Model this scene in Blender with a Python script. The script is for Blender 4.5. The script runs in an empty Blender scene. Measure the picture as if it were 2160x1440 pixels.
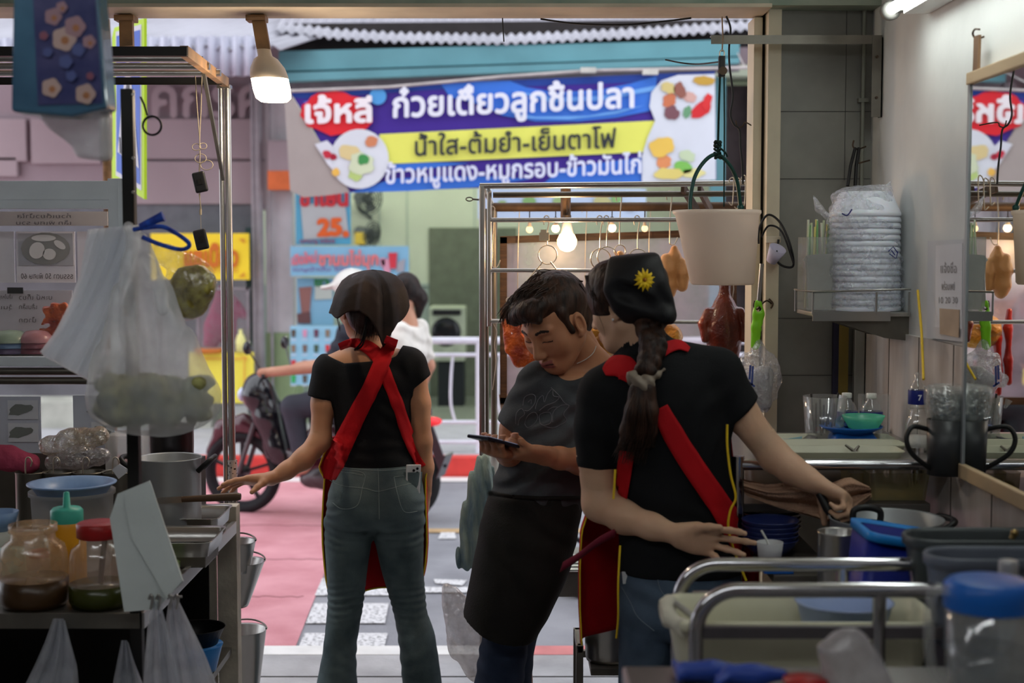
import bpy,bmesh,math,random
from math import cos,sin,pi,sqrt
import numpy as np
from mathutils import Vector,Matrix
random.seed(7)
RU=random.uniform
SC=bpy.context.scene
COL=SC.collection
# ------------------------------------------------------------------ camera
F_PX=3000.0
CAM_Z=1.66
TILT=math.atan(200.0/F_PX)
cam=bpy.data.cameras.new('camera')
cam.sensor_width=36.0
cam.lens=36.0*F_PX/2160.0
cam.clip_start=0.05
cam.clip_end=200
cam.dof.use_dof=True
cam.dof.focus_distance=4.25
cam.dof.aperture_fstop=2.8
camo=bpy.data.objects.new('camera',cam)
COL.objects.link(camo)
camo.location=(0,0,CAM_Z)
camo.rotation_euler=(pi/2-TILT,0,0)
SC.camera=camo
CT,ST=cos(TILT),sin(TILT)
def W(px,py,Y):
 """world point that the photograph shows at pixel (px, py) when it stands Y metres ahead"""
 a=(px-1080.0)/F_PX
 b=-(py-720.0)/F_PX
 dy=CT+b*ST
 dz=-ST+b*CT
 s=Y/dy
 return Vector((a*s,Y,CAM_Z+dz*s))
HY = 520      # picture row that PX measures along
def PX(px,Y,py=None):
 return W(px,HY if py is None else py,Y).x
def PZ(py,Y):
 return W(1080,py,Y).z
# ------------------------------------------------------------------ sky, exposure, large lights
world=bpy.data.worlds.new('overcast_sky')
SC.world=world
world.use_nodes=True
_bg=world.node_tree.nodes['Background']
_bg.inputs[0].default_value=(0.90,0.93,1.0,1)
_bg.inputs[1].default_value=2.3
vs=SC.view_settings
vs.view_transform='Standard'
vs.look='None'
vs.exposure=0.0
vs.gamma=1.0
vs.use_curve_mapping=False
def area_light(name,loc,rot,sx,sy,power,color):
 l=bpy.data.lights.new(name,'AREA')
 l.shape='RECTANGLE'
 l.size,l.size_y=sx,sy
 l.energy=power
 l.color=color
 o=bpy.data.objects.new(name,l)
 o.location=loc
 o.rotation_euler=rot
 COL.objects.link(o)
 return o
def point_light(name,loc,r,power,color):
 l=bpy.data.lights.new(name,'POINT')
 l.shadow_soft_size=r
 l.energy=power
 l.color=color
 o=bpy.data.objects.new(name,l)
 o.location=loc
 COL.objects.link(o)
 return o
# ------------------------------------------------------------------ materials
_M={}
def s2l(c):
 c=c/255.0
 return c/12.92 if c <= 0.04045 else ((c+0.055)/1.055) ** 2.4
def rgb(r,g,b):
 return (s2l(r),s2l(g),s2l(b),1.0)
def mat(name,col,rough=0.6,metal=0.0,var=0.12,vscale=8.0,bump=0.0,bscale=40.0,spec=0.4,alpha=1.0,
  trans=0.0,emit=None,estr=0.0,sub=0.0,sheen=0.0,col2=None,ramp=(0.35,0.65),coat=0.0,stretch=None,
  detail=4.0,aniso=0.0,ior=1.45):
 """procedural principled material: a noise varies its colour, another one its relief"""
 if name in _M:
  return _M[name]
 m=bpy.data.materials.new(name)
 m.use_nodes=True
 nt=m.node_tree
 b=nt.nodes['Principled BSDF']
 tc=nt.nodes.new('ShaderNodeTexCoord')
 src=tc.outputs['Object']
 if stretch:
  mp=nt.nodes.new('ShaderNodeMapping')
  mp.inputs['Scale'].default_value=stretch
  nt.links.new(src,mp.inputs['Vector'])
  src=mp.outputs['Vector']
 if var > 0 or col2 is not None:
  n=nt.nodes.new('ShaderNodeTexNoise')
  n.inputs['Scale'].default_value=vscale
  n.inputs['Detail'].default_value=detail
  nt.links.new(src,n.inputs['Vector'])
  r=nt.nodes.new('ShaderNodeValToRGB')
  r.color_ramp.elements[0].position=ramp[0]
  r.color_ramp.elements[1].position=ramp[1]
  if col2 is None:
   r.color_ramp.elements[0].color=tuple(c*(1-var) for c in col[:3])+(1,)
   r.color_ramp.elements[1].color=tuple(min(1,c*(1+var)) for c in col[:3])+(1,)
  else:
   r.color_ramp.elements[0].color=col
   r.color_ramp.elements[1].color=col2
  nt.links.new(n.outputs['Fac'],r.inputs['Fac'])
  nt.links.new(r.outputs['Color'],b.inputs['Base Color'])
 else:
  b.inputs['Base Color'].default_value=col
 b.inputs['Roughness'].default_value=rough
 b.inputs['Metallic'].default_value=metal
 b.inputs['Specular IOR Level'].default_value=spec
 b.inputs['IOR'].default_value=ior
 b.inputs['Alpha'].default_value=alpha
 b.inputs['Transmission Weight'].default_value=trans
 b.inputs['Coat Weight'].default_value=coat
 b.inputs['Sheen Weight'].default_value=sheen
 if sub:
  b.inputs['Subsurface Weight'].default_value=sub
  b.inputs['Subsurface Radius'].default_value=(0.02,0.008,0.004)
  b.inputs['Subsurface Scale'].default_value=0.5
 if emit:
  b.inputs['Emission Color'].default_value=emit
  b.inputs['Emission Strength'].default_value=estr
 if bump > 0:
  n2=nt.nodes.new('ShaderNodeTexNoise')
  n2.inputs['Scale'].default_value=bscale
  n2.inputs['Detail'].default_value=5
  nt.links.new(src,n2.inputs['Vector'])
  bp=nt.nodes.new('ShaderNodeBump')
  bp.inputs['Strength'].default_value=bump
  bp.inputs['Distance'].default_value=0.01
  nt.links.new(n2.outputs['Fac'],bp.inputs['Height'])
  nt.links.new(bp.outputs['Normal'],b.inputs['Normal'])
 _M[name]=m
 return m
def film(name,col,opac=0.35,rough=0.2,bump=0.5,bscale=25.0,gloss=0.25,transl=0.4,ovar=0.12):
 """thin plastic film: part clear, part milky translucent, glossy on its creases"""
 if name in _M:
  return _M[name]
 m=bpy.data.materials.new(name)
 m.use_nodes=True
 nt=m.node_tree
 for n in list(nt.nodes):
  if n.type != 'OUTPUT_MATERIAL':
   nt.nodes.remove(n)
 out=[n for n in nt.nodes][0]
 tc=nt.nodes.new('ShaderNodeTexCoord')
 nz=nt.nodes.new('ShaderNodeTexNoise')
 nz.inputs['Scale'].default_value=bscale
 nz.inputs['Detail'].default_value=3
 nt.links.new(tc.outputs['Object'],nz.inputs['Vector'])
 bp=nt.nodes.new('ShaderNodeBump')
 bp.inputs['Strength'].default_value=bump
 bp.inputs['Distance'].default_value=0.02
 nt.links.new(nz.outputs['Fac'],bp.inputs['Height'])
 d=nt.nodes.new('ShaderNodeBsdfDiffuse')
 d.inputs['Color'].default_value=col
 t=nt.nodes.new('ShaderNodeBsdfTranslucent')
 t.inputs['Color'].default_value=col
 g=nt.nodes.new('ShaderNodeBsdfGlossy')
 g.inputs['Roughness'].default_value=rough
 tr=nt.nodes.new('ShaderNodeBsdfTransparent')
 for x in (d,t,g):
  nt.links.new(bp.outputs['Normal'],x.inputs['Normal'])
 m1=nt.nodes.new('ShaderNodeMixShader')
 m1.inputs[0].default_value=transl
 nt.links.new(d.outputs[0],m1.inputs[1])
 nt.links.new(t.outputs[0],m1.inputs[2])
 m2=nt.nodes.new('ShaderNodeMixShader')
 m2.inputs[0].default_value=gloss
 nt.links.new(m1.outputs[0],m2.inputs[1])
 nt.links.new(g.outputs[0],m2.inputs[2])
 m3=nt.nodes.new('ShaderNodeMixShader')
 mr=nt.nodes.new('ShaderNodeMapRange')
 mr.inputs['From Min'].default_value=0.3
 mr.inputs['From Max'].default_value=0.7
 mr.inputs['To Min'].default_value=max(0,opac-ovar)
 mr.inputs['To Max'].default_value=min(1,opac+ovar)
 nt.links.new(nz.outputs['Fac'],mr.inputs['Value'])
 nt.links.new(mr.outputs[0],m3.inputs[0])
 nt.links.new(tr.outputs[0],m3.inputs[1])
 nt.links.new(m2.outputs[0],m3.inputs[2])
 nt.links.new(m3.outputs[0],out.inputs['Surface'])
 _M[name]=m
 return m
def emissive(name,col,strength):
 if name in _M:
  return _M[name]
 m=bpy.data.materials.new(name)
 m.use_nodes=True
 b=m.node_tree.nodes['Principled BSDF']
 b.inputs['Base Color'].default_value=col
 b.inputs['Emission Color'].default_value=col
 b.inputs['Emission Strength'].default_value=strength
 _M[name]=m
 return m
# ------------------------------------------------------------------ mesh builder
def _basis(d):
 d=Vector(d).normalized()
 up=Vector((0,0,1)) if abs(d.z) < 0.95 else Vector((1,0,0))
 u=d.cross(up).normalized()
 v=u.cross(d).normalized()
 return d,u,v
class MB:
 def __init__(self):
  self.v,self.f,self.s=[],[],[]
  self.mi,self.cur=[],0
 def add(self,vs,fs,smooth=False):
  o=len(self.v)
  self.v += [tuple(x) for x in vs]
  self.f += [tuple(i+o for i in f) for f in fs]
  self.s += [smooth]*len(fs)
  self.mi += [self.cur]*len(fs)
  return self
 def box(self,x0,y0,z0,x1,y1,z1):
  v=[(x,y,z) for z in (z0,z1) for y in (y0,y1) for x in (x0,x1)]
  return self.add(v,[(0,2,3,1),(4,5,7,6),(0,1,5,4),(2,6,7,3),(0,4,6,2),(1,3,7,5)])
 def bbox(self,x0,y0,z0,x1,y1,z1,b=0.004):
  """box with chamfered edges"""
  b=min(b,abs(x1-x0)*.45,abs(y1-y0)*.45,abs(z1-z0)*.45)
  bm=bmesh.new()
  bmesh.ops.create_cube(bm,size=1.0)
  for q in bm.verts:
   q.co=Vector(((x0+x1)/2+q.co.x*(x1-x0),(y0+y1)/2+q.co.y*(y1-y0),(z0+z1)/2+q.co.z*(z1-z0)))
  bmesh.ops.bevel(bm,geom=list(bm.edges),offset=b,segments=2,affect='EDGES',profile=.7)
  bm.verts.index_update()
  self.add([q.co.copy() for q in bm.verts],[[q.index for q in f.verts] for f in bm.faces])
  bm.free()
  return self
 def obox(self,c,ax,ay,az,sx,sy,sz):
  """box about a centre with own axes"""
  c=Vector(c)
  ax,ay,az=Vector(ax).normalized(),Vector(ay).normalized(),Vector(az).normalized()
  v=[c+ax*(sx*i/2)+ay*(sy*j/2)+az*(sz*k/2) for k in (-1,1) for j in (-1,1) for i in (-1,1)]
  return self.add(v,[(0,2,3,1),(4,5,7,6),(0,1,5,4),(2,6,7,3),(0,4,6,2),(1,3,7,5)])
 def bar(self,a,b,w,h,up=(0,0,1)):
  a,b=Vector(a),Vector(b)
  d=(b-a)
  u=d.cross(Vector(up))
  if u.length < 1e-6:
   u=d.cross(Vector((1,0,0)))
  u.normalize()
  v=u.cross(d).normalized()
  return self.obox((a+b)/2,d,u,v,d.length,w,h)
 def cyl(self,a,b,r,r2=None,n=16,caps=True):
  return self.tube([a,b],[r,r if r2 is None else r2],n,caps)
 def tube(self,pts,r,n=10,caps=True,closed=False):
  pts=[Vector(p) for p in pts]
  k=len(pts)
  rs=r if isinstance(r,(list,tuple)) else [r]*k
  if closed:
   tan=[(pts[(i+1) % k]-pts[i-1]).normalized() for i in range(k)]
  else:
   tan=[(pts[min(i+1,k-1)]-pts[max(i-1,0)]).normalized() for i in range(k)]
  d,u,w=_basis(tan[0])
  vs=[]
  for i in range(k):
   t=tan[i]
   u=(u-t*u.dot(t))
   if u.length < 1e-6:
    u=_basis(t)[1]
   u.normalize()
   w=u.cross(t)
   for j in range(n):
    a=2*pi*j/n
    vs.append(pts[i]+(u*cos(a)+w*sin(a))*rs[i])
  fs=[]
  for i in range(k if closed else k-1):
   i2=(i+1) % k
   for j in range(n):
    fs.append((i*n+j,i2*n+j,i2*n+(j+1) % n,i*n+(j+1) % n))
  self.add(vs,fs,True)
  if caps and not closed:
   self.add(vs[:n],[tuple(range(n))])
   self.add(vs[-n:],[tuple(range(n))[::-1]])
  return self
 def lathe(self,c,prof,n=28,ax=(0,0,1),sx=1.0,sy=1.0,smooth=True,caps=False,rz=0.0):
  """prof: (radius, height) pairs turned about axis through c"""
  c=Vector(c)
  d,u,w=_basis(ax)
  if abs(d.z) > .95:
   u,w=Vector((1,0,0)),Vector((0,1,0))
   if rz:
    u,w=Vector((cos(rz),sin(rz),0)),Vector((-sin(rz),cos(rz),0))
  vs=[]
  for (r,h) in prof:
   for j in range(n):
    a=2*pi*j/n
    vs.append(c+d*h+u*(cos(a)*r*sx)+w*(sin(a)*r*sy))
  fs=[]
  for i in range(len(prof)-1):
   for j in range(n):
    fs.append((i*n+j,i*n+(j+1) % n,(i+1)*n+(j+1) % n,(i+1)*n+j))
  self.add(vs,fs,smooth)
  if caps:
   self.add(vs[:n],[tuple(range(n))[::-1]])
   self.add(vs[-n:],[tuple(range(n))])
  return self
 def rrect_loft(self,c,prof,n=6,ax=None):
  """stack of rounded rectangles: prof rows (half width x, half depth y, corner radius, z)"""
  c=Vector(c)
  vs=[]
  m=0
  for (hx,hy,r,z) in prof:
   r=min(r,hx*.99,hy*.99)
   row=[]
   for (sx,sy,a0) in ((1,1,0),(-1,1,90),(-1,-1,180),(1,-1,270)):
    for k in range(n+1):
     a=math.radians(a0+90*k/n)
     row.append(c+Vector((sx*(hx-r)+r*cos(a),sy*(hy-r)+r*sin(a),z)))
   m=len(row)
   vs += row
  fs=[]
  for i in range(len(prof)-1):
   for j in range(m):
    fs.append((i*m+j,i*m+(j+1) % m,(i+1)*m+(j+1) % m,(i+1)*m+j))
  return self.add(vs,fs,True)
 def grid(self,fn,nu,nv,smooth=True,closed_u=False):
  vs=[fn(i/(nu if closed_u else nu-1),j/(nv-1)) for j in range(nv) for i in range(nu)]
  fs=[]
  for j in range(nv-1):
   for i in range(nu if closed_u else nu-1):
    i2=(i+1) % nu
    fs.append((j*nu+i,j*nu+i2,(j+1)*nu+i2,(j+1)*nu+i))
  return self.add(vs,fs,smooth)
 def prism(self,poly,ext):
  """closed outline extruded by a vector"""
  ext=Vector(ext)
  n=len(poly)
  vs=[Vector(p) for p in poly]+[Vector(p)+ext for p in poly]
  fs=[tuple(range(n))[::-1],tuple(range(n,2*n))]+[(i,(i+1) % n,n+(i+1) % n,n+i) for i in range(n)]
  return self.add(vs,fs)
 def ball(self,c,r,nu=16,nv=10,sc=(1,1,1)):
  c=Vector(c)
  prof=[(max(1e-4,r*sin(pi*i/nv)),-r*cos(pi*i/nv)) for i in range(nv+1)]
  vs=[]
  for (rr,h) in prof:
   for j in range(nu):
    a=2*pi*j/nu
    vs.append(c+Vector((rr*cos(a)*sc[0],rr*sin(a)*sc[1],h*sc[2])))
  fs=[(i*nu+j,i*nu+(j+1) % nu,(i+1)*nu+(j+1) % nu,(i+1)*nu+j) for i in range(nv) for j in range(nu)]
  return self.add(vs,fs,True)
 def build(self,name,material,parent=None):
  return link_mesh(name,self.v,self.f,self.s,material,parent,self.mi)
def link_mesh(name,v,f,smooth,material,parent=None,mi=None):
 me=bpy.data.meshes.new(name)
 v=np.asarray([tuple(x) for x in v],dtype=np.float64) if not isinstance(v,np.ndarray) else v
 if parent is not None:
  org=np.array(ROOT[parent.name])
 else:
  lo,hi=v.min(0),v.max(0)
  org=np.array([(lo[0]+hi[0])/2,(lo[1]+hi[1])/2,lo[2]])
 me.from_pydata((v-org).tolist(),[],[tuple(map(int,q)) for q in f])
 if isinstance(smooth,bool):
  smooth=[smooth]*len(me.polygons)
 if len(smooth) == len(me.polygons):
  me.polygons.foreach_set('use_smooth',smooth)
 for m in (material if isinstance(material,(list,tuple)) else [material]):
  me.materials.append(m)
 if mi is not None and isinstance(material,(list,tuple)):
  me.polygons.foreach_set('material_index',mi)
 me.validate()
 me.update()
 o=bpy.data.objects.new(name,me)
 COL.objects.link(o)
 if parent is not None:
  o.parent=parent
  ROOT[o.name]=ROOT[parent.name]
 else:
  o.location=org
  ROOT[o.name]=tuple(org)
 return o
ROOT={}
ORD='first second third fourth fifth sixth seventh eighth ninth tenth eleventh twelfth thirteenth fourteenth fifteenth sixteenth seventeenth'.split()
def thing(name,label,cat,loc,group=None,kind=None):
 o=bpy.data.objects.new(name,None)
 o.empty_display_size=0.05
 COL.objects.link(o)
 o.location=loc
 ROOT[o.name]=tuple(loc)
 o['label']=label
 o['category']=cat
 if group:
  o['group']=group
 if kind:
  o['kind']=kind
 return o
def tag(o,label,cat,group=None,kind=None):
 o['label']=label
 o['category']=cat
 if group:
  o['group']=group
 if kind:
  o['kind']=kind
 return o
def struct(o,label=None):
 o['kind']='structure'
 if label:
  o['label']=label
 return o
def lab(o,label):
 o['label']=label
 return o
def dup(root,delta,label=None,group=None,rz=0.0):
 r=root.copy()
 COL.objects.link(r)
 r.location=Vector(root.location)+Vector(delta)
 r.rotation_euler=(root.rotation_euler[0],root.rotation_euler[1],root.rotation_euler[2]+rz)
 ROOT[r.name]=tuple(r.location)
 if label:
  r['label']=label
 if group:
  r['group']=group
 for ch in list(root.children):
  c=ch.copy()
  COL.objects.link(c)
  c.parent=r
  for g in ch.children:
   d=g.copy()
   COL.objects.link(d)
   d.parent=c
 return r
def solidify(o,t,off=0.0):
 m=o.modifiers.new('thick','SOLIDIFY')
 m.thickness=t
 m.offset=off
 return o
def spl(pts,n=8,closed=False):
 """Catmull-Rom through points"""
 pts=[Vector(p) for p in pts]
 out=[]
 k=len(pts)
 rng=range(k) if closed else range(k-1)
 for i in rng:
  if closed:
   p0,p1,p2,p3=pts[i-1],pts[i],pts[(i+1) % k],pts[(i+2) % k]
  else:
   p0,p1,p2,p3=pts[max(i-1,0)],pts[i],pts[i+1],pts[min(i+2,k-1)]
  for j in range(n):
   t=j/n
   out.append(0.5*((2*p1)+(p2-p0)*t+(2*p0-5*p1+4*p2-p3)*t*t+(3*p1-p0-3*p2+p3)*t ** 3))
 if not closed:
  out.append(pts[-1])
 return out
# ------------------------------------------------------------------ signed distance modelling
class Field:
 def __init__(self,lo,hi,h):
  self.lo=np.array(lo,float)
  self.h=h
  self.n=np.ceil((np.array(hi,float)-self.lo)/h).astype(int)+1
  self.F=np.full(self.n,0.2,dtype=np.float32)
  self.ax=[(self.lo[i]+h*np.arange(self.n[i])).astype(np.float32) for i in range(3)]
 def _sub(self,lo,hi):
  a=np.clip(np.floor((np.array(lo)-self.lo)/self.h).astype(int),0,self.n)
  b=np.clip(np.ceil((np.array(hi)-self.lo)/self.h).astype(int)+1,0,self.n)
  if np.any(b <= a):
   return None
  sl=tuple(slice(a[i],b[i]) for i in range(3))
  g=[self.ax[0][sl[0]][:,None,None],self.ax[1][sl[1]][None,:,None],self.ax[2][sl[2]][None,None,:]]
  return sl,g
 def _mix(self,sl,d,k,op):
  A=self.F[sl]
  if op == 'add':
   if k > 0:
    hh=np.maximum(k-np.abs(A-d),0)/k
    self.F[sl]=np.minimum(A,d)-hh*hh*k*0.25
   else:
    self.F[sl]=np.minimum(A,d)
  elif op == 'sub':
   d=-d
   if k > 0:
    hh=np.maximum(k-np.abs(A-d),0)/k
    self.F[sl]=np.maximum(A,d)+hh*hh*k*0.25
   else:
    self.F[sl]=np.maximum(A,d)
 def cone(self,a,b,ra,rb=None,k=0.02,op='add',flat=None):
  """tapered capsule; flat=(direction, factor) squashes the section along a direction"""
  rb=ra if rb is None else rb
  a,b=np.array(a,float),np.array(b,float)
  m=max(ra,rb)*(1.0 if flat is None else max(1.0,flat[1]))+max(k,.01)+2*self.h
  s=self._sub(np.minimum(a,b)-m,np.maximum(a,b)+m)
  if s is None:
   return self
  sl,(x,y,z)=s
  d=b-a
  L=max(float(d @ d),1e-9)
  px,py,pz=x-a[0],y-a[1],z-a[2]
  t=np.clip((px*d[0]+py*d[1]+pz*d[2])/L,0,1)
  qx,qy,qz=px-t*d[0],py-t*d[1],pz-t*d[2]
  if flat is not None:
   nv=np.array(flat[0],float)
   nv /= np.linalg.norm(nv)
   c=qx*nv[0]+qy*nv[1]+qz*nv[2]
   e=c*(1.0/flat[1]-1.0)
   qx,qy,qz=qx+e*nv[0],qy+e*nv[1],qz+e*nv[2]
  r=np.sqrt(qx*qx+qy*qy+qz*qz)
  D=r-(ra+(rb-ra)*t)
  if flat is not None:
   D=D*min(1.0,flat[1] ** .5)
  self._mix(sl,D.astype(np.float32),k,op)
  return self
 def chain(self,pts,rs,k=0.02,op='add',flat=None):
  for i in range(len(pts)-1):
   self.cone(pts[i],pts[i+1],rs[i],rs[i+1],k,op,flat)
  return self
 def ell(self,c,r,k=0.02,op='add',R=None):
  """ellipsoid; R: 3x3 rows = own axes"""
  c,r=np.array(c,float),np.array(r,float)
  m=max(r)+max(k,.01)+2*self.h
  s=self._sub(c-m,c+m)
  if s is None:
   return self
  sl,(x,y,z)=s
  px,py,pz=x-c[0],y-c[1],z-c[2]
  if R is not None:
   R=[np.array(q,float)/np.linalg.norm(q) for q in R]
   px,py,pz=[px*q[0]+py*q[1]+pz*q[2] for q in R]
  k0=np.sqrt((px/r[0]) ** 2+(py/r[1]) ** 2+(pz/r[2]) ** 2)
  k1=np.sqrt((px/r[0] ** 2) ** 2+(py/r[1] ** 2) ** 2+(pz/r[2] ** 2) ** 2)+1e-6
  D=k0*(k0-1.0)/k1
  self._mix(sl,D.astype(np.float32),k,op)
  return self
 def stack(self,rows,k=0.02,op='add',p=2.0,capr=0.01):
  """rows (z, cx, cy, rx, ry) give one ellipse per height, blended in between"""
  R=np.array(sorted(rows),float)
  zf=np.linspace(R[0,0],R[-1,0],160)
  Q=np.array([np.interp(zf,R[:,0],R[:,i]) for i in range(1,5)])
  ker=np.hanning(max(3,int(160/len(R)*0.9)) | 1)
  ker /= ker.sum()
  w=len(ker) // 2
  Q=np.array([np.convolve(np.pad(q,w,mode='reflect',reflect_type='odd'),ker,'valid') for q in Q])
  Q[2:]=np.maximum(Q[2:],0.004)
  mx=Q[2:].max()+max(k,.01)+2*self.h
  s=self._sub((Q[0].min()-mx,Q[1].min()-mx,zf[0]-.03),(Q[0].max()+mx,Q[1].max()+mx,zf[-1]+.03))
  if s is None:
   return self
  sl,(x,y,z)=s
  zz=z[0,0,:]
  cx,cy,rx,ry=[np.interp(zz,zf,q)[None,None,:] for q in Q]
  k0=(np.abs((x-cx)/rx) ** p+np.abs((y-cy)/ry) ** p) ** (1.0/p)
  k1=np.sqrt(((x-cx)/rx ** 2) ** 2+((y-cy)/ry ** 2) ** 2)+1e-6
  D=k0*(k0-1.0)/k1
  D=np.maximum(D,-np.minimum(rx,ry))
  dz=np.maximum(zf[0]-z,z-zf[-1])
  D=np.where(dz > -capr,np.sqrt(np.maximum(D+capr,0) ** 2+np.maximum(dz+capr,0) ** 2)-capr+np.minimum(np.maximum(D+capr,dz+capr),0),D)
  self._mix(sl,D.astype(np.float32),k,op)
  return self
 def box(self,c,r,k=0.005,op='add',R=None,rad=0.004):
  c,r=np.array(c,float),np.array(r,float)
  m=np.linalg.norm(r)+max(k,.01)+2*self.h
  s=self._sub(c-m,c+m)
  if s is None:
   return self
  sl,(x,y,z)=s
  P=[x-c[0],y-c[1],z-c[2]]
  if R is not None:
   R=[np.array(q,float)/np.linalg.norm(q) for q in R]
   P=[P[0]*q[0]+P[1]*q[1]+P[2]*q[2] for q in R]
  q=[np.abs(P[i])-(r[i]-rad) for i in range(3)]
  o=np.sqrt(sum(np.maximum(t,0) ** 2 for t in q))
  D=o+np.minimum(np.maximum(np.maximum(q[0],q[1]),q[2]),0)-rad
  self._mix(sl,D.astype(np.float32),k,op)
  return self
 def cut(self,p,n,k=0.0):
  """keep only what lies behind the plane (opposite to n)"""
  n=np.array(n,float)
  n /= np.linalg.norm(n)
  D=(self.ax[0][:,None,None]-p[0])*n[0]+(self.ax[1][None,:,None]-p[1])*n[1]+(self.ax[2][None,None,:]-p[2])*n[2]
  A=self.F
  if k > 0:
   hh=np.maximum(k-np.abs(A-D),0)/k
   self.F=(np.maximum(A,D)+hh*hh*k*.25).astype(np.float32)
  else:
   self.F=np.maximum(A,D).astype(np.float32)
  return self
 def fold(self,amp,kvec,c=None,rad=None,ph=0.0,sharp=1.0):
  """parallel folds: a wave along kvec, faded around c"""
  kv=np.array(kvec,float)
  x,y,z=self.ax[0][:,None,None],self.ax[1][None,:,None],self.ax[2][None,None,:]
  w=np.sin(x*kv[0]+y*kv[1]+z*kv[2]+ph+0.9*np.sin(x*31+z*17)+.5*np.sin(z*47-x*23))
  if sharp != 1.0:
   w=1-2*np.abs((w+1)/2) ** sharp
  if c is not None:
   rr=rad if isinstance(rad,(tuple,list)) else (rad,rad,rad)
   w=w*np.exp(-(((x-c[0])/rr[0]) ** 2+((y-c[1])/rr[1]) ** 2+((z-c[2])/rr[2]) ** 2))
  self.F=(self.F+amp*w).astype(np.float32)
  return self
 def noise(self,amp,f,seed=0):
  rs=np.random.RandomState(seed)
  x,y,z=self.ax[0][:,None,None],self.ax[1][None,:,None],self.ax[2][None,None,:]
  acc=0
  for o in range(3):
   for _ in range(3):
    k=rs.normal(size=3)
    k=k/np.linalg.norm(k)*f*(1.9 ** o)
    acc=acc+np.sin(x*k[0]+y*k[1]+z*k[2]+rs.uniform(0,6.28))/(1.7 ** o)/3
  self.F=(self.F+amp*acc).astype(np.float32)
  return self
 def mesh(self):
  F=self.F
  F[0,:,:]=F[-1,:,:]=0.2
  F[:,0,:]=F[:,-1,:]=0.2
  F[:,:,0]=F[:,:,-1]=0.2
  S=F < 0
  nx,ny,nz=F.shape
  c=sum(S[i:nx-1+i,j:ny-1+j,k:nz-1+k].astype(np.int8) for i in (0,1) for j in (0,1) for k in (0,1))
  act=(c > 0) & (c < 8)
  I=np.argwhere(act)
  if len(I) == 0:
   return np.zeros((0,3)),np.zeros((0,4),int)
  idx=-np.ones(act.shape,dtype=np.int64)
  idx[act]=np.arange(len(I))
  acc=np.zeros((len(I),3))
  cnt=np.zeros(len(I))
  cor=[(i,j,k) for i in (0,1) for j in (0,1) for k in (0,1)]
  val={q: F[I[:,0]+q[0],I[:,1]+q[1],I[:,2]+q[2]] for q in cor}
  for a in cor:
   for ax in range(3):
    if a[ax] == 1:
     continue
    b=list(a)
    b[ax]=1
    b=tuple(b)
    va,vb=val[a],val[b]
    m=(va < 0) != (vb < 0)
    t=np.where(m,va/np.where(m,va-vb,1),0)
    p=np.zeros((len(I),3))
    p[:]=a
    p[:,ax] += t
    acc[m] += p[m]
    cnt[m] += 1
  V=self.lo+(I+acc/cnt[:,None])*self.h
  quads=[]
  for ax in range(3):
   u,w=(ax+1) % 3,(ax+2) % 3
   sa=[slice(None)]*3
   sb=[slice(None)]*3
   sa[ax]=slice(0,-1)
   sb[ax]=slice(1,None)
   A,B=S[tuple(sa)],S[tuple(sb)]
   m=A != B
   J=np.argwhere(m)
   ok=(J[:,u] > 0) & (J[:,w] > 0) & (J[:,u] < F.shape[u]-1) & (J[:,w] < F.shape[w]-1)
   J=J[ok]
   inside=A[J[:,0],J[:,1],J[:,2]]
   def cell(du,dw):
    Q=J.copy()
    Q[:,u] += du
    Q[:,w] += dw
    return idx[Q[:,0],Q[:,1],Q[:,2]]
   q=np.stack([cell(-1,-1),cell(0,-1),cell(0,0),cell(-1,0)],1)
   q[~inside]=q[~inside][:,::-1]
   quads.append(q)
  Q=np.concatenate(quads)
  # one relaxing pass evens the net
  nb=np.zeros_like(V)
  cn=np.zeros(len(V))
  for a,b in ((0,1),(1,2),(2,3),(3,0)):
   np.add.at(nb,Q[:,a],V[Q[:,b]])
   np.add.at(cn,Q[:,a],1)
   np.add.at(nb,Q[:,b],V[Q[:,a]])
   np.add.at(cn,Q[:,b],1)
  V=V*.6+nb/np.maximum(cn,1)[:,None]*.4
  return V,Q
 def build(self,name,material,parent=None,keep=None):
  V,Q=self.mesh()
  if keep is not None:
   cen=V[Q].mean(1)
   Q=Q[keep(cen)]
   used=np.unique(Q)
   mp=-np.ones(len(V),int)
   mp[used]=np.arange(len(used))
   V,Q=V[used],mp[Q]
  return link_mesh(name,V,Q.tolist(),True,material,parent)
def join_fields(name,fields,material,parent):
 Vs,Qs,n=[],[],0
 for f in fields:
  V,Q=f.mesh() if isinstance(f,Field) else f
  Vs.append(V)
  Qs.append(Q+n)
  n += len(V)
 return link_mesh(name,np.concatenate(Vs),np.concatenate(Qs).tolist(),True,material,parent)
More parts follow.
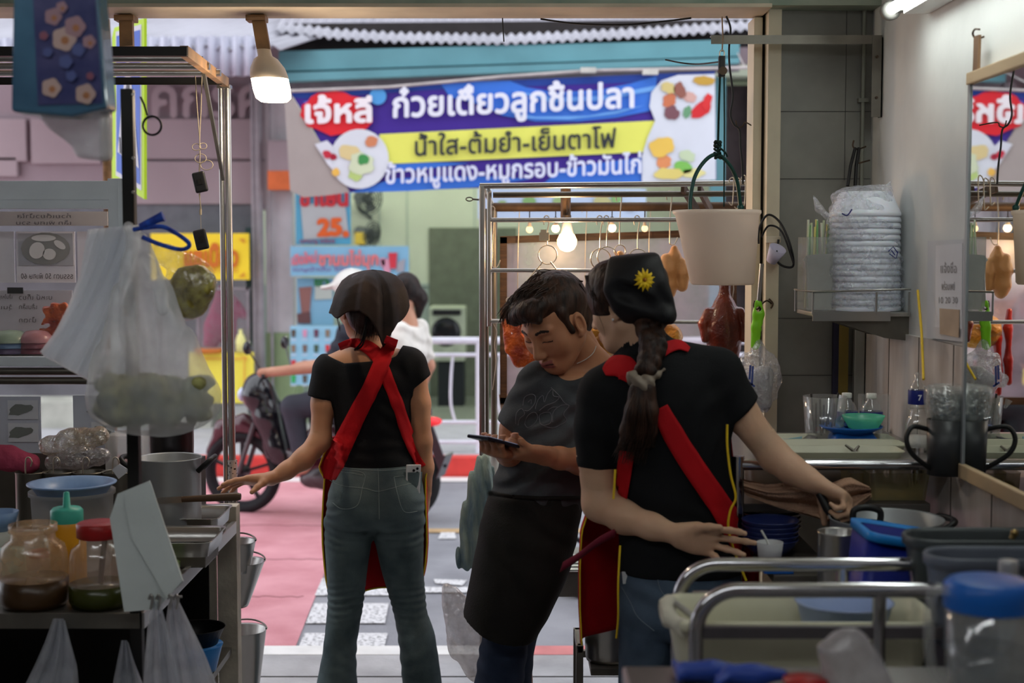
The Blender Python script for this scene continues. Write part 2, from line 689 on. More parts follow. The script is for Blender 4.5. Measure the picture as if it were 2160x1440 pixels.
# ------------------------------------------------------------------ lettering
_TX={}
def glyph_polys(s,bold=0.0,res=26):
 """lettering as flat polygons in em units; returns verts (n,2), faces"""
 key=(s,bold,res)
 if key in _TX:
  return _TX[key]
 cu=bpy.data.curves.new('t','FONT')
 cu.body=s
 cu.size=1.0
 cu.fill_mode='NONE'
 cu.resolution_u=3
 ob=bpy.data.objects.new('t',cu)
 COL.objects.link(ob)
 dg=bpy.context.evaluated_depsgraph_get()
 me=bpy.data.meshes.new_from_object(ob.evaluated_get(dg))
 v=np.array([q.co[:2] for q in me.vertices],float).reshape(-1,2)
 e=np.array([q.vertices[:] for q in me.edges],int).reshape(-1,2)
 bpy.data.objects.remove(ob)
 bpy.data.curves.remove(cu)
 bpy.data.meshes.remove(me)
 # walk contours to give them one direction (the index order follows the outline)
 h=1.0/res
 lo=v.min(0)-3*h-bold
 hi=v.max(0)+3*h+bold
 nx,ny=np.ceil((hi-lo)/h).astype(int)+1
 gx=lo[0]+h*np.arange(nx)
 gy=lo[1]+h*np.arange(ny)
 nxt={}
 adj={}
 for a,b in e:
  adj.setdefault(a,[]).append(b)
  adj.setdefault(b,[]).append(a)
 seen=set()
 segs=[]
 for st in range(len(v)):
  if st in seen or st not in adj:
   continue
  loop=[st]
  seen.add(st)
  cur,prev=st,None
  # follow rising indices so that orientation stays the font's own
  cand=sorted(adj[st])
  nx_=st+1 if (st+1) in adj[st] else cand[0]
  while nx_ is not None and nx_ not in seen:
   loop.append(nx_)
   seen.add(nx_)
   prev,cur=cur,nx_
   c2=[q for q in adj[cur] if q not in seen]
   nx_=c2[0] if c2 else None
  for i in range(len(loop)):
   segs.append((v[loop[i]],v[loop[(i+1) % len(loop)]]))
 A=np.array([q[0] for q in segs])
 B=np.array([q[1] for q in segs])
 wn=np.zeros((nx,ny),int)
 for a,b in zip(A,B):
  if a[1] == b[1]:
   continue
  up=b[1] > a[1]
  y0,y1=(a[1],b[1]) if up else (b[1],a[1])
  j=np.where((gy >= y0) & (gy < y1))[0]
  if len(j) == 0:
   continue
  xs=a[0]+(gy[j]-a[1])/(b[1]-a[1])*(b[0]-a[0])
  for jj,xx in zip(j,xs):
   wn[gx < xx,jj] += 1 if up else -1
 dist=np.full((nx,ny),1.0)
 for a,b in zip(A,B):
  m=bold+3*h
  i0,i1=np.searchsorted(gx,min(a[0],b[0])-m),np.searchsorted(gx,max(a[0],b[0])+m)
  j0,j1=np.searchsorted(gy,min(a[1],b[1])-m),np.searchsorted(gy,max(a[1],b[1])+m)
  X,Y=gx[i0:i1,None]-a[0],gy[None,j0:j1]-a[1]
  d=b-a
  t=np.clip((X*d[0]+Y*d[1])/max(d @ d,1e-12),0,1)
  D=np.sqrt((X-t*d[0]) ** 2+(Y-t*d[1]) ** 2)
  dist[i0:i1,j0:j1]=np.minimum(dist[i0:i1,j0:j1],D)
 S=np.where(wn != 0,-dist,dist)-bold
 V,Fc,vi=[],[],{}
 def vid(x,y):
  k=(round(x,5),round(y,5))
  if k not in vi:
   vi[k]=len(V)
   V.append((x,y))
  return vi[k]
 for j in range(ny-1):
  for i in range(nx-1):
   c=[(i,j),(i+1,j),(i+1,j+1),(i,j+1)]
   s4=[S[q] for q in c]
   if min(s4) >= 0:
    continue
   poly=[]
   for q in range(4):
    a,b=c[q],c[(q+1) % 4]
    sa,sb=s4[q],s4[(q+1) % 4]
    pa=(gx[a[0]],gy[a[1]])
    pb=(gx[b[0]],gy[b[1]])
    if sa < 0:
     poly.append(vid(*pa))
    if (sa < 0) != (sb < 0):
     t=sa/(sa-sb)
     poly.append(vid(pa[0]+t*(pb[0]-pa[0]),pa[1]+t*(pb[1]-pa[1])))
   poly=list(dict.fromkeys(poly))
   if len(poly) >= 3:
    Fc.append(tuple(poly))
 _TX[key]=(np.array(V),Fc)
 return _TX[key]
def text_on(mb,s,fn,x0,x1,y0,y1,bold=0.02,res=26,fit=True):
 """put lettering into the box x0..x1, y0..y1 of a surface fn(x, y) -> point"""
 V,Fc=glyph_polys(s,bold,res)
 lo,hi=V.min(0),V.max(0)
 U=(V-lo)/(hi-lo)
 P=[fn(x0+u[0]*(x1-x0),y0+u[1]*(y1-y0)) for u in U]
 mb.add(P,Fc)
 return mb
def pbox(mb,x0,y0,x1,y1,Y,t,bev=0.0):
 """box whose front face (at Y) covers the pixel rectangle"""
 X0,X1=PX(x0,Y),PX(x1,Y)
 Z1,Z0=PZ(y0,Y),PZ(y1,Y)
 if bev:
  return mb.bbox(X0,Y,Z0,X1,Y+t,Z1,bev)
 return mb.box(X0,Y,Z0,X1,Y+t,Z1)
def G(px,py,z):
 """point of a horizontal plane seen at a pixel"""
 b=-(py-720.0)/F_PX
 dz=-ST+b*CT
 dy=CT+b*ST
 s=(z-CAM_Z)/dz
 return Vector(((px-1080.0)/F_PX*s,dy*s,z))
XW = 1.103       # right wall
YP = 4.40        # pillar face
ROAD_Z=-0.12
# ------------------------------------------------------------------ materials of the place
m_plaster=mat('old_white_plaster',rgb(204,206,204),.7,var=.12,vscale=2.2,bump=.25,bscale=9)
m_tilewall=mat('veined_wall_tile',rgb(168,158,150),.3,vscale=5,col2=rgb(205,200,196),stretch=(1,2,.35),bump=.05,spec=.5)
m_marble=mat('grey_marble_tile',rgb(104,103,96),.38,vscale=3,col2=rgb(134,133,126),detail=7,bump=.08,bscale=6)
m_cream=mat('cream_paint_trim',rgb(206,196,172),.55,var=.08,vscale=5,bump=.2,bscale=14)
m_creamold=mat('cream_paint_dirty',rgb(188,176,156),.6,var=.16,vscale=4,bump=.3,bscale=12)
m_greenbeam=mat('grey_green_paint',rgb(120,138,124),.55,vscale=6,col2=rgb(150,158,142),bump=.4,bscale=20)
m_gap=mat('dark_gap',rgb(40,38,34),.9,var=0)
m_floor=mat('grey_pavement',rgb(150,150,152),.7,vscale=4,col2=rgb(176,176,178),bump=.3,bscale=60)
m_asphalt=mat('grey_asphalt',rgb(134,135,141),.8,vscale=2.2,col2=rgb(158,159,165),bump=.6,bscale=120,detail=8)
m_redroad=mat('red_road_paint',rgb(196,130,138),.75,vscale=2.6,col2=rgb(220,158,166),bump=.5,bscale=110,detail=8)
m_roadwhite=mat('worn_white_road_paint',rgb(150,150,152),.7,vscale=55,col2=rgb(226,226,228),ramp=(.38,.5),bump=.3,bscale=90,detail=6)
m_roadyellow=mat('worn_yellow_road_paint',rgb(190,160,120),.7,var=.1)
m_kerbred=mat('red_kerb_paint',rgb(214,66,60),.6,var=.1)
m_kerbpink=mat('faded_red_kerb_paint',rgb(206,128,128),.6,var=.1)
m_kerbwhite=mat('white_kerb_paint',rgb(226,226,224),.6,var=.06)
# ------------------------------------------------------------------ shop shell
b=MB(); b.box(-6.0,-2.5,-.06,XW+.3,5.70,0)
floor=struct(b.build('floor',m_floor))
b=MB()
for k in range(8):
 y=5.70-.30*(k+1)*(1.0 if k < 2 else 1.15)
 b.box(-4,y,.0005,XW,y+.008,.0022)
struct(b.build('floor_joints',m_gap))
b=MB()
x=-6.0
i=0
while x < 5:
 L=[.63,1.36][i % 2]
 b.cur=i % 2
 b.bbox(x,5.70,-.13,x+L,5.83,.003,.008)
 x += L
 i += 1
struct(b.build('trim_kerb',[m_kerbpink,m_kerbwhite]))
b=MB(); b.box(XW,-2.5,0,XW+.12,YP+.4,3.0)
struct(b.build('wall_right',m_plaster))
# tile dado up to z where the photo shows its upper edge, with joints
ztile=PZ(722,3.6)
b=MB(); b.box(XW-.012,-1.0,0,XW,YP,ztile)
struct(b.build('wall_right_tiles',m_tilewall))
b=MB()
for k in range(12):
 b.box(XW-.0135,YP-.30-.30*k,0,XW-.0118,YP-.296-.30*k,ztile)
b.box(XW-.0135,0,ztile-.30,XW-.0118,YP,ztile-.2965)
b.box(XW-.0135,0,ztile-.60,XW-.0118,YP,ztile-.5965)
struct(b.build('trim_tile_joints',mat('tile_grout',rgb(92,86,82),.8,var=0)))
b=MB(); b.box(XW-.02,1.2,ztile,XW,3.45,ztile+.33)
b=MB(); b.box(-6.1,-2.6,0,-6.0,5.7,3.0)
struct(b.build('wall_left',m_plaster))
b=MB(); b.box(-6.1,-2.6,0,XW+.12,-2.5,3.0)
struct(b.build('wall_back',m_plaster))
b=MB(); b.box(-6.1,-2.6,2.72,XW+.12,YP+.1,2.82)
struct(b.build('ceiling',mat('ceiling_paint',rgb(176,172,160),.8,var=.05)))
# pillar faced with grey marble
b=MB(); b.box(PX(1640,YP),YP,0,XW,YP+.32,3.0)
struct(b.build('pillar',m_marble))
b=MB()
for py in (236,378,672,792):
 z=PZ(py,YP)
 b.box(PX(1640,YP),YP-.0012,z,XW,YP+.001,z+.0025)
b.box(PX(1778,YP),YP-.0012,PZ(380,YP),PX(1778,YP)+.002,YP+.001,2.5)
struct(b.build('trim_pillar_joints',mat('marble_grout',rgb(78,78,74),.8,var=0)))
# jamb of the roller shutter
b=MB()
b.bbox(PX(1612,YP),YP-.03,0,PX(1640,YP),YP+.1,PZ(-60,YP),.004)
b.bbox(PX(1588,YP),YP+.02,0,PX(1606,YP),YP+.14,PZ(34,YP),.003)
j=b.build('trim_jamb',m_cream)
struct(j)
b=MB(); b.box(PX(1604,YP),YP+.03,0,PX(1614,YP),YP+.09,2.6)
struct(b.build('trim_shutter_slot',m_gap))
# thin service pipe and old sealing line in the corner
b=MB()
b.tube([(XW-.03,YP-.012,.7),(XW-.03,YP-.012,2.72)],.006,8)
for z in (1.0,1.75,2.1):
 b.box(XW-.045,YP-.02,z,XW-.015,YP,z+.012)
struct(b.build('trim_corner_pipe',mat('painted_pipe',rgb(128,130,120),.5)))
# added fill battens, out of view overhead, brighten the camera side of the shop
cl=thing('ceiling_fill_lamp','added twin-tube fill batten on the shop ceiling, out of view','lamp',(-1.4,1.5,2.66))
b=MB(); b.bbox(-2.1,1.42,2.66,-.7,1.58,2.72,.005)
b.build('batten',mat('white_batten',rgb(206,208,206),.35,var=.04),cl)
for y_ in (1.45,1.55):
 b=MB(); b.cyl((-2.07,y_,2.645),(-.73,y_,2.645),.0155,n=14)
 b.build('tube',emissive('fill_tube',(.95,.98,1.0,1),16),cl)
dup(cl,(1.5,-.3,0),'second added fill batten, out of view, nearer the right wall')
# head beam over the opening
zb=PZ(38,4.46)
b=MB()
b.bbox(-6,4.26,zb,PX(1606,YP),4.47,zb+.012,.003)
struct(b.build('trim_beam_flange',m_creamold))
b=MB()
b.bbox(-6,4.30,zb+.012,XW,4.44,zb+.36,.003)
struct(b.build('beam',m_greenbeam))
b=MB()
b.box(-6,4.262,zb+.012,PX(1600,YP),4.31,zb+.022)
struct(b.build('trim_beam_lip',m_greenbeam))
b=MB(); b.box(-6,4.5,zb+.3,4.2,4.7,7.0)
struct(b.build('wall_front_upper',m_plaster))
b=MB(); b.box(XW,4.45,0,4.2,4.75,zb+.3)
struct(b.build('wall_front_right',m_plaster))
# ------------------------------------------------------------------ street
b=MB(); b.box(-14,5.83,-.3,14,10.9,ROAD_Z)
struct(b.build('road',m_asphalt))
z=ROAD_Z+.004
def road_patch(name,pts,m,dz=0.0):
 b=MB()
 b.prism([Vector((p.x,p.y,z+dz)) for p in pts],(0,0,.002))
 return struct(b.build(name,m))
# faces down when the outline runs clockwise, so both sides are there (a thin coat of paint)
pA=G(618,1390,ROAD_Z)
road_patch('road_marking_red_lane',[Vector((-14,5.84,0)),Vector((pA.x,5.84,0)),Vector((G(728,1100,ROAD_Z).x,G(728,1100,ROAD_Z).y,0)),
         Vector((G(740,1012,ROAD_Z).x,10.88,0)),Vector((-14,10.88,0))],m_redroad)
def road_quad(name,a,bb,c,d,m,dz=.002):
 road_patch(name,[G(*a,ROAD_Z),G(*bb,ROAD_Z),G(*c,ROAD_Z),G(*d,ROAD_Z)],m,dz)
road_quad('road_marking_block',(622,1388),(805,1388),(818,1338),(642,1338),m_roadwhite)
road_quad('road_marking_block',(645,1317),(812,1317),(820,1275),(662,1275),m_roadwhite)
road_quad('road_marking_block',(664,1258),(830,1258),(836,1222),(680,1222),m_roadwhite)
road_quad('road_marking_line',(700,1252),(1004,1252),(1004,1241),(700,1241),m_roadwhite,.003)
road_quad('road_marking_spot',(918,1232),(975,1237),(985,1226),(915,1224),m_roadwhite)
road_quad('road_marking_spot',(924,1138),(962,1138),(960,1125),(930,1125),m_roadwhite)
road_quad('road_marking_yellow',(880,1125),(1600,1125),(1600,1117),(880,1117),m_roadyellow)
road_quad('road_marking_edge',(300,1017),(1900,1017),(1900,1008),(300,1008),m_kerbwhite)
# long cracks
b=MB()
for (x0,x1,py) in ((500,690,1180),(520,640,1258),(500,720,1108)):
 pts=[G(x0+(x1-x0)*t/10,py+RU(-1.5,1.5),ROAD_Z+.006) for t in range(11)]
 b.tube(pts,.003,5)
struct(b.build('road_cracks',mat('crack',rgb(110,62,66),.9,var=0)))
b=MB()
x=-14
i=0
while x < 14:
 b.cur=i % 2
 b.bbox(x,10.9,-.2,x+1.6,11.06,.035,.01)
 x += 1.6
 i += 1
kb=b.build('trim_far_kerb',[m_kerbred,mat('kerb_red_two',rgb(204,60,56),.6)])
struct(kb)
b=MB(); b.box(-14,11.06,-.2,14,17,.03)
struct(b.build('sidewalk',mat('far_pavement',rgb(178,178,182),.7,var=.08,bump=.3)))
# ------------------------------------------------------------------ street railing
rail=thing('street_railing','white metal pedestrian railing along the opposite kerb','railing',(PX(1100,11.2),11.2,.03))
m_rail=mat('white_enamel',rgb(226,226,236),.35,var=.05)
for py,r in ((718,.028),(748,.016),(890,.016),(932,.018)):
 b=MB()
 b.cyl((PX(715,11.2),11.2,PZ(py,11.2)),(PX(1620,11.2),11.2,PZ(py,11.2)),r)
 b.build('rail_bar',m_rail,rail)
for px in (730,1010,1330,1600):
 b=MB(); b.cyl((PX(px,11.2),11.2,.02),(PX(px,11.2),11.2,PZ(712,11.2)),.026)
 b.build('post',m_rail,rail)
for px in (800,870,955,1055,1120,1190,1260,1400,1470,1540):
 b=MB()
 pts=[(PX(px,11.2),11.2,PZ(748,11.2)),(PX(px-4,11.2),11.2,PZ(790,11.2)),(PX(px-5,11.2),11.2,PZ(850,11.2)),(PX(px+4,11.2),11.2,PZ(888,11.2))]
 b.tube(spl(pts,4),.011,8)
 b.build('baluster',m_rail,rail)
# ------------------------------------------------------------------ shophouse across the street
YB=13.0
m_hwall=mat('pale_green_wall',rgb(186,196,172),.8,var=.05,vscale=1.5)
m_hwall2=mat('mint_wall',rgb(156,172,160),.8,var=.05)
m_pink=mat('faded_pink_panel',rgb(150,134,140),.7,var=.08,vscale=1.4)
m_pink2=mat('faded_pink_panel_light',rgb(164,148,152),.7,var=.06,vscale=1.4)
m_col=mat('white_column_paint',rgb(196,190,192),.7,var=.12,vscale=3)
m_colg=mat('green_column_paint',rgb(140,158,118),.7,var=.12,vscale=3)
m_dark=mat('dark_shop',rgb(58,60,62),.9,var=.2)
m_teal=mat('teal_fascia_paint',rgb(98,150,158),.5,var=.1,vscale=2)
m_steelw=mat('white_roof_sheet',rgb(176,176,184),.5,var=.08,vscale=2)
house=thing('shophouse','shophouse across the street with pink panels, white corrugated awning and green open shop','building',(0,YB,.03))
b=MB()
b.box(PX(-900, YB), YB + .05, 2.0, PX(560, YB), YB + .3, 9)          # upper wall left
b.box(PX(560,YB),YB+.05,3.3,14,YB+.3,9)
b.box(PX(1600,YB),YB,0,14,YB+.3,3.3)
b.build('wall',m_pink,house)
b=MB()
for (x0,y0,x1,y1) in ((-200,250,60,340),(70,250,215,345),(-200,330,40,372),(240,250,560,335),(245,340,560,430)):
 pbox(b,x0,y0,x1,y1,YB-.02,.06,.01)
b.build('wall_panel',m_pink2,house)
b=MB()
fn=lambda x,y: (PX(x,YB-.04),YB-.04,PZ(y,YB-.04))
text_on(b,'คกรค',fn,325,560,250,180,bold=.02,res=18)
pl=b.build('lettering',m_pink2,house)
solidify(pl,.02)
lab(pl,'faint raised lettering on the pink panel')
b=MB(); pbox(b,560,170,618,702,YB-.1,.5,.01)
b.build('column',m_col,house)
b=MB(); pbox(b,558,702,620,915,YB-.12,.52,.01)
lab(b.build('column',m_colg,house),'green painted foot of the column')
b=MB()
for px,r in ((548,.035),(536,.02),(572,.012)):
 b.cyl((PX(px,YB-.16),YB-.16,.03),(PX(px,YB-.16),YB-.16,PZ(180,YB)),r)
b.build('downpipe',mat('grey_pipe',rgb(150,144,148),.6),house)
b=MB(); pbox(b,566,295,614,395,YB-.3,.18,.02)
b.build('meter_box',m_pink2,house)
b=MB()
pbox(b,566,360,612,400,YB-.31,.2)
lab(b.build('meter_stripe',mat('orange_plate',rgb(216,110,60),.5),house),'orange ends of the meter box')
# left bay, dark shop with counter
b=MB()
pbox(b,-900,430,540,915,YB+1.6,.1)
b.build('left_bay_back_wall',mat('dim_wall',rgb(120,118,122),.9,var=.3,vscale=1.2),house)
b=MB(); pbox(b,-900,430,540,492,YB+.02,.06)
b.build('shutter_box',mat('grey_shutter',rgb(104,106,112),.6,var=.1),house)
b=MB(); pbox(b,518,480,545,915,YB-.02,.2)
b.build('shutter_rail',mat('dark_green_steel',rgb(44,70,68),.5),house)
b=MB(); pbox(b,-900,850,440,915,YB-.3,.6)
b.build('shop_counter',mat('pale_counter',rgb(170,170,160),.6,var=.25,vscale=3),house)
# open shop interior, 2.6 m deep
YI=YB+2.4
b=MB()
b.box(PX(470,YI),YI,PZ(600,YI),8,YI+.1,3.25)
b.build('interior_wall',m_hwall,house)
b=MB(); b.box(PX(470,YI),YI,.03,8,YI+.1,PZ(600,YI))
lab(b.build('interior_wall',m_hwall2,house),'mint painted lower wall')
b=MB()
for px in (800,858,1000):
 pbox(b,px,380,px+2,600,YI-.01,.02)
pbox(b,740,598,1000,603,YI-.02,.03)
b.build('wall_batten',m_hwall2,house)
b=MB(); pbox(b,905,480,1090,868,YI-.03,.04)
lab(b.build('doorway',mat('dark_green_doorway',rgb(98,106,88),.8,var=.1),house),'dark inner doorway')
b=MB(); b.box(PX(560,YB),YB,3.2,PX(1750,YB),YI+.1,3.3)
b.build('shop_ceiling',m_hwall,house)
b=MB()
pbox(b,1500,180,1600,915,YB+.3,.1)
lab(b.build('side_wall',mat('dark_brown_wall',rgb(64,54,54),.8,var=.2),house),'dark brown wall strip beside the banner')
b=MB(); pbox(b,1498,160,1528,915,YB+.1,.1)
b.build('door_post',m_teal,house)
b=MB(); b.box(PX(560,YB),YI-2.3,.02,8,YI,.035)
b.build('shop_floor',mat('shop_floor_green',rgb(120,128,112),.5,var=.1),house)
sl=thing('shop_fill_lamp','added fill tube brightening the pale green shop across the street','lamp',(-1.0,YB+1.2,3.1))  # fill lamp added to brighten the far shop's green walls
b=MB(); b.cyl((-2.6,YB+1.2,3.1),(1.4,YB+1.2,3.1),.03)
b.build('tube',emissive('shop_fill_tube',(1,1,.92,1),34),sl)
b=MB(); b.bbox(-2.7,YB+1.14,3.14,1.5,YB+1.26,3.2,.01)
b.build('batten',m_hwall,sl)
# awning in front of the shophouse
YA=11.9
aw=house
def edge_y(px):
 return np.interp(px,[560,610,700,830,1060,1200,1400,1560,1700],[62,68,80,88,92,86,75,64,58])
def roof_pt(u,v):
 px=585+u*(1640-585)
 wave=.014*sin(u*2*pi*54)
 Y=YA+v*1.2
 z0=PZ(edge_y(px),YA)
 return (PX(px,YA),Y,z0+wave+v*.52)
b=MB(); b.grid(roof_pt,500,4)
solidify(b.build('corrugated_sheet',m_steelw,aw),.006)
b=MB()
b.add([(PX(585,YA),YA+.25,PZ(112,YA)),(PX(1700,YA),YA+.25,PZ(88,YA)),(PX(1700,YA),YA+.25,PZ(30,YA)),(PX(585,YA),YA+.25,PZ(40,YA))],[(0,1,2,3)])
solidify(b.build('under_roof_shade',mat('dark_under_roof',rgb(46,42,42),.9),aw),.02)  # dark sheet standing in for the shaded gap under the roof
def slant(px0,ya0,yb0,px1,ya1,yb1,Y,t,m,name,par,bev=0):
 b=MB()
 P=[W(px0,ya0,Y),W(px1,ya1,Y),W(px1,yb1,Y),W(px0,yb0,Y)]
 b.prism(P,(0,t,0))
 return b.build(name,m,par)
slant(588,108,150,1560,83,118,YA+.02,.12,m_teal,'gutter_beam',aw)
slant(588,154,172,1560,121,133,YA-.02,.12,m_teal,'gutter_beam',aw)
slant(588,150,154,1560,118,121,YA+.06,.06,mat('beam_groove',rgb(60,96,102),.6),'beam_groove',aw)
slant(588,172,190,1560,133,150,YA+.2,.05,mat('grey_soffit',rgb(120,116,120),.7),'soffit_board',aw)  # plain grey strip under the gutter beams
# left awning: ribbed translucent fascia under a sloping sheet
aw2=house
def rib(u,v):
 px=-300+u*860
 return (PX(px,11.6),11.6+.03*sin(u*2*pi*34),PZ(168-8*u,11.6)+v*.32)
m_ribs=mat('ribbed_plastic',rgb(196,198,212),.4,vscale=9,col2=rgb(172,172,188),stretch=(4,1,.3))
b=MB(); b.grid(rib,280,3)
solidify(b.build('ribbed_fascia',m_ribs,aw2),.005)
def rib2(u,v):
 px=-300+u*905
 return (PX(px,11.6)+v*1.0,11.6+v*1.5,PZ(100,11.6)+.02*sin(u*2*pi*26)+v*.6)
b=MB(); b.grid(rib2,260,3)
solidify(b.build('roof_sheet',m_steelw,aw2),.005)
# wall above the far awnings closes the street
b=MB(); b.box(-14,YB+.3,3.2,14,YB+.4,9)
struct(b.build('wall_far',mat('far_upper_wall',rgb(200,200,208),.8)))
# ------------------------------------------------------------------ banner over the far pavement
YN=10.2
def flat(col):
 return mat('print_%02x%02x%02x' % tuple(col),rgb(*col),.45,var=.04,vscale=3,bump=.15,bscale=6)
def pat(mb,pts,Y):
 """flat polygon with its corners at photo pixels"""
 P=[W(x,y,Y) for x,y in pts]
 area=sum(P[i].x*P[(i+1) % len(P)].z-P[(i+1) % len(P)].x*P[i].z for i in range(len(P)))
 if area > 0:
  P=P[::-1]
 return mb.add(P,[tuple(range(len(P)))])
def elp(cx,cy,rx,ry,rot=0.0,n=18,jit=0.0,seed=0):
 rs=random.Random(seed)
 out=[]
 for i in range(n):
  a=2*pi*i/n
  k=1+rs.uniform(-jit,jit)
  x,y=rx*k*cos(a),ry*k*sin(a)
  c,s=cos(rot),sin(rot)
  out.append((cx+x*c-y*s,cy+x*s+y*c))
 return out
ban=thing('vinyl_banner','blue and purple vinyl banner with white and black Thai lettering and food plates','banner',W(1060,405,YN))
def layer(name,polys,col,lay,text=None,par=None,label=None):
 b=MB()
 for p in polys:
  pat(b,p,YN-.006*lay)
 o=b.build(name,flat(col),par or ban)
 if label:
  lab(o,label)
 return o
def bline(name,s,x0,x1,yb,yt,col,lay,bold=.03,slope=-.042,res=24,Y=None,par=None):
 b=MB()
 YY=(YN-.006*lay) if Y is None else Y
 fn=lambda x,y: W(x,y+slope*(x-x0),YY)
 text_on(b,s,fn,x0,x1,yb,yt,bold=bold,res=res)
 return b.build(name,flat(col),par or ban)
b=MB()
pat(b,[(610,190),(1508,150),(1511,379),(738,406),(700,340)],YN)
bo=b.build('print_ground',flat((70,44,150)),ban)
solidify(bo,.003,-1)
layer('reverse_fold',[[(600,214),(612,402),(640,416),(690,412),(738,405),(612,196)]],(172,162,158),3,label='grey back side of the folded banner corner')
layer('print_stripe',[[(610,190),(1508,150),(1508,168),(1380,172),(900,190),(640,208),(618,205)]],(38,70,158),1)
layer('print_swirl',[[(930,178),(1010,172),(1075,170),(1110,184),(1170,194),(1260,190),(1330,176),(1385,160),(1385,215),(1370,234),(1300,248),(1220,256),(1130,256),(1060,244),(1030,228),(990,214),(950,206)],
     [(738,406),(830,376),(930,372),(1050,372),(1120,378),(1000,395),(860,403)],
     [(815,346),(900,342),(990,344),(900,356),(830,362)],
     [(1180,360),(1250,345),(1370,330),(1370,384),(1280,388),(1200,390),(1140,392)],
     [(640,214),(680,205),(700,212),(660,235)]],(62,122,222),2)
layer('print_swirl_light',[[(1080,190),(1170,206),(1270,202),(1385,180),(1385,190),(1270,212),(1160,216)],
       [(1060,232),(1130,246),(1240,244),(1360,222),(1300,240),(1200,252),(1110,250)]],(116,176,244),3)
layer('print_band',[[(800,283),(1386,254),(1376,320),(812,346)]],(236,238,110),3,label='yellow band')
layer('print_badge',[elp(712,240,77,46,.1,26,.07,3)],(226,40,52),4,label='red badge behind the stall name')
layer('print_logo',[elp(797,203,18,18)],(84,160,224),4)
layer('plate_print',[elp(758,335,62,63,0,30)],(222,226,234),5)
layer('plate_print',[[(664,304),(690,296),(704,310),(700,345),(712,368),(738,400),(712,370),(690,345)]],(220,222,232),5.5)
layer('plate_print',[[(1508,156),(1430,158),(1395,170),(1374,195),(1370,225),(1382,255),(1366,290),(1354,330),(1354,384),(1510,379)]],(218,222,232),5)
fd=random.Random(4)
def foods(lst,name='food_print'):
 for i,(cx,cy,rx,ry,rot,c) in enumerate(lst):
  layer(name,[elp(cx,cy,rx,ry,rot,16,.16,i)],c,6+(i % 3)*.4)
foods([(738,322,24,16,.2,(226,206,150)),(762,345,27,24,0,(214,224,190)),(766,336,11,12,.4,(70,150,84)),(750,368,15,14,0,(190,214,130)),
 (784,298,13,13,0,(212,136,98)),(690,325,9,8,.3,(200,50,70)),(703,331,7,7,0,(170,36,60)),(708,363,9,9,0,(240,190,90)),
 (1410,185,16,12,.4,(214,196,130)),(1412,212,14,17,.3,(206,120,84)),(1417,238,17,14,.5,(126,84,92)),(1434,190,12,18,-.3,(150,96,84)),
 (1455,205,14,12,.2,(214,170,160)),(1478,232,24,15,-.7,(214,46,52)),(1492,214,9,18,.3,(220,54,56)),(1450,236,8,14,.3,(110,160,120)),(1484,170,24,10,.1,(196,156,66)),
 (1394,310,27,20,-.3,(236,196,90)),(1400,342,16,14,0,(226,146,96)),(1440,352,20,14,.2,(130,196,92)),(1410,366,30,12,0,(226,208,120)),
 (1450,328,18,12,.4,(200,216,180)),(1462,366,24,10,0,(228,220,150))])
bline('lettering','เจ้หลี',643,785,262,200,(244,236,240),7,.036,-.02)
bline('lettering','ก๋วยเตี๋ยวลูกชิ้นปลา',828,1338,268,184,(232,234,246),7,.030)
bline('lettering','น้ำใส-ต้มยำ-เย็นตาโฟ',875,1300,330,281,(50,54,60),7,.018)
bline('lettering','ข้าวหมูแดง-หมูกรอบ-ข้าวมันไก่',813,1353,402,341,(226,230,250),7,.026)
b=MB(); b.tube([W(596,193,YN-.03),W(820,184,YN-.03),W(1060,162,YN-.03),W(1250,149,YN-.03),W(1580,143,YN-.03)],.012,8)
b.build('pole',mat('pale_pole',rgb(180,172,170),.5),ban)
for A_,B_ in (((600,193),(592,150)),((1572,143),(1556,112))):
 b=MB(); b.tube([W(*A_,YN-.03),W(*B_,11.9)],.006,6)
 b.build('tie_rope',mat('pale_pole',rgb(180,172,170),.5),ban)
for (px,py) in ((1240,148),(1370,152)):
 b=MB(); pbox(b,px-16,py-6,px+16,py+5,YN-.07,.05)
 b.build('clip',mat('white_clip',rgb(210,208,200),.5),ban)
# ------------------------------------------------------------------ shop signs
YS=12.75
def sign(name,label,rect,col,cat='sign',Y=YS,group=None,t=.03):
 r=thing(name,label,cat,W((rect[0]+rect[2])/2,rect[3],Y),group)
 b=MB(); pbox(b,rect[0],rect[1],rect[2],rect[3],Y,t,.004)
 b.build('board',flat(col),r)
 return r
def ppoly(name,polys,col,par,Y):
 b=MB()
 for p in polys:
  pat(b,p,Y)
 return b.build(name,flat(col),par)
def ptext(name,s,x0,x1,yb,yt,col,par,Y,bold=.03,slope=0.0,res=16):
 return bline(name,s,x0,x1,yb,yt,col,0,bold,slope,res,Y,par)
s=sign('price_sign','tall blue and white sign with orange 25 beside the fan',(624,392,740,516),(90,168,200))
ppoly('print_panel',[[(634,430),(728,430),(736,500),(640,505)]],(182,186,186),s,YS-.01)
ptext('lettering','ชาเย็น',632,735,436,392,(198,52,60),s,YS-.02,.05)
ptext('lettering','25',668,722,500,460,(224,100,44),s,YS-.02,.06,-.04)
ptext('lettering','฿',723,737,501,486,(224,100,44),s,YS-.02,.05)
ptext('lettering','ทุกเมนู อร่อย',632,706,515,502,(150,60,90),s,YS-.02,.03)
s=sign('shop_sign','wide light blue sign with coral Thai lettering and a red drink cup',(612,519,862,582),(134,186,214),Y=YS-.1)
ptext('lettering','ชานมไข่มุก',672,798,570,526,(226,120,118),s,YS-.12,.035)
ptext('lettering','เปิดใหม่',615,668,560,534,(222,110,120),s,YS-.12,.04,-.12)
ptext('lettering','เมนูน้ำปั่น โทร',618,735,574,562,(120,90,150),s,YS-.12,.02)
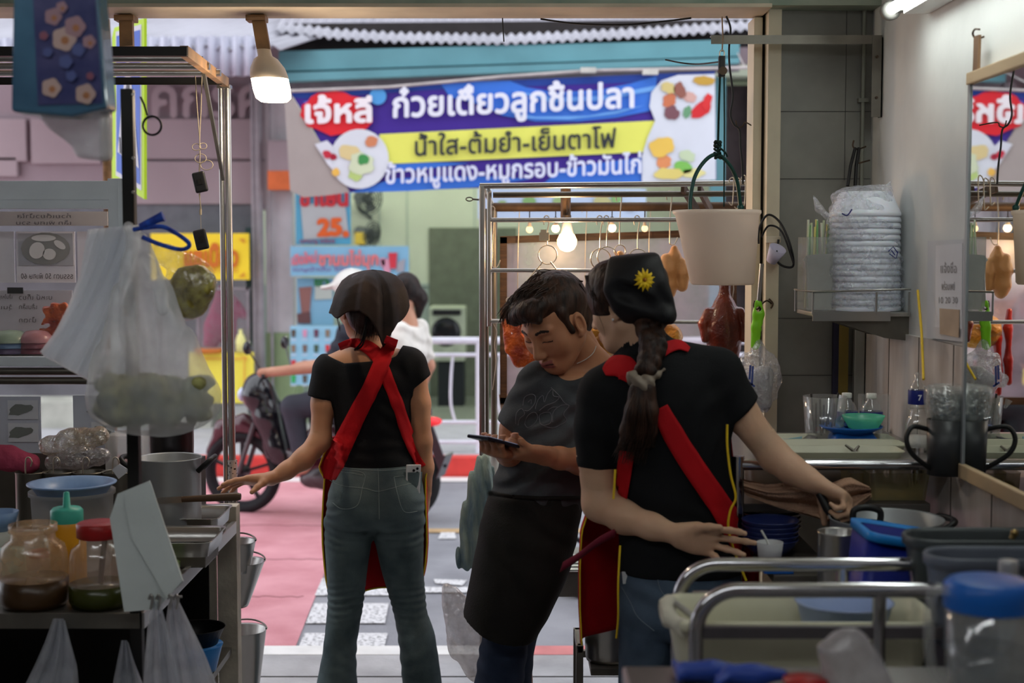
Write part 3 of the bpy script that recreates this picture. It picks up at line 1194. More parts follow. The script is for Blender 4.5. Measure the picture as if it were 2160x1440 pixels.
ppoly('cup_print',[[(819,533),(838,533),(835,566),(823,566)]],(206,60,74),s,YS-.12)
ppoly('cup_print',[[(803,548),(820,545),(824,574),(812,578)],[(800,545),(812,543),(812,560),(803,562)]],(214,150,172),s,YS-.115)
ppoly('cup_print',[[(838,553),(855,545),(852,572),(836,574)]],(160,160,168),s,YS-.115)
s=sign('drink_poster','blue poster with a chocolate drink cup on the white column',(625,586,702,686),(124,172,198))
ppoly('cup_print',[[(630,606),(658,604),(653,660),(636,660)]],(140,98,92),s,YS-.01)
ppoly('cup_print',[[(626,662),(654,656),(656,682),(628,682)]],(104,72,72),s,YS-.012)
ppoly('cup_print',[[(664,604),(700,600),(701,630),(664,632)]],(176,184,176),s,YS-.012)
ptext('lettering','ชา',662,694,604,588,(60,130,80),s,YS-.014,.05)
s=sign('menu_board','pale blue board with rows of small drink pictures behind the motorbike',(610,687,762,812),(150,200,224),Y=YS-.2)
cc=[(90,80,70),(110,60,90),(120,100,90),(214,150,180),(200,60,60),(70,90,70),(110,64,84),(60,170,90),(206,60,66),(140,120,100)]
k=0
for r_ in range(4):
 for c_ in range(6):
  cx,cy=619+c_*24,703+r_*32
  ppoly('drink_print',[[(cx-5,cy-8),(cx+5,cy-8),(cx+3.5,cy+8),(cx-3.5,cy+8)]],cc[(k*3+r_) % 10],s,YS-.215)
  ppoly('caption_print',[[(cx-6,cy+12),(cx+6,cy+12),(cx+6,cy+14.5),(cx-6,cy+14.5)]],(206,214,230),s,YS-.215)
  k += 1
YL=12.6
s=sign('yellow_shop_sign','yellow sign with orange Thai lettering above the left food counter',(318,492,525,590),(246,216,52),Y=YL)
ptext('lettering','แซเนี๊ยว',388,503,564,512,(206,112,40),s,YL-.02,.045)
ptext('lettering','อาหารตามสั่ง ก๋วยเตี๋ยว',398,502,574,563,(214,140,60),s,YL-.02,.01)
ppoly('corner_print',[[(503,503),(516,503),(516,514)],[(503,584),(516,584),(516,573)]],(216,150,50),s,YL-.02)
s=sign('yellow_counter_panel','plain yellow panel with thin orange border on front of the left food counter',(395,743,532,850),(240,224,84),cat='panel',Y=YL)
ppoly('border_print',[[(514,758),(517,758),(517,838),(514,838)],[(430,755),(512,755),(512,758),(430,758)],[(508,752),(520,752),(520,762)]],(226,170,70),s,YL-.02)
# food counter glass case and pink cloth in the left bay
s=thing('glass_food_case','small glass food case standing on the yellow counter','display case',(PX(475,YL),YL+.3,PZ(742,YL)))
for dy in (.05,.45):
 b=MB()
 for r_ in ((412,606,526,612),(518,606,524,742),(412,606,417,742),(412,733,526,742)):
  pbox(b,*r_,YL+dy,.03)
 b.build('frame',mat('alu_frame',rgb(150,146,150),.4,metal=.6),s)
b=MB()
pbox(b,417,612,518,733,YL+.06,.004)
b.build('glass_pane',film('case_glass',rgb(190,180,190),.2,gloss=.5,bump=0),s)
o=Field((PX(420,12.9),12.75,PZ(735,12.9)),(PX(525,12.9),13.05,PZ(600,12.9)),.02)
for (x0,y0,x1,y1,r0,r1) in ((470,620,455,690,.07,.1),(455,690,445,725,.1,.07),(470,620,500,650,.07,.05),(500,650,515,665,.05,.04),(485,640,480,705,.07,.08)):
 o.cone(W(x0,y0,12.9),W(x1,y1,12.9),r0,r1,.04)
tag(o.build('pink_cloth',mat('dusty_pink_cloth',rgb(156,66,96),.8)),'dusty pink cloth draped inside the glass food case','cloth')
for (px,py,w_,col,nm,lb) in ((508,725,10,(236,232,150),'sauce_bottle','pale yellow bottle beside the glass food case'),
        (440,738,26,(206,120,50),'food_tray','orange tray of food under the pink cloth')):
 b=MB()
 r_=w_/(3000/YL)
 if nm == 'sauce_bottle':
  b.lathe(W(px,742,YL),[(.001,0),(r_,0),(r_*1.05,.1),(r_*.8,.14),(r_*.35,.17),(r_*.35,.2),(.001,.2)],14)
 else:
  b.lathe(W(px,744,YL-.01),[(.001,0),(r_,0),(r_*1.2,.04),(r_*1.1,.04),(.001,.03)],18)
 tag(b.build(nm,flat(col)),lb,'bottle' if nm == 'sauce_bottle' else 'tray')
# wall fans and machine in the open shop
def wall_fan(px,py,r,tilt,label):
 Y=YB+2.1
 c=W(px,py,Y)
 f=thing('wall_fan',label,'fan',c,'wall fans in the green shop')
 ax=Vector((sin(tilt),-cos(tilt),-.15)).normalized()
 d,u,w=_basis(ax)
 mk=mat('fan_cage',rgb(84,90,88),.4,metal=.5)
 b=MB()
 for rr in (r,r*.8,r*.6,r*.4,r*.2):
  b.tube([c+(u*cos(a)+w*sin(a))*rr+d*(.04*(1-rr/r)) for a in [2*pi*i/24 for i in range(24)]],.006,5,closed=True)
 for i in range(16):
  a=2*pi*i/16
  b.tube([c+d*.05,c+(u*cos(a)+w*sin(a))*r],.004,4)
 b.build('cage',mk,f)
 b=MB()
 for i in range(3):
  a=2*pi*i/3
  e1,e2=(u*cos(a)+w*sin(a)),(u*-sin(a)+w*cos(a))
  b.grid(lambda s_,t_: c-d*(.02+.03*t_)+e1*(.04+s_*(r-.06))+e2*((t_-.5)*r*.7*(.5+.5*s_)),5,5)
 b.build('blade',mat('fan_blade',rgb(120,128,124),.4),f)
 b=MB(); b.cyl(c-d*.02,c-d*.2,.06); b.tube([c-d*.18,c-d*.2+Vector((0,.1,-.12)),Vector((c.x,YB+2.4,c.z-.2))],.02,8)
 b.build('motor_arm',mk,f)
 return f
wall_fan(778,420,.17,.7,'wall fan half hidden under the blue banner')
wall_fan(785,494,.14,1.0,'wall fan above the wide light blue sign')
b=MB(); pbox(b,748,490,770,516,YB+2.0,.2,.02)
tag(b.build('yellow_lamp_box',flat((206,180,70))),'small yellow box on the green wall beside the price sign','box')
mc=thing('washing_machine','pale front-loading washing machine inside the green shop beside the doorway','washing machine',W(942,742,YB+1.6))
b=MB(); pbox(b,904,648,980,762,YB+1.4,.6,.02)
b.build('body',mat('pale_green_enamel',rgb(176,186,160),.4),mc)
b=MB(); pbox(b,912,653,972,665,YB+1.37,.05,.01)
b.build('control_panel',mat('black_panel',rgb(30,32,32),.3),mc)
b=MB(); b.lathe(W(941,700,YB+1.4),[(.001,.03),(.1,.03),(.14,.02),(.15,0)],24,(0,-1,0))
b.build('door',mat('black_glass',rgb(26,28,30),.1),mc)
b=MB(); pbox(b,922,762,978,862,YB+1.45,.5,.02)
tag(b.build('black_crate',mat('black_crate_plastic',rgb(26,32,32),.6)),'black crate carrying the washing machine in the green shop','crate')
# menu screen glimpsed between the banner and the duck stall
s=sign('menu_screen','pale blue menu panel with green food pictures behind the stall top bars',(1008,398,1362,462),(186,204,226),Y=12.2)
for i,(cx,cy,r_) in enumerate(((1116,424,14),(1178,424,12),(1270,424,18),(1300,420,12),(1060,430,10),(1330,436,10))):
 ppoly('food_print',[elp(cx,cy,r_,r_*.8,0,12,.1,i)],[(132,172,110),(150,176,120),(186,184,130)][i % 3],s,12.18)
# ------------------------------------------------------------------ pedestrian crossing sign on the near pavement
sg=thing('crossing_sign','pedestrian crossing sign with fluorescent yellow-green border and blue face, seen obliquely','road sign',(PX(226,6.75),6.75,0))
A0,A1=W(236,60,6.65),W(304,38,6.15)
B0,B1=W(236,377,6.65),W(304,420,6.15)
def sp(u,v,o=0.0):
 p=(A0*(1-u)+A1*u)*(1-v)+(B0*(1-u)+B1*u)*v
 nrm=(A1-A0).cross(B0-A0).normalized()
 if nrm.y > 0:
  nrm=-nrm
 return p+nrm*o
def spoly(pts,o):
 return [sp(u,v,o) for u,v in pts]
def sface(name,pts,o,m):
 b=MB()
 b.add(spoly(pts,o),[tuple(range(len(pts)))])
 return b.build(name,m,sg)
lime=mat('fluorescent_lime',rgb(196,236,44),.5,var=.03)
b=MB(); b.prism(spoly([(0,0.06),(.08,0),(1,0),(1,1),(0,1)],0),sp(0,0,-.012)-sp(0,0,0))
b.build('board',lime,sg)
sface('blue_face',[(.17,.06),(.9,.06),(.9,.93),(.17,.93)],.003,mat('sign_blue',rgb(44,100,206),.4,var=.05))
sface('white_border',[(.14,.03),(.93,.03),(.93,.96),(.14,.96)],.0015,mat('sign_white',rgb(220,222,230),.4,var=.03))
sface('white_triangle',[(.55,.12),(.88,.84),(.22,.80)],.005,mat('sign_white',rgb(220,222,230),.4))
blk=mat('sign_black',rgb(40,44,60),.4,var=0)
sface('zebra_symbol',[(.28,.70),(.34,.70),(.38,.80),(.30,.80)],.007,blk)
sface('zebra_symbol',[(.42,.70),(.48,.70),(.54,.81),(.46,.81)],.007,blk)
sface('walker_symbol',[(.52,.36),(.60,.36),(.64,.5),(.60,.58),(.70,.78),(.62,.78),(.55,.64),(.50,.78),(.43,.78),(.50,.56),(.47,.44)],.007,blk)
b=MB(); b.cyl((PX(230,6.72),6.72,0),(PX(230,6.72),6.72,PZ(40,6.72)),.022)
b.build('post',mat('rusty_post',rgb(120,88,58),.8,var=.4,vscale=20,bump=.4),sg)
# ------------------------------------------------------------------ people
from mathutils.bvhtree import BVHTree
def V3(*a):
 return Vector(a)
def row(py,xl,xr,Y,ry):
 """one height of a silhouette: left and right edge in the photo, depth radius in metres"""
 return (PZ(py,Y),PX((xl+xr)/2,Y,py),Y,(PX(xr,Y,py)-PX(xl,Y,py))/2,ry)
def bvh_of(objs):
 vs,fs=[],[]
 for o in objs:
  n=len(vs)
  off=Vector(ROOT[o.name])
  vs += [v.co+off for v in o.data.vertices]
  fs += [[i+n for i in p.vertices] for p in o.data.polygons]
 return BVHTree.FromPolygons(vs,fs)
EYE=Vector((0,0,CAM_Z))
def cast(bv,px,py,lift=0.004,fallback=3.0):
 d=(W(px,py,4.0)-EYE).normalized()
 loc,nrm,i,dist=bv.ray_cast(EYE,d)
 if loc is None:
  return EYE+d*(fallback/d.y),Vector((0,-1,0))
 if nrm.dot(d) > 0:
  nrm=-nrm
 return loc+nrm*lift,nrm
def draped_ribbon(mb,bv,cl,widths,lift=.005,nu=5,n=10,fallback=4.0,t=.003):
 """cloth strip laid on a body along a centre line given in photo pixels"""
 pts=spl([(p[0],p[1],0) for p in cl],n)
 ws=np.interp(np.linspace(0,1,len(pts)),np.linspace(0,1,len(widths)),widths)
 rows_=[]
 for i,p in enumerate(pts):
  a,b=pts[max(0,i-1)],pts[min(len(pts)-1,i+1)]
  d=(b-a).normalized()
  q=Vector((-d.y,d.x,0))
  r_=[]
  for j in range(nu):
   s_=(j/(nu-1)-.5)*ws[i]
   r_.append(cast(bv,p.x+q.x*s_,p.y+q.y*s_,lift,fallback)[0])
  rows_.append(r_)
 # calm the depth along and across
 for _ in range(4):
  new=[[v.copy() for v in r_] for r_ in rows_]
  for i in range(len(rows_)):
   for j in range(nu):
    nb=[]
    for di,dj in ((1,0),(-1,0),(0,1),(0,-1)):
     if 0 <= i+di < len(rows_) and 0 <= j+dj < nu:
      nb.append(rows_[i+di][j+dj])
    ds=[(v-EYE).y/1.0 for v in nb]
    me_=rows_[i][j]
    target=min(me_.y,sum(ds)/len(ds))
    k_=(target*.5+me_.y*.5-EYE.y)/(me_.y-EYE.y)
    new[i][j]=EYE+(me_-EYE)*k_
  rows_=new
 vs=[v for r_ in rows_ for v in r_]
 m=len(rows_)
 fs=[(i*nu+j,i*nu+j+1,(i+1)*nu+j+1,(i+1)*nu+j) for i in range(m-1) for j in range(nu-1)]
 mb.add(vs,fs,True)
 return rows_
def drawn_line(mb,bv,cl,r=.0012,lift=.001,n=8,fallback=4.0,closed=False):
 pts=spl([(p[0],p[1],0) for p in cl],n,closed)
 mb.tube([cast(bv,p.x,p.y,lift,fallback)[0] for p in pts],r,5,closed=closed)
class Frame:
 def __init__(self,c,f,u):
  self.c=Vector(c)
  self.f=Vector(f).normalized()
  u=Vector(u)
  self.u=(u-self.f*u.dot(self.f)).normalized()
  self.a = self.f.cross(self.u)      # the head's own right-hand side
 def p(self,a,f,u):
  return self.c+self.a*a+self.f*f+self.u*u
 def R(self):
  return [self.a,self.f,self.u]
def head_sdf(F,fr,s=1.0,female=False):
 P=lambda a,f,u: fr.p(a*s,f*s,u*s)
 R=fr.R()
 E_=lambda c,r,k=.02,op='add': F.ell(P(*c),[q*s for q in r],k*s,op,R)
 C_=lambda a,b,ra,rb,k=.02,op='add': F.cone(P(*a),P(*b),ra*s,rb*s,k*s,op)
 E_((0,-.014,.030),(.073,.092,.080))
 E_((0,.030,-.028),(.057 if not female else .054,.060,.080),.04)
 E_((0,.052,-.088),(.027,.027,.020),.03)
 for sg in (-1,1):
  C_((sg*.050,.004,-.050),(sg*.012,.056,-.090),.019,.017,.025)
  E_((sg*.040,.056,-.026),(.022,.020,.024),.03)
  C_((sg*.010,.084,.020),(sg*.042,.070,.022),.008,.007,.014)
  E_((sg*.031,.090,.000),(.017,.010,.010),.012,'sub')
  E_((sg*.031,.070,.000),(.0150,.0145,.0125),.004)
  E_((sg*.012,.096,-.040),(.0075,.009,.0065),.008)
  E_((sg*.0765,-.004,-.008),(.007,.018,.031),.006)
  E_((sg*.0795,.000,-.006),(.005,.010,.019),.004,'sub')
  E_((sg*.074,.006,-.033),(.006,.008,.008),.006)
  E_((sg*.007,.100,-.047),(.0035,.004,.003),.003,'sub')
 C_((0,.086,.006),(0,.104,-.034),.0075,.0105,.012)
 C_((-.020,.084,-.064),(0,.094,-.0615),.0045,.0055,.008)
 C_((.020,.084,-.064),(0,.094,-.0615),.0045,.0055,.008)
 C_((-.016,.083,-.074),(.016,.083,-.074),.0065,.0065,.008)
 C_((-.018,.096,-.0685),(.018,.096,-.0685),.0018,.0018,.003,'sub')
def face_paint(o,fr,s,mats_idx):
 """lips, brows and lid lines take their own colour where they are on the head"""
 me=o.data
 off=np.array(ROOT[o.name])
 n=len(me.polygons)
 c=np.zeros(n*3)
 me.polygons.foreach_get('center',c)
 c=c.reshape(-1,3)+off-np.array(fr.c)
 L=np.stack([c @ np.array(fr.a),c @ np.array(fr.f),c @ np.array(fr.u)],1)/s
 a,f,u=np.abs(L[:,0]),L[:,1],L[:,2]
 mi=np.zeros(n,int)
 near=(f > .04) & (np.abs(u) < .13)
 brow=near & (a > .013) & (a < .047) & (np.abs(u-.021-.004*np.sin((a-.013)/.034*3.1)) < .0035)
 lid=near & (a > .017) & (a < .046) & (np.abs(u+.0062-.10*(a-.03) ** 2*10) < .0018)
 lip=near & (a < .023) & (u > -.080) & (u < -.0575) & (f > .083-.1*a)
 line=near & (a < .022) & (np.abs(u+.0685) < .0014)
 mi[lip]=mats_idx['lip']
 mi[brow]=mats_idx['brow']
 mi[lid | line]=mats_idx['dark']
 me.polygons.foreach_set('material_index',mi)
def hand_sdf(F,w,d,n,s=1.0,curl=(.3,.35,.4,.45),spread=.10,side=1,thumb=(.65,.75,.2),tc=.3,k=.006,lens=(1,1,1,1)):
 """w wrist, d towards the knuckles, n out of the palm; side puts the thumb along +/- (d x n)"""
 w,d,n=Vector(w),Vector(d).normalized(),Vector(n)
 n=(n-d*n.dot(d)).normalized()
 t=d.cross(n)*side
 offs=(.030,.010,-.011,-.030)
 kl=(.088,.092,.086,.078)
 ln=((.042,.026,.021),(.046,.029,.022),(.043,.027,.021),(.034,.020,.018))
 for i in range(4):
  K=w+d*kl[i]*s+t*offs[i]*s
  F.cone(w+t*offs[i]*.55*s+d*.008*s,K,.0165*s,.0118*s,.014)
  th=0.0
  p=K
  base=(d+t*spread*(1.2-i*.8)).normalized()
  c=curl[i]
  for j in range(3):
   th += c*(.9,1.25,.8)[j]
   dr=(base*cos(th)+n*sin(th)).normalized()
   q=p+dr*ln[i][j]*s*lens[i]
   r0=(.0092,.0085,.0078,.0068)[j]*s*(1 if i < 3 else .88)
   r1=(.0085,.0078,.0068)[j]*s*(1 if i < 3 else .88)
   F.cone(p,q,r0,r1,k)
   p=q
 F.ell(w+d*.045*s+n*.002,(.04*s,.045*s,.016*s),.012,'add',[t,d,n])
 # thumb leaves the side of the palm
 p=w+d*.018*s+t*.024*s+n*.004*s
 dr=(d*thumb[0]+t*thumb[1]+n*thumb[2]).normalized()
 F.cone(w+d*.012*s+t*.012*s,p+dr*.030*s,.017*s,.0135*s,.012)
 p=p+dr*.028*s
 for j,(L_,r0,r1) in enumerate(((.034,.0125,.0105),(.028,.0105,.0082))):
  dr=(dr+(d*.5+n*.6)*tc*(j+.6)).normalized()
  q=p+dr*L_*s
  F.cone(p,q,r0*s,r1*s,.006)
  p=q
def strands(mb,fn,count,r=.0012,seed=1,n=6):
 """thin locks: fn(random) gives the points of one lock"""
 rs=random.Random(seed)
 for _ in range(count):
  pts=fn(rs)
  m=len(pts)
  mb.tube(pts,[r*(1-.8*i/(m-1)) for i in range(m)],n,caps=False)
def with_strands(F,mb):
 V,Q=F.mesh()
 n=len(V)
 vs=np.concatenate([V,np.array([tuple(v) for v in mb.v])]) if mb.v else V
 fs=Q.tolist()+[[i+n for i in f] for f in mb.f]
 return vs,fs
def skin_mat(name,c,c2):
 m=mat(name,rgb(*c),.48,vscale=9,col2=rgb(*c2),bump=.06,bscale=220,spec=.35,sub=.12)
 return m
m_lip=mat('lip_tone',rgb(146,84,78),.4,var=.05)
m_brow=mat('brow_hair',rgb(38,28,24),.7,var=0)
m_lid=mat('lash_line',rgb(44,28,24),.7,var=0)
m_hair=mat('black_hair',rgb(24,18,17),.42,vscale=60,col2=rgb(44,32,28),stretch=(1,1,.15),bump=.5,bscale=90,spec=.3)
m_hairb=mat('dark_brown_hair',rgb(26,17,14),.5,vscale=60,col2=rgb(66,42,30),stretch=(1,1,.12),bump=.5,bscale=90,spec=.3)
m_blackcloth=mat('black_cotton',rgb(20,21,23),.85,var=.2,vscale=6,bump=.15,bscale=300,spec=.2)
m_redcloth=mat('red_apron_cloth',rgb(176,18,26),.75,var=.1,vscale=7,bump=.12,bscale=260,spec=.2)
m_yellowpipe=mat('yellow_piping',rgb(222,186,30),.6,var=.05)
# ================================================================== woman with her back turned, left
def woman_left():
 Y=4.75
 root=thing('person','woman from behind in cropped black top, flared grey jeans and crossed red straps','person',W(790,1565,Y)*1.0)
 root.location.z=0
 ROOT[root.name]=tuple(root.location)
 skin=skin_mat('woman_skin_tan',(176,128,96),(190,142,108))
 H=lambda x,y,dy=0: W(x,y,Y+dy)
 lo=(PX(640,Y),Y-.22,-.01)
 hi=(PX(925,Y),Y+.24,PZ(690,Y))
 B=Field(lo,hi,.006)
 B.stack([row(1100,712,872,Y,.075),row(1060,706,876,Y,.088),row(980,716,874,Y,.088),row(905,716,862,Y,.08),row(840,708,868,Y,.088),row(785,700,868,Y,.082),row(750,716,852,Y,.06)],.03)
 B.cone(H(775,745),H(768,700,.005),.050,.046,.045)
 B.cone(H(775,748),H(700,772),.040,.040,.04)
 B.cone(H(775,748),H(866,768),.040,.040,.04)
 B.chain([H(690,785),H(682,850,-.01),H(676,925,-.015),H(660,950,-.03)],[.041,.039,.034,.034],.02)
 B.chain([H(873,780),H(884,850),H(890,930,.01),H(894,985,.03),H(896,1035,.06)],[.041,.037,.033,.032,.024],.02)
 for x0,x1,x2,x3 in ((738,730,720,716),(842,862,880,890)):
  B.chain([H(x0,1110),H(x1,1285),H(x2,1400),H(x3,1545)],[.066,.034,.036,.032],.03)
  B.cone(H(x3,1548),H(x3,1556,.10),.034,.026,.03)
 # forearm and hand reaching to the cart post
 A=Field((PX(470,Y),Y-.30,PZ(1075,Y)),(PX(716,Y),Y+.06,PZ(900,Y)),.0032)
 A.chain([H(678,905,-.013),H(674,930,-.018)],[.0345,.035],.01)
 A.chain([H(674,930,-.018),H(640,968,-.05),H(605,992,-.075),H(575,1009,-.09)],[.035,.034,.027,.0225],.02)
 wv=H(575,1009,-.09)
 hand_sdf(A,wv,H(520,1012,-.12)-wv,Vector((.05,-.35,-1)),.98,(.12,.16,.24,.30),.10,1,(.75,.5,.5),.25)
 # far hand resting forward
 Hd=Field((PX(860,Y),Y+.0,PZ(1150,Y)),(PX(935,Y),Y+.24,PZ(1020,Y)),.004)
 wv2=H(896,1038,.06)
 Hd.cone(H(894,1015,.045),wv2,.0255,.0225,.01)
 hand_sdf(Hd,wv2,Vector((-.02,.35,-1)),Vector((-1,.1,0)),.9,(.35,.4,.45,.5),.06,-1)
 fr=Frame(H(765,648,.01),(-.52,.84,-.06),(0,0,1))
 Hh=Field(H(680,760,-.16),H(850,560,.18),.0035)
 head_sdf(Hh,fr,.93,True)
 Hh.cone(H(776,742,.0),H(768,690,.005),.0515,.045,.03)
 body=join_fields('body',[B,A,Hd,Hh],[skin,m_lip,m_brow,m_lid],root)
 face_paint(body,fr,.93,dict(lip=1,brow=2,dark=3))
 # hair, short bob under the scarf
 Hr=Field(H(690,735,-.16),H(860,570,.16),.004)
 R=fr.R()
 Hr.ell(fr.p(0,-.022,.03),(.082,.09,.084),.02,'add',R)
 Hr.ell(fr.p(-.01,-.052,-.035),(.066,.048,.062),.03,'add',R)
 Hr.ell(fr.p(.045,-.035,-.05),(.030,.03,.05),.02,'add',R)
 Hr.ell(fr.p(0,.10,-.03),(.12,.09,.12),.01,'sub',R)
 Hr.ell(fr.p(-.075,.012,-.035),(.035,.032,.045),.01,'sub',R)
 Hr.noise(.003,60,2)
 sb=MB()
 def lk(rs):
  a=rs.uniform(-.06,.07)
  p0=fr.p(a,-.09+abs(a)*.4,-.02)
  p1=fr.p(a*1.05,-.10+abs(a)*.4,-.06)
  p2=fr.p(a*1.0+rs.uniform(-.006,.006),-.085+abs(a)*.35,-.085-rs.uniform(0,.03))
  return spl([p0,p1,p2],4)
 strands(sb,lk,90,.0022,3)
 strands(sb,lambda rs: spl([fr.p(-.071,.03,.02),fr.p(-.078,.035+rs.uniform(-.004,.008),-.02),fr.p(-.074,.03+rs.uniform(-.01,.01),-.055),fr.p(-.068,.04,-.08)],4),7,.001,5)
 vs,fs=with_strands(Hr,sb)
 link_mesh('hair',vs,fs,True,m_hair,root)
 # headscarf
 cx=777
 top=H(786,568,.0)
 phi=[0,45,90,135,180,205,225,250,262,275,288,300,312,335,360]
 rim=[(648,.130),(640,.120),(632,.118),(640,.120),(655,.134),(662,.132),(664,.130),(656,.122),(646,.124),(664,.128),(694,.130),(724,.118),(696,.128),(676,.130),(648,.130)]
 cc=H(cx,648)
 def scarf(u,v):
  a=u*360
  py=np.interp(a,phi,[q[0] for q in rim])
  rr=np.interp(a,phi,[q[1] for q in rim])
  zr=PZ(py,Y)
  zt=top.z
  t=v
  rad=rr*np.interp(t,[0,.04,.10,.2,.36,.6,.8,1],[0,.26,.46,.64,.80,.91,.965,1.0])
  rad += (.006*sin(math.radians(a)*5+1)+.004*sin(math.radians(a)*9+2)+.008*math.exp(-((a-262)/9) ** 2)-.010*math.exp(-((a-240)/14) ** 2))*min(1,t*1.6)*(.4+.6*t)
  zz=zt+(zr-zt)*t+.012*sin(t*3.14)*sin(math.radians(a)*3)+.007*t*t*sin(math.radians(a)*9+1)
  ar=math.radians(a)
  xc=top.x+(cc.x-top.x)*t
  return (xc+rad*cos(ar),Y-.004+rad*1.02*sin(ar),zz)
 b=MB(); b.grid(scarf,120,26,closed_u=True)
 o=b.build('headscarf',mat('black_brown_scarf',rgb(22,18,17),.6,vscale=7,col2=rgb(44,33,28),spec=.15,bump=.1,bscale=200),root)
 solidify(o,.0035,1)
 b=MB()
 b.tube(spl([H(775,668,-.10),H(768,700,-.10),H(762,722,-.085),H(748,738,-.065)],6),.0035,6)
 b.tube(spl([H(772,668,-.10),H(770,705,-.098),H(764,728,-.08),H(752,737,-.07)],6),.003,6)
 b.build('scarf_tie',m_blackcloth,root)
 # cropped top
 T=Field(lo,(hi[0],hi[1],PZ(712,Y)),.005)
 T.stack([row(990,714,878,Y,.096),row(960,708,876,Y,.096),row(905,707,868,Y,.092),row(850,702,874,Y,.100),row(790,694,882,Y,.098),row(762,700,868,Y,.086),row(738,712,856,Y,.066)],.02)
 T.cone(H(775,752),H(700,772),.043,.050,.03)
 T.cone(H(790,752),H(862,764),.047,.052,.03)
 T.chain([H(692,785),H(678,838,-.012)],[.053,.048],.03)
 T.chain([H(868,776),H(886,806,-.004)],[.052,.046],.03)
 T.fold(.0025,(60,20,90),H(830,850,-.1),(.08,.1,.12))
 T.fold(.0030,(20,0,120),H(790,940,-.1),(.12,.2,.07))
 T.fold(.002,(110,0,30),H(868,790,-.05),(.05,.1,.05))
 # neckline: open between the shoulders
 X,Z=T.ax[0][:,None,None],T.ax[2][None,None,:]
 nl=np.interp(T.ax[0],[PX(q,Y) for q in (600,684,728,789,823,838,852,860,930)],[PZ(q,Y) for q in (743,746,763,758,754,748,720,708,700)])[:,None,None]
 T.F=np.maximum(T.F,Z-nl).astype(np.float32)
 # sleeve hem of the right arm
 T.F=np.where((X > PX(874,Y)) & (Z < PZ(799,Y)-(X-PX(878,Y))*-.8),np.maximum(T.F,PZ(812,Y)+(X-PX(880,Y))*.8-Z),T.F).astype(np.float32)
 zl=PZ(838,Y)-(X-PX(676,Y))*.22
 T.F=np.where((X < PX(700,Y)) & (Z < zl+.03),np.maximum(T.F,zl-Z),T.F).astype(np.float32)
 top_o=T.build('t_shirt',m_blackcloth,root)
 # jeans
 jl=(PX(655,Y),Y-.2,.004)
 J=Field(jl,(PX(950,Y),Y+.2,PZ(970,Y)),.005)
 J.stack([row(976,713,880,Y,.098),row(1010,704,889,Y,.108),row(1045,697,892,Y-.004,.116),row(1080,690,893,Y-.006,.118),row(1104,686,894,Y-.004,.108)],.02)
 J.ell(H(742,1058,-.055),(.072,.072,.082),.05)
 J.ell(H(842,1058,-.055),(.072,.072,.082),.05)
 lg=[(1090,686,786),(1140,685,784),(1200,689,775),(1267,692,767),(1290,690,764),(1331,686,756),(1380,680,751),(1440,668,753),(1500,660,764),(1550,655,770)]
 rg=[(1090,790,894),(1140,791,894),(1200,804,893),(1267,824,898),(1290,830,900),(1331,838,916),(1380,844,924),(1440,849,932),(1500,850,938),(1550,850,942)]
 for lst in (lg,rg):
  J.stack([row(y,a,c,Y+(.012 if y > 1200 else 0),min(.10,(c-a)/631*.58)) for y,a,c in lst],.022)
 for cxx,sg in ((735,1),(850,-1)):
  J.fold(.0042,(sg*30,0,230),H(cxx,1130,-.08),(.09,.14,.05),sharp=.7)
  J.fold(.0050,(sg*-25,0,260),H(cxx-(6 if sg > 0 else -10),1275,-.08),(.09,.14,.055),sharp=.7)
  J.fold(.003,(sg*60,0,100),H(cxx,1390,-.08),(.09,.14,.10))
 J.fold(.003,(-50,0,170),H(700,1075,-.08),(.04,.1,.05))
 J.fold(.003,(50,0,170),H(890,1075,-.08),(.03,.1,.05))
 m_jean=mat('washed_grey_denim',rgb(62,76,80),.85,vscale=7,col2=rgb(98,114,116),bump=.3,bscale=500,spec=.2,detail=6)
 J.ell(H(790,1098,-.0),(.05,.06,.04),.02)
 jeans=J.build('jeans',m_jean,root)
 bv=bvh_of([jeans])
 b=MB()
 for ln in ([(716,990),(767,998),(764,1030),(753,1066),(722,1073),(702,1060)],[(717,994),(766,1002)],
   [(831,1006),(858,1003),(884,1002)],[(831,1006),(838,1040),(852,1078),(880,1078)],
   [(797,982),(799,1030),(800,1095)],[(714,984),(760,990),(800,992),(840,990),(878,985)],[(695,1012),(720,1024),(770,1030),(798,1036),(840,1026),(888,1014)]):
  drawn_line(b,bv,ln,.0011,.0004)
 b.build('stitching',mat('pale_stitching',rgb(132,146,146),.8,var=0),root)
 # straps over the top
 bv2=bvh_of([top_o,body,jeans])
 b=MB()
 draped_ribbon(b,bv2,[(716,733),(742,724),(770,730),(795,752),(812,790),(836,850),(858,920),(876,962),(888,985)],[18,20,26,28,26,24,24,22,22],.007,5)
 o=b.build('apron_strap',m_redcloth,root)
 solidify(o,.002,1)
 b=MB()
 draped_ribbon(b,bv2,[(828,712),(817,740),(802,772),(782,820),(756,872),(730,930),(706,980),(697,1012)],[26,30,32,34,36,40,46,30],.011,5)
 o=b.build('apron_strap',m_redcloth,root)
 solidify(o,.002,1)
 # apron panel wrapped round the front
 ap=[(925,700,868),(960,682,884),(988,672,902),(1010,684,898),(1060,681,898),(1110,679,900),(1160,680,901),(1210,684,898),(1240,687,893),(1268,692,880)]
 yy=[q[0] for q in ap]
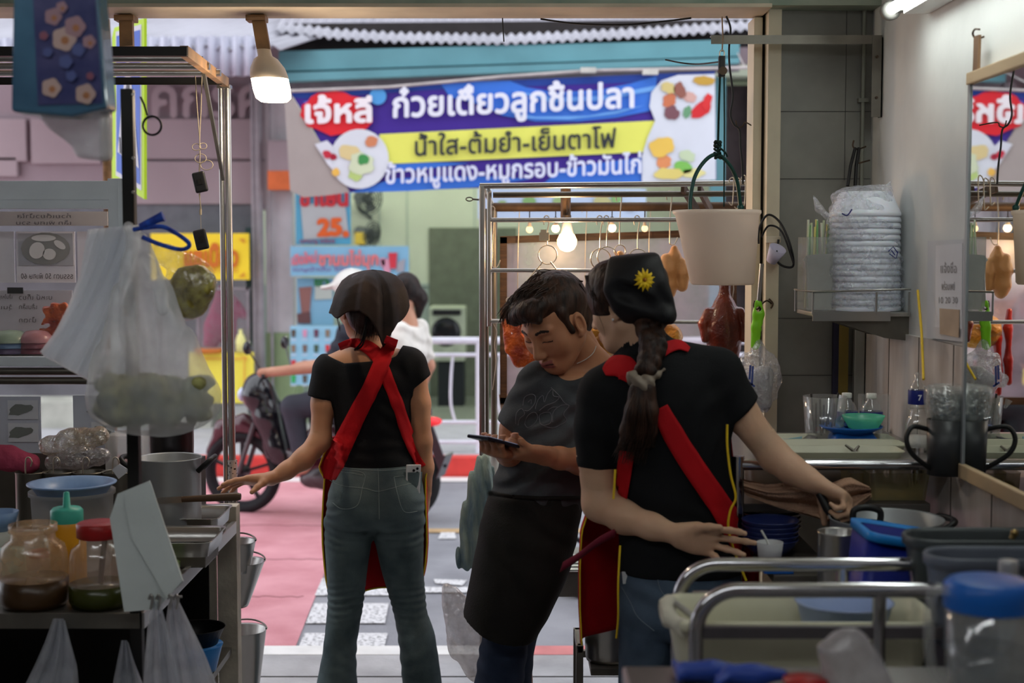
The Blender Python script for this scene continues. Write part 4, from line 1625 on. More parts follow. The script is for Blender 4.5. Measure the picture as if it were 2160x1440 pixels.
 def apron(u,v):
  py=925+v*(1268-925)
  if v > .97:
   py += 0
  xl,xr=np.interp(py,yy,[q[1] for q in ap]),np.interp(py,yy,[q[2] for q in ap])
  cxm,rx=PX((xl+xr)/2,Y,py),(PX(xr,Y,py)-PX(xl,Y,py))/2
  a=math.radians(-100+200*u)
  # the hem hangs lowest left of the middle
  z=PZ(py,Y)+v*v*.045*abs(u-.42)*2
  w_=.010*sin(u*23+v*3)*v
  return (cxm+(rx+.002)*sin(a),Y+.025+(.125+w_)*cos(a),z)
 b=MB(); b.grid(apron,60,40)
 o=b.build('apron',m_redcloth,root)
 solidify(o,.002,1)
 b=MB()
 for u in (0,1):
  b.tube([Vector(apron(u,t/40))+Vector((0,-.002,0)) for t in range(41)],.0032,6)
 b.tube([apron(t/50,1) for t in range(51)],.0032,6)
 b.build('apron_piping',m_yellowpipe,root)
 # flat shoes
 for px_ in (716,884):
  b=MB()
  c=H(px_,1560,.03)
  b.rrect_loft((c.x,c.y,0.003),[(.03,.09,.03,0),(.042,.12,.04,.002),(.043,.122,.04,.02),(.04,.11,.04,.03),(.03,.06,.03,.05)],6)
  b.build('shoe',m_blackcloth,root)
 # phone tucked in the back pocket
 q0,n0=cast(bv,868,1020,.004)
 ax=Vector((.04,0,1)).normalized()
 nn=(Vector((.35,-1,0))).normalized()
 sx=ax.cross(nn).normalized()
 c=cast(bv,869,1012,.006)[0]
 ph=thing('smartphone','white smartphone sticking out of the grey back pocket of the jeans','phone',c)
 b=MB(); b.obox(c,sx,nn,ax,.050,.008,.098)
 o=b.build('phone_case',mat('white_phone_shell',rgb(200,204,206),.3,var=0),ph)
 bm_=o.modifiers.new('bevel','BEVEL'); bm_.width=.003; bm_.segments=3
 for dx,dz in ((-.012,.036),(-.012,.022),(0.0,.03)):
  b=MB(); p=c+sx*dx*-1+ax*dz+nn*.003
  b.cyl(p,p+nn*.003,.0045,n=12)
  b.build('camera_lens',mat('dark_lens',rgb(30,30,34),.15,var=0),ph)
 # pocket cloth in front of its lower part
 b=MB()
 b.grid(lambda u,v: c+sx*((u-.5)*.064)+ax*(.024-.085*v)+nn*(.0062+.002*sin(u*3.1)-.011*(2*abs(u-.5)) ** 3-.008*v*v),9,9)
 o=b.build('back_pocket',m_jean,root)
 return root
woman_left()
# ================================================================== man looking at his phone
def man():
 Y=4.0
 root=thing('person','young man in dark grey printed t-shirt and black waist apron looking at a phone','person',(W(1080,1000,Y).x,Y,0))
 skin=skin_mat('man_skin',(170,118,88),(186,132,98))
 H=lambda x,y,dy=0: W(x,y,Y+dy)
 lo=(PX(985,Y),Y-.36,-.01)
 B=Field((PX(985,Y),Y-.24,-.01),(PX(1350,Y),Y+.24,PZ(690,Y)),.0065)
 B.stack([row(1330,1050,1120,Y+.02,.06),row(1150,1060,1185,Y+.02,.08),row(1040,1070,1210,Y,.09),row(930,1085,1240,Y,.10),row(840,1118,1262,Y,.10),row(785,1150,1280,Y,.085)],.03)
 B.cone(H(1238,768,.02),H(1205,715,-.04),.060,.052,.04)
 B.cone(H(1238,775,.02),H(1150,800,-.02),.045,.048,.04)
 B.cone(H(1238,775,.02),H(1300,805,.05),.045,.045,.04)
 B.chain([H(1128,815,-.03),H(1092,890,-.02),H(1076,952,-.01)],[.050,.043,.037],.02)
 B.chain([H(1300,825,.04),H(1290,900,.0),H(1278,975,-.05)],[.050,.043,.038],.02)
 B.chain([H(1072,1300),H(1052,1440),H(1040,1700,.0),H(1040,1750,.0)],[.055,.045,.038,.035],.03)
 B.chain([H(1098,1300,.10),H(1090,1440,.12),H(1112,1700,.16),H(1112,1745,.16)],[.050,.040,.038,.035],.03)
 B.cone(H(1040,1752,0),H(1025,1752,-.12),.034,.026,.03)
 B.cone(H(1110,1745,.16),H(1100,1748,.05),.034,.026,.03)
 # his own left arm, seen on the right of the picture, with its hand
 A=Field((PX(1070,Y),Y-.36,PZ(1010,Y)),(PX(1345,Y),Y+.06,PZ(895,Y)),.0033)
 A.chain([H(1289,905,0),H(1278,975,-.05)],[.042,.040],.01)
 A.chain([H(1278,975,-.05),H(1225,972,-.12),H(1180,966,-.19),H(1158,962,-.215)],[.040,.036,.028,.0265],.02)
 w1=H(1158,962,-.215)
 hand_sdf(A,w1,H(1095,952,-.265)-w1,Vector((-.35,.25,1)),1.02,(.55,.6,.6,.55),.05,1,(.85,.35,.75),.45)
 # his right arm with the forearm coming forward
 Bh=Field((PX(1005,Y),Y-.42,PZ(1005,Y)),(PX(1120,Y),Y+.06,PZ(885,Y)),.0033)
 Bh.chain([H(1083,905,-.015),H(1076,952,-.01)],[.041,.036],.01)
 Bh.chain([H(1076,952,-.01),H(1074,955,-.10),H(1070,954,-.17),H(1066,952,-.20)],[.036,.034,.028,.026],.02)
 w2=H(1066,952,-.20)
 hand_sdf(Bh,w2,H(1040,952,-.28)-w2,Vector((.25,.1,1)),1.0,(.7,.75,.75,.8),.03,-1,(.8,.35,.8),.4)
 fr=Frame(H(1172,679,-.07),(-.56,-.62,-.50),(-.36,-.30,.85))
 Hh=Field(H(1040,815,-.27),H(1290,560,.17),.0027)
 head_sdf(Hh,fr,1.10)
 Hh.cone(H(1234,765,.025),fr.p(0,-.035,-.055),.0615,.054,.03)
 body=join_fields('body',[B,A,Bh,Hh],[skin,m_lip,m_brow,m_lid],root)
 face_paint(body,fr,1.10,dict(lip=1,brow=2,dark=3))
 R=fr.R()
 P=lambda a_,f_,u_: fr.p(a_*1.05,f_*1.05,u_*1.05)
 # hair: short sides, full top swept forward over one side of the brow
 Hr=Field(H(1050,760,-.27),H(1290,555,.19),.0035)
 Hr.ell(P(0,-.022,.043),(.087,.105,.090),.02,'add',R)
 Hr.ell(P(0,-.055,-.02),(.070,.062,.065),.03,'add',R)
 Hr.ell(P(0,.12,-.045),(.16,.105,.105),.012,'sub',R)
 Hr.ell(P(0,.075,-.085),(.2,.072,.085),.012,'sub',R)
 for sg in (-1,1):
  Hr.cone(P(sg*.066,.03,.045),P(sg*.070,.026,-.012),.016,.007,.01)
 for sg in (-1,1):
  Hr.ell(P(sg*.085,.004,-.022),(.022,.022,.036),.006,'sub',R)
 Hr.ell(P(.03,.07,.085),(.040,.040,.026),.03,'add',R)
 Hr.ell(P(-.02,.07,.088),(.042,.040,.024),.03,'add',R)
 Hr.cone(P(-.01,.085,.088),P(.052,.098,.066),.020,.009,.02)
 Hr.cone(P(.0,.085,.085),P(.030,.104,.062),.020,.007,.02)
 Hr.cone(P(-.02,.085,.085),P(-.045,.094,.062),.018,.007,.02)
 Hr.noise(.003,75,5)
 sb=MB()
 def lock_top(rs):
  a0=rs.uniform(-.07,.07)
  f0=rs.uniform(-.10,.02)
  p0=P(a0*.8,f0,.118+rs.uniform(0,.012)-abs(a0)*.35-max(0,-f0-.04)*.6)
  p1=P(a0*.9+.015,f0+.05,.128+rs.uniform(-.004,.012)-abs(a0)*.45-max(0,-f0-.09)*.3)
  p2=P(a0+.03+rs.uniform(-.01,.01),f0+.085,.112+rs.uniform(-.01,.01)-abs(a0)*.5)
  return spl([p0,p1,p2],4)
 def lock_fringe(rs):
  a0=rs.uniform(-.05,.055)
  p0=P(a0*.8-.01,.05,.108)
  p1=P(a0+.008,.095,.098+rs.uniform(-.004,.006))
  p2=P(a0+.022+rs.uniform(-.008,.012),.112,.068+rs.uniform(-.014,.012))
  return spl([p0,p1,p2],4)
 def lock_back(rs):
  a0=rs.uniform(-.07,.07)
  p0=P(a0,-.105+abs(a0)*.5,.07)
  p1=P(a0,-.118+abs(a0)*.6,.03)
  p2=P(a0*.95,-.112+abs(a0)*.6,-.015-rs.uniform(0,.03))
  return spl([p0,p1,p2],4)
 strands(sb,lock_top,200,.0019,1)
 strands(sb,lock_fringe,110,.0019,2)
 strands(sb,lock_back,90,.0016,3)
 vs,fs=with_strands(Hr,sb)
 link_mesh('hair',vs,fs,True,m_hairb,root)
 # t-shirt
 m_shirt=mat('washed_charcoal_cotton',rgb(52,55,58),.85,vscale=5,col2=rgb(80,84,88),bump=.15,bscale=300,spec=.2)
 T=Field((PX(1000,Y),Y-.22,PZ(1120,Y)),(PX(1350,Y),Y+.24,PZ(730,Y)),.005)
 T.stack([row(1110,1028,1222,Y,.120),row(1050,1034,1232,Y,.122),row(1000,1044,1240,Y,.122),row(950,1062,1252,Y,.122),row(880,1088,1270,Y,.122),row(830,1104,1285,Y,.118),row(790,1134,1300,Y,.10),row(768,1165,1300,Y+.01,.085)],.02)
 T.cone(H(1230,782,.02),H(1148,800,-.02),.052,.056,.03)
 T.cone(H(1240,785,.02),H(1300,808,.05),.055,.055,.03)
 T.chain([H(1132,815,-.03),H(1090,888,-.02)],[.060,.055],.03)
 T.chain([H(1300,822,.04),H(1290,905,.0)],[.062,.058],.03)
 T.cone(H(1236,745,.0),H(1205,690,-.02),.062,.058,.006,'sub')
 for (cx_,cy_,r_,kx,kz,am) in ((1150,930,.16,75,95,.0042),(1180,860,.13,60,110,.0035),(1090,1010,.12,60,120,.004),(1230,840,.1,-60,90,.003),(1190,1010,.14,70,90,.003)):
  T.fold(am,(kx,0,-kz) if kx > 0 else (-kx,0,kz),H(cx_,cy_,-.12),(r_,.16,r_),sharp=.8)
 T.cone(H(1176,776,-.15),H(1236,742,-.02),.054,.057,.012,'sub')
 X,Z=T.ax[0][:,None,None],T.ax[2][None,None,:]
 zl=PZ(893,Y)-(X-PX(1062,Y))*.75
 T.F=np.where((X < PX(1092,Y)) & (Z < zl+.04) & (Z > zl-.12) & (X < PX(1062,Y)+(zl+.05-Z)*10),np.where(Z > PZ(960,Y),np.maximum(T.F,np.where(X < PX(1087,Y),zl-Z,-1)),T.F),T.F).astype(np.float32)
 shirt=T.build('t_shirt',m_shirt,root)
 bv=bvh_of([shirt])
 # faded outline print on the chest, slanting lettering-like curls
 b=MB()
 Zp=lambda L: [(940+x/2.88,560+y/2.88) for x,y in L]
 for L in ([(470,850),(480,800),(520,780),(545,795),(540,840),(505,880),(480,880)],[(500,830),(520,815),(520,840)],
   [(545,870),(560,820),(590,790),(600,830),(620,780),(650,750),(655,790),(690,800),(660,830),(610,850),(570,880)],
   [(425,960),(430,900),(460,870),(480,900),(450,930),(440,970)],[(480,960),(500,910),(540,890),(560,920),(540,960),(500,985),(480,960)],
   [(575,960),(570,910),(610,890),(640,900),(640,950),(600,970),(575,960)],[(650,950),(655,890),(700,850),(750,850),(715,900),(735,940),(690,970),(650,985),(600,975)],
   [(640,740),(690,790),(720,830),(750,850)],[(620,880),(650,860),(690,860)]):
  drawn_line(b,bv,Zp(L),.0011,.0006,6)
 b.build('shirt_print',mat('faded_print',rgb(112,112,118),.8,var=0),root)
 b=MB()
 drawn_line(b,bvh_of([body]),[(1217,766),(1235,757),(1250,744),(1256,730)],.0013,.002,6)
 b.build('neck_rim_light',mat('rim_light_tone',rgb(200,192,184),.5,var=0),root)  # pale line paints the rim light along his neck
 # waist apron
 m_apr=mat('faded_black_apron',rgb(25,24,22),.8,vscale=4,col2=rgb(36,35,31),bump=.2,bscale=200,spec=.25)
 N=Field((PX(955,Y),Y-.24,PZ(1360,Y)),(PX(1240,Y),Y+.2,PZ(1020,Y)),.005)
 N.stack([row(1036,1032,1228,Y,.125),row(1060,1024,1228,Y,.130),row(1100,1014,1224,Y,.135),row(1150,1006,1214,Y,.14),row(1200,996,1203,Y,.145),row(1250,985,1180,Y,.15),row(1300,974,1156,Y,.15),row(1350,966,1128,Y,.15)],.02)
 N.fold(.006,(34,0,10),H(1060,1250,-.13),(.14,.2,.16))
 N.fold(.004,(50,0,70),H(1140,1130,-.13),(.14,.2,.14))
 N.fold(.003,(90,0,20),H(1150,1060,-.13),(.14,.2,.05))
 X,Z=N.ax[0][:,None,None],N.ax[2][None,None,:]
 hm=np.interp(N.ax[0],[PX(q,Y) for q in (950,972,1020,1060,1118,1160,1240)],[PZ(q,Y) for q in (1285,1292,1318,1330,1342,1335,1320)])[:,None,None]
 N.F=np.maximum(N.F,hm-Z).astype(np.float32)
 # open at the back: keep the shell that faces the front and its sides
 X2,Y2=N.ax[0][:,None,None],N.ax[1][None,:,None]
 inner=Field((PX(955,Y),Y-.24,PZ(1360,Y)),(PX(1240,Y),Y+.2,PZ(1020,Y)),.005)
 inner.stack([row(1080,1031,1207,Y+.004,.116),row(1200,1012,1186,Y+.004,.124),row(1300,991,1140,Y+.004,.13),row(1358,983,1114,Y+.004,.13)],.01,capr=.002)
 N.F=np.where(Z < PZ(1082,Y),np.maximum(N.F,-inner.F),N.F).astype(np.float32)
 N.build('waist_apron',m_apr,root)
 b=MB()
 b.tube([cast(bvh_of([shirt]),x,y,.006)[0] for x,y in ((1034,1040),(1080,1046),(1140,1050),(1200,1050),(1228,1048))],.006,6)
 b.build('apron_string',m_apr,root)
 # jeans
 J=Field((PX(985,Y),Y-.16,.02),(PX(1190,Y),Y+.3,PZ(1200,Y)),.0055)
 J.stack([row(1210,1035,1165,Y+.02,.10),row(1300,1026,1135,Y+.03,.11)],.03)
 J.stack([row(1290,1022,1122,Y,.088),row(1340,1016,1118,Y,.082),row(1380,1010,1112,Y,.078),row(1440,1000,1104,Y-.005,.074),row(1560,1000,1088,Y,.066),row(1740,1000,1080,Y,.058)],.02)
 J.stack([row(1290,1055,1150,Y+.10,.088),row(1360,1055,1128,Y+.11,.08),row(1440,1055,1121,Y+.12,.074),row(1600,1070,1150,Y+.14,.066),row(1740,1080,1150,Y+.16,.058)],.02)
 J.fold(.004,(20,0,110),H(1050,1420,-.08),(.12,.2,.08))
 J.fold(.003,(70,0,60),H(1080,1360,-.08),(.12,.2,.08))
 J.build('jeans',mat('dark_blue_denim',rgb(36,46,66),.85,vscale=6,col2=rgb(56,68,90),bump=.3,bscale=500,spec=.2),root)
 for p_ in (H(1030,1752,-.06),H(1104,1748,.10)):
  b=MB()
  b.rrect_loft((p_.x,p_.y,.002),[(.04,.11,.035,0),(.047,.135,.045,.004),(.047,.135,.045,.03),(.043,.12,.04,.05),(.034,.07,.03,.075)],6)
  b.build('shoe',m_blackcloth,root)
 # the phone in both hands
 a=Vector((-.60,-.74,.27)).normalized()
 w_=Vector((.77,-.63,0)).normalized()
 nn=a.cross(w_).normalized()
 c=(H(1077,944,-.255)+H(1010,918,-.355))/2
 ph=thing('smartphone','dark smartphone held in both hands by the man in the grey t-shirt','phone',c)
 b=MB(); b.obox(c,a,w_,nn,.148,.072,.009)
 o=b.build('phone_case',mat('dark_phone_shell',rgb(30,32,46),.25,var=0),ph)
 q=o.modifiers.new('bevel','BEVEL'); q.width=.0035; q.segments=3
 b=MB(); b.obox(c+nn*.0049,a,w_,nn,.138,.065,.0008)
 b.build('screen',emissive('lit_screen',(.25,.32,.5,1),.5),ph)
 b=MB(); b.obox(c-nn*.0052+a*.05+w_*.018,a,w_,nn,.03,.022,.002)
 b.build('camera_bump',mat('dark_lens',rgb(30,30,34),.15),ph)
 return root
man()
# ================================================================== woman at the counter, right
def woman_right():
 Y=3.5
 root=thing('person','woman with braided hair and yellow flower on black scarf reaching over the counter','person',(W(1380,1000,Y).x,Y,0))
 skin=skin_mat('woman_skin_pale',(190,152,124),(204,166,138))
 H=lambda x,y,dy=0: W(x,y,Y+dy)
 B=Field((PX(1195,Y),Y-.24,-.01),(PX(1660,Y),Y+.24,PZ(650,Y)),.0065)
 B.stack([row(1320,1345,1520,Y,.085),row(1220,1330,1540,Y,.095),row(1100,1318,1535,Y,.095),row(980,1318,1528,Y,.10),row(870,1290,1530,Y,.105),row(800,1290,1515,Y,.095),row(765,1310,1480,Y,.07)],.03)
 B.cone(H(1365,770,.0),H(1345,690,-.005),.056,.05,.04)
 B.cone(H(1370,780),H(1275,820),.05,.048,.04)
 B.cone(H(1375,780),H(1510,790),.05,.048,.04)
 B.chain([H(1268,840),H(1258,960,.0),H(1266,1060,-.01)],[.050,.0455,.041],.02)
 B.chain([H(1515,800),H(1560,868,-.02),H(1632,960,-.04)],[.050,.042,.037],.02)
 B.chain([H(1372,1330),H(1368,1480),H(1365,1700),H(1365,1890)],[.058,.05,.046,.036],.03)
 B.chain([H(1485,1330),H(1478,1480),H(1470,1700),H(1470,1890)],[.058,.05,.046,.036],.03)
 for q in (1365,1470):
  B.cone(H(q,1895),H(q-4,1905,.12),.036,.028,.03)
 # arm folded behind the back, palm out
 A=Field((PX(1205,Y),Y-.30,PZ(1195,Y)),(PX(1600,Y),Y+.07,PZ(985,Y)),.003)
 A.chain([H(1259,1000),H(1266,1062,-.01)],[.0435,.0425],.01)
 A.chain([H(1266,1062,-.01),H(1318,1090,-.06),H(1375,1110,-.11),H(1430,1128,-.145)],[.0425,.0395,.030,.0235],.02)
 w1=H(1430,1129,-.145)
 # fingers: fore finger upper, little finger below, thumb along the top
 hand_sdf(A,w1,H(1500,1140,-.15)-w1,Vector((.05,-1,-.1)),.93,(.30,.10,.16,.62),.16,-1,(.95,.30,.35),.12,lens=(1,1.08,.98,.8))
 # reaching arm
 C=Field((PX(1560,Y),Y-.24,PZ(1110,Y)),(PX(1815,Y),Y+.07,PZ(900,Y)),.003)
 C.chain([H(1600,918,-.03),H(1634,962,-.04)],[.0395,.0375],.01)
 C.chain([H(1634,962,-.04),H(1670,990,-.065),H(1700,1008,-.085),H(1722,1020,-.10)],[.0375,.033,.0265,.0245],.02)
 w2=H(1722,1020,-.10)
 hand_sdf(C,w2,H(1762,1040,-.12)-w2,Vector((-.55,-.3,-1)),.9,(1.0,1.05,1.1,1.15),.0,1,(.45,.5,.85),.35)
 fr=Frame(H(1326,640,.005),(-.80,.55,-.22),(-.12,.08,.98))
 Hh=Field(H(1225,780,-.16),H(1440,520,.17),.0032)
 head_sdf(Hh,fr,1.0,True)
 Hh.cone(H(1362,775,.0),fr.p(0,-.03,-.06),.057,.049,.03)
 body=join_fields('body',[B,A,C,Hh],[skin,m_lip,m_brow,m_lid],root)
 face_paint(body,fr,1.0,dict(lip=1,brow=2,dark=3))
 R=fr.R()
 P=fr.p
 Hr=Field(H(1230,960,-.22),H(1440,520,.17),.004)
 Hr.ell(P(0,-.02,.035),(.082,.094,.083),.02,'add',R)
 Hr.ell(P(0,-.05,-.03),(.066,.055,.055),.03,'add',R)
 Hr.ell(P(0,.13,-.075),(.16,.100,.112),.01,'sub',R)
 Hr.ell(P(0,.05,-.10),(.16,.06,.075),.01,'sub',R)
 Hr.ell(P(-.08,.004,-.03),(.035,.030,.040),.01,'sub',R)
 Hr.ell(P(0,.022,.052),(.080,.078,.068),.01,'add',R)
 Hr.ell(P(-.03,.035,.015),(.052,.052,.050),.02,'add',R)
 # braid: three bulging strands wound round one another
 br=spl([H(1368,690,-.055),H(1378,720,-.085),H(1374,750,-.10),H(1362,785,-.115)],8)
 m=len(br)
 for k in range(3):
  for i in range(m-1):
   def off(i_):
    ph=i_/(m-1)*2*pi*1.6+k*2.094
    return br[i_]+Vector((.016*cos(ph),.007*sin(2*ph),0))
   rr=.0165*(1.1-.25*i/m)
   Hr.cone(off(i),off(i+1),rr,rr,.004)
 tail=[H(1352,820,-.13),H(1350,865,-.14),H(1343,910,-.135),H(1332,950,-.12)]
 for dx,rr in ((-14,.020),(0,.028),(16,.024),(26,.014)):
  Hr.chain([t+Vector((dx*.0012*(.5+.35*i),.004*i,0)) for i,t in enumerate(tail)],[.02,rr,rr*.9,.008],.01)
 Hr.noise(.0022,90,3)
 sb=MB()
 def tl(rs):
  a0=rs.uniform(-1,1)
  b0=rs.uniform(-.5,1)
  return spl([tail[0]+Vector((a0*.014,-.012*b0,0)),tail[1]+Vector((a0*.03-.004,-.03*b0-.004,0)),tail[2]+Vector((a0*.036+.004,-.028*b0,0)),tail[3]+Vector((a0*.034-.006+rs.uniform(-.01,.01),-.012*b0,-rs.uniform(-.01,.035)))],4)
 strands(sb,tl,170,.0017,8)
 def sd(rs):
  u0=rs.uniform(0,.07)
  return spl([P(-.050-rs.uniform(0,.008),.078-u0,.088-u0*.2),P(-.078-rs.uniform(0,.005),.055-u0,.03),P(-.082,.015-u0,.0-u0*.3)],4)
 strands(sb,sd,60,.0014,9)
 strands(sb,lambda rs: spl([P(-.072,.05,.03),P(-.078,.045,-.01),P(-.073,.04,-.05),P(-.066,.045,-.07)],4),3,.0009,2)
 vs,fs=with_strands(Hr,sb)
 link_mesh('hair',vs,fs,True,m_hairb,root)
 # scrunchie
 S=Field(H(1310,850,-.20),H(1420,760,-.04),.0028)
 for i in range(9):
  a0=i/9*2*pi
  S.ell(H(1352,803,-.118)+Vector((.023*cos(a0),-.004+.020*sin(a0),.010*sin(a0*2+1))),(.014,.014,.018),.006)
 S.cone(H(1362,800,-.13),H(1392,786,-.115),.010,.006,.01)
 S.cone(H(1385,790,-.115),H(1400,780,-.11),.009,.004,.006)
 S.fold(.0022,(180,60,160))
 S.build('scrunchie',mat('taupe_satin',rgb(122,110,96),.5,var=.1,bump=.1),root)
 # scarf tied low at the back
 K=Field(H(1225,740,-.20),H(1460,515,.19),.004)
 K.ell(P(0,-.022,.048),(.090,.104,.094),.02,'add',R)
 K.ell(H(1335,610,-.02),(.094,.10,.088),.04)
 K.cone(H(1350,572,-.02),H(1400,652,-.03),.046,.034,.04,flat=((0,1,0),1.6))
 K.box(H(1362,585,-.01),(.030,.07,.052),.03,'add',[(1,0,-.10),(0,1,0),(.10,0,1)],.02)
 K.cone(H(1392,600,-.08),H(1410,662,-.085),.018,.020,.02)
 K.cone(H(1335,650,-.085),H(1408,664,-.095),.010,.018,.02)
 K.cone(H(1384,650,-.125),H(1300,610,-.125),.022,.03,.006,'sub')
 K.ell(P(0,.14,-.02),(.2,.082,.15),.012,'sub',R)
 K.fold(.0035,(80,0,60),H(1395,640,-.09),(.06,.12,.06))
 K.fold(.0025,(60,10,-80),H(1330,600,-.09),(.08,.12,.06))
 K.cut(H(1389,545),(.955,0,.30),.012)
 K.cut(H(1350,534),(-.10,0,1),.012)
 K.cut(H(1284,600),(-.97,.22,.10),.004)
 X,Z=K.ax[0][:,None,None],K.ax[2][None,None,:]
 hm=np.interp(K.ax[0],[PX(q,Y) for q in (1230,1262,1290,1320,1350,1400,1432,1450)],[PZ(q,Y) for q in (586,600,655,684,694,680,680,680)])[:,None,None]
 K.F=np.maximum(K.F,hm-Z).astype(np.float32)
 K.build('headscarf',mat('black_scarf',rgb(19,19,22),.6,var=.2,vscale=6,spec=.35,bump=.08,bscale=200),root)
 bk=bvh_of([o for o in bpy.data.objects if o.parent == root and o.name.startswith('headscarf')])
 c,nrm=cast(bk,1357,590,.004)
 d,u,w_=_basis(nrm)
 b=MB()
 for ring,(cnt,ln,lf) in enumerate(((13,.024,.0),(11,.019,.004))):
  for i in range(cnt):
   a0=2*pi*i/cnt+ring*.2
   e=u*cos(a0)+w_*sin(a0)
   s_=e.cross(nrm)
   L=ln*RU(.88,1.08)
   b.grid(lambda p_,q_: c+e*(.004+p_*L)+s_*((q_-.5)*.0085*sin(pi*min(.97,.25+p_*.75)))+nrm*(lf+.005*p_*(1-p_)*2),6,4)
 fl=b.build('flower_clip',mat('yellow_petals',rgb(228,190,22),.5,var=.08),root)
 solidify(fl,.0008)
 b=MB(); b.ball(c+nrm*.005,.005,sc=(1,1,1))
 b.build('flower_centre',mat('orange_brown_core',rgb(150,96,20),.7),fl)
 # ear stud
 b=MB(); b.ball(P(-.083,.004,-.036),.003)
 b.build('ear_stud',mat('pearl',rgb(220,220,220),.2),root)
 # polo shirt
 T=Field((PX(1190,Y),Y-.24,PZ(1215,Y)),(PX(1610,Y),Y+.24,PZ(670,Y)),.0052)
 T.stack([row(1205,1303,1572,Y,.122),row(1140,1306,1556,Y,.118),row(1060,1306,1548,Y,.116),row(980,1302,1542,Y,.118),row(900,1280,1540,Y,.122),row(840,1262,1542,Y,.120),row(790,1275,1520,Y,.105),row(755,1310,1475,Y,.08)],.02)
 T.cone(H(1370,768),H(1275,820),.062,.058,.04)
 T.cone(H(1385,762),H(1512,785),.062,.060,.04)
 T.chain([H(1268,845),H(1262,900),H(1261,965)],[.060,.055,.054],.03)
 T.chain([H(1512,795),H(1565,872,-.022)],[.062,.056],.03)
 T.cone(H(1362,760),H(1352,712),.066,.060,.02)
 T.fold(.003,(30,0,90),H(1400,1120,-.12),(.2,.2,.08))
 T.fold(.003,(-70,0,60),H(1500,880,-.12),(.08,.2,.1))
 T.fold(.003,(60,0,60),H(1270,880,-.05),(.06,.2,.1))
 T.cone(H(1358,735),H(1338,655,.0),.058,.054,.004,'sub')
 X,Z=T.ax[0][:,None,None],T.ax[2][None,None,:]
 T.F=np.where((X < PX(1302,Y)),np.maximum(T.F,PZ(986,Y)-Z),T.F).astype(np.float32)
 zl=PZ(890,Y)+(X-PX(1532,Y))*.98
 T.F=np.where((X > PX(1543,Y)) & (Z > PZ(960,Y)),np.maximum(T.F,zl-.012-Z),T.F).astype(np.float32)
 shirt=T.build('polo_shirt',m_blackcloth,root)
 # collar
 b=MB()
 pts=[H(1318,760,.02),H(1328,745,-.035),H(1352,735,-.062),H(1385,735,-.055),H(1408,748,-.01),H(1405,760,.04)]
 b.grid(lambda u_,v_: spl(pts,6)[min(30,int(u_*30))]*1.0+Vector((0,-.012*v_,-.032*v_+.02)),31,5)
 o=b.build('collar',m_blackcloth,root)
 solidify(o,.003)
 # jeans
 J=Field((PX(1280,Y),Y-.2,.02),(PX(1590,Y),Y+.2,PZ(1180,Y)),.006)
 J.stack([row(1186,1310,1560,Y,.112),row(1230,1306,1562,Y,.125),row(1290,1304,1560,Y,.13),row(1330,1306,1556,Y,.12)],.02)
 J.stack([row(1320,1306,1430,Y,.105),row(1440,1304,1424,Y,.095),row(1600,1310,1415,Y,.08),row(1890,1320,1410,Y,.062)],.02)
 J.stack([row(1320,1434,1556,Y,.105),row(1440,1432,1540,Y,.095),row(1600,1425,1530,Y,.08),row(1890,1425,1515,Y,.062)],.02)
 J.fold(.0042,(40,0,90),H(1360,1300,-.12),(.09,.2,.12))
 J.fold(.003,(-60,0,60),H(1400,1400,-.12),(.1,.2,.1))
 m_bj=mat('blue_grey_denim',rgb(52,66,84),.85,vscale=6,col2=rgb(82,98,116),bump=.3,bscale=500,spec=.2)
 jeans=J.build('jeans',m_bj,root)
 bj=bvh_of([jeans])
 b=MB()
 drawn_line(b,bj,[(1385,1200),(1392,1240),(1412,1265),(1440,1275)],.0012,.0005)
 drawn_line(b,bj,[(1312,1238),(1330,1270),(1345,1300),(1380,1330)],.0012,.0005)
 b.build('stitching',mat('blue_stitching',rgb(110,122,134),.8,var=0),root)
 b=MB(); c=cast(bj,1320,1218,.003)[0]
 b.obox(c,(1,0,.1),(0,1,0),(-.1,0,1),.012,.005,.03)
 tag(b.build('white_tag',mat('white_phone_shell',rgb(200,204,206),.3)),'small white object clipped in the blue jeans pocket','clip')
 # shoulder and back straps of the apron
 bs=bvh_of([shirt,jeans])
 for cl,ws,lf in (([(1276,788),(1300,776),(1320,778),(1345,800)],[14,44,54,30],.006),
     ([(1384,752),(1402,738),(1430,732),(1452,742)],[30,28,20,10],.007),
     ([(1392,860),(1420,915),(1462,985),(1505,1050),(1548,1120),(1585,1190)],[34,44,46,46,50,60],.007),
     ([(1326,950),(1318,1000),(1310,1060)],[30,34,30],.006)):
  b=MB()
  draped_ribbon(b,bs,cl,ws,lf,6,8)
  o=b.build('apron_strap',m_redcloth,root)
  solidify(o,.002,1)
 # front panel wraps to both sides
 ap=[(900,1312,1540),(960,1300,1546),(1040,1298,1562),(1080,1240,1560),(1120,1226,1572),(1200,1222,1600),(1280,1222,1600),(1360,1226,1592)]
 yy=[q[0] for q in ap]
 def apron(u_,v_):
  py=900+v_*460
  xl,xr=np.interp(py,yy,[q[1] for q in ap]),np.interp(py,yy,[q[2] for q in ap])
  cxm,rx=PX((xl+xr)/2,Y,py),(PX(xr,Y,py)-PX(xl,Y,py))/2
  a0=math.radians(-97+194*u_)
  return (cxm+rx*sin(a0),Y+.02+(.145+.012*sin(u_*20)*v_)*cos(a0),PZ(py,Y))
 b=MB(); b.grid(apron,60,40)
 o=b.build('apron',m_redcloth,root)
 solidify(o,.002,1)
 b=MB()
 for L in ([(1534,895),(1534,940),(1541,1000),(1552,1048),(1541,1075),(1536,1110),(1545,1150),(1560,1190),(1574,1224)],
   [(1298,990),(1296,1020),(1294,1052)]):
  b=MB(); b.tube(spl([H(x,y,-.118) for x,y in L],6),.0032,6)
  b.build('apron_piping',m_yellowpipe,root)
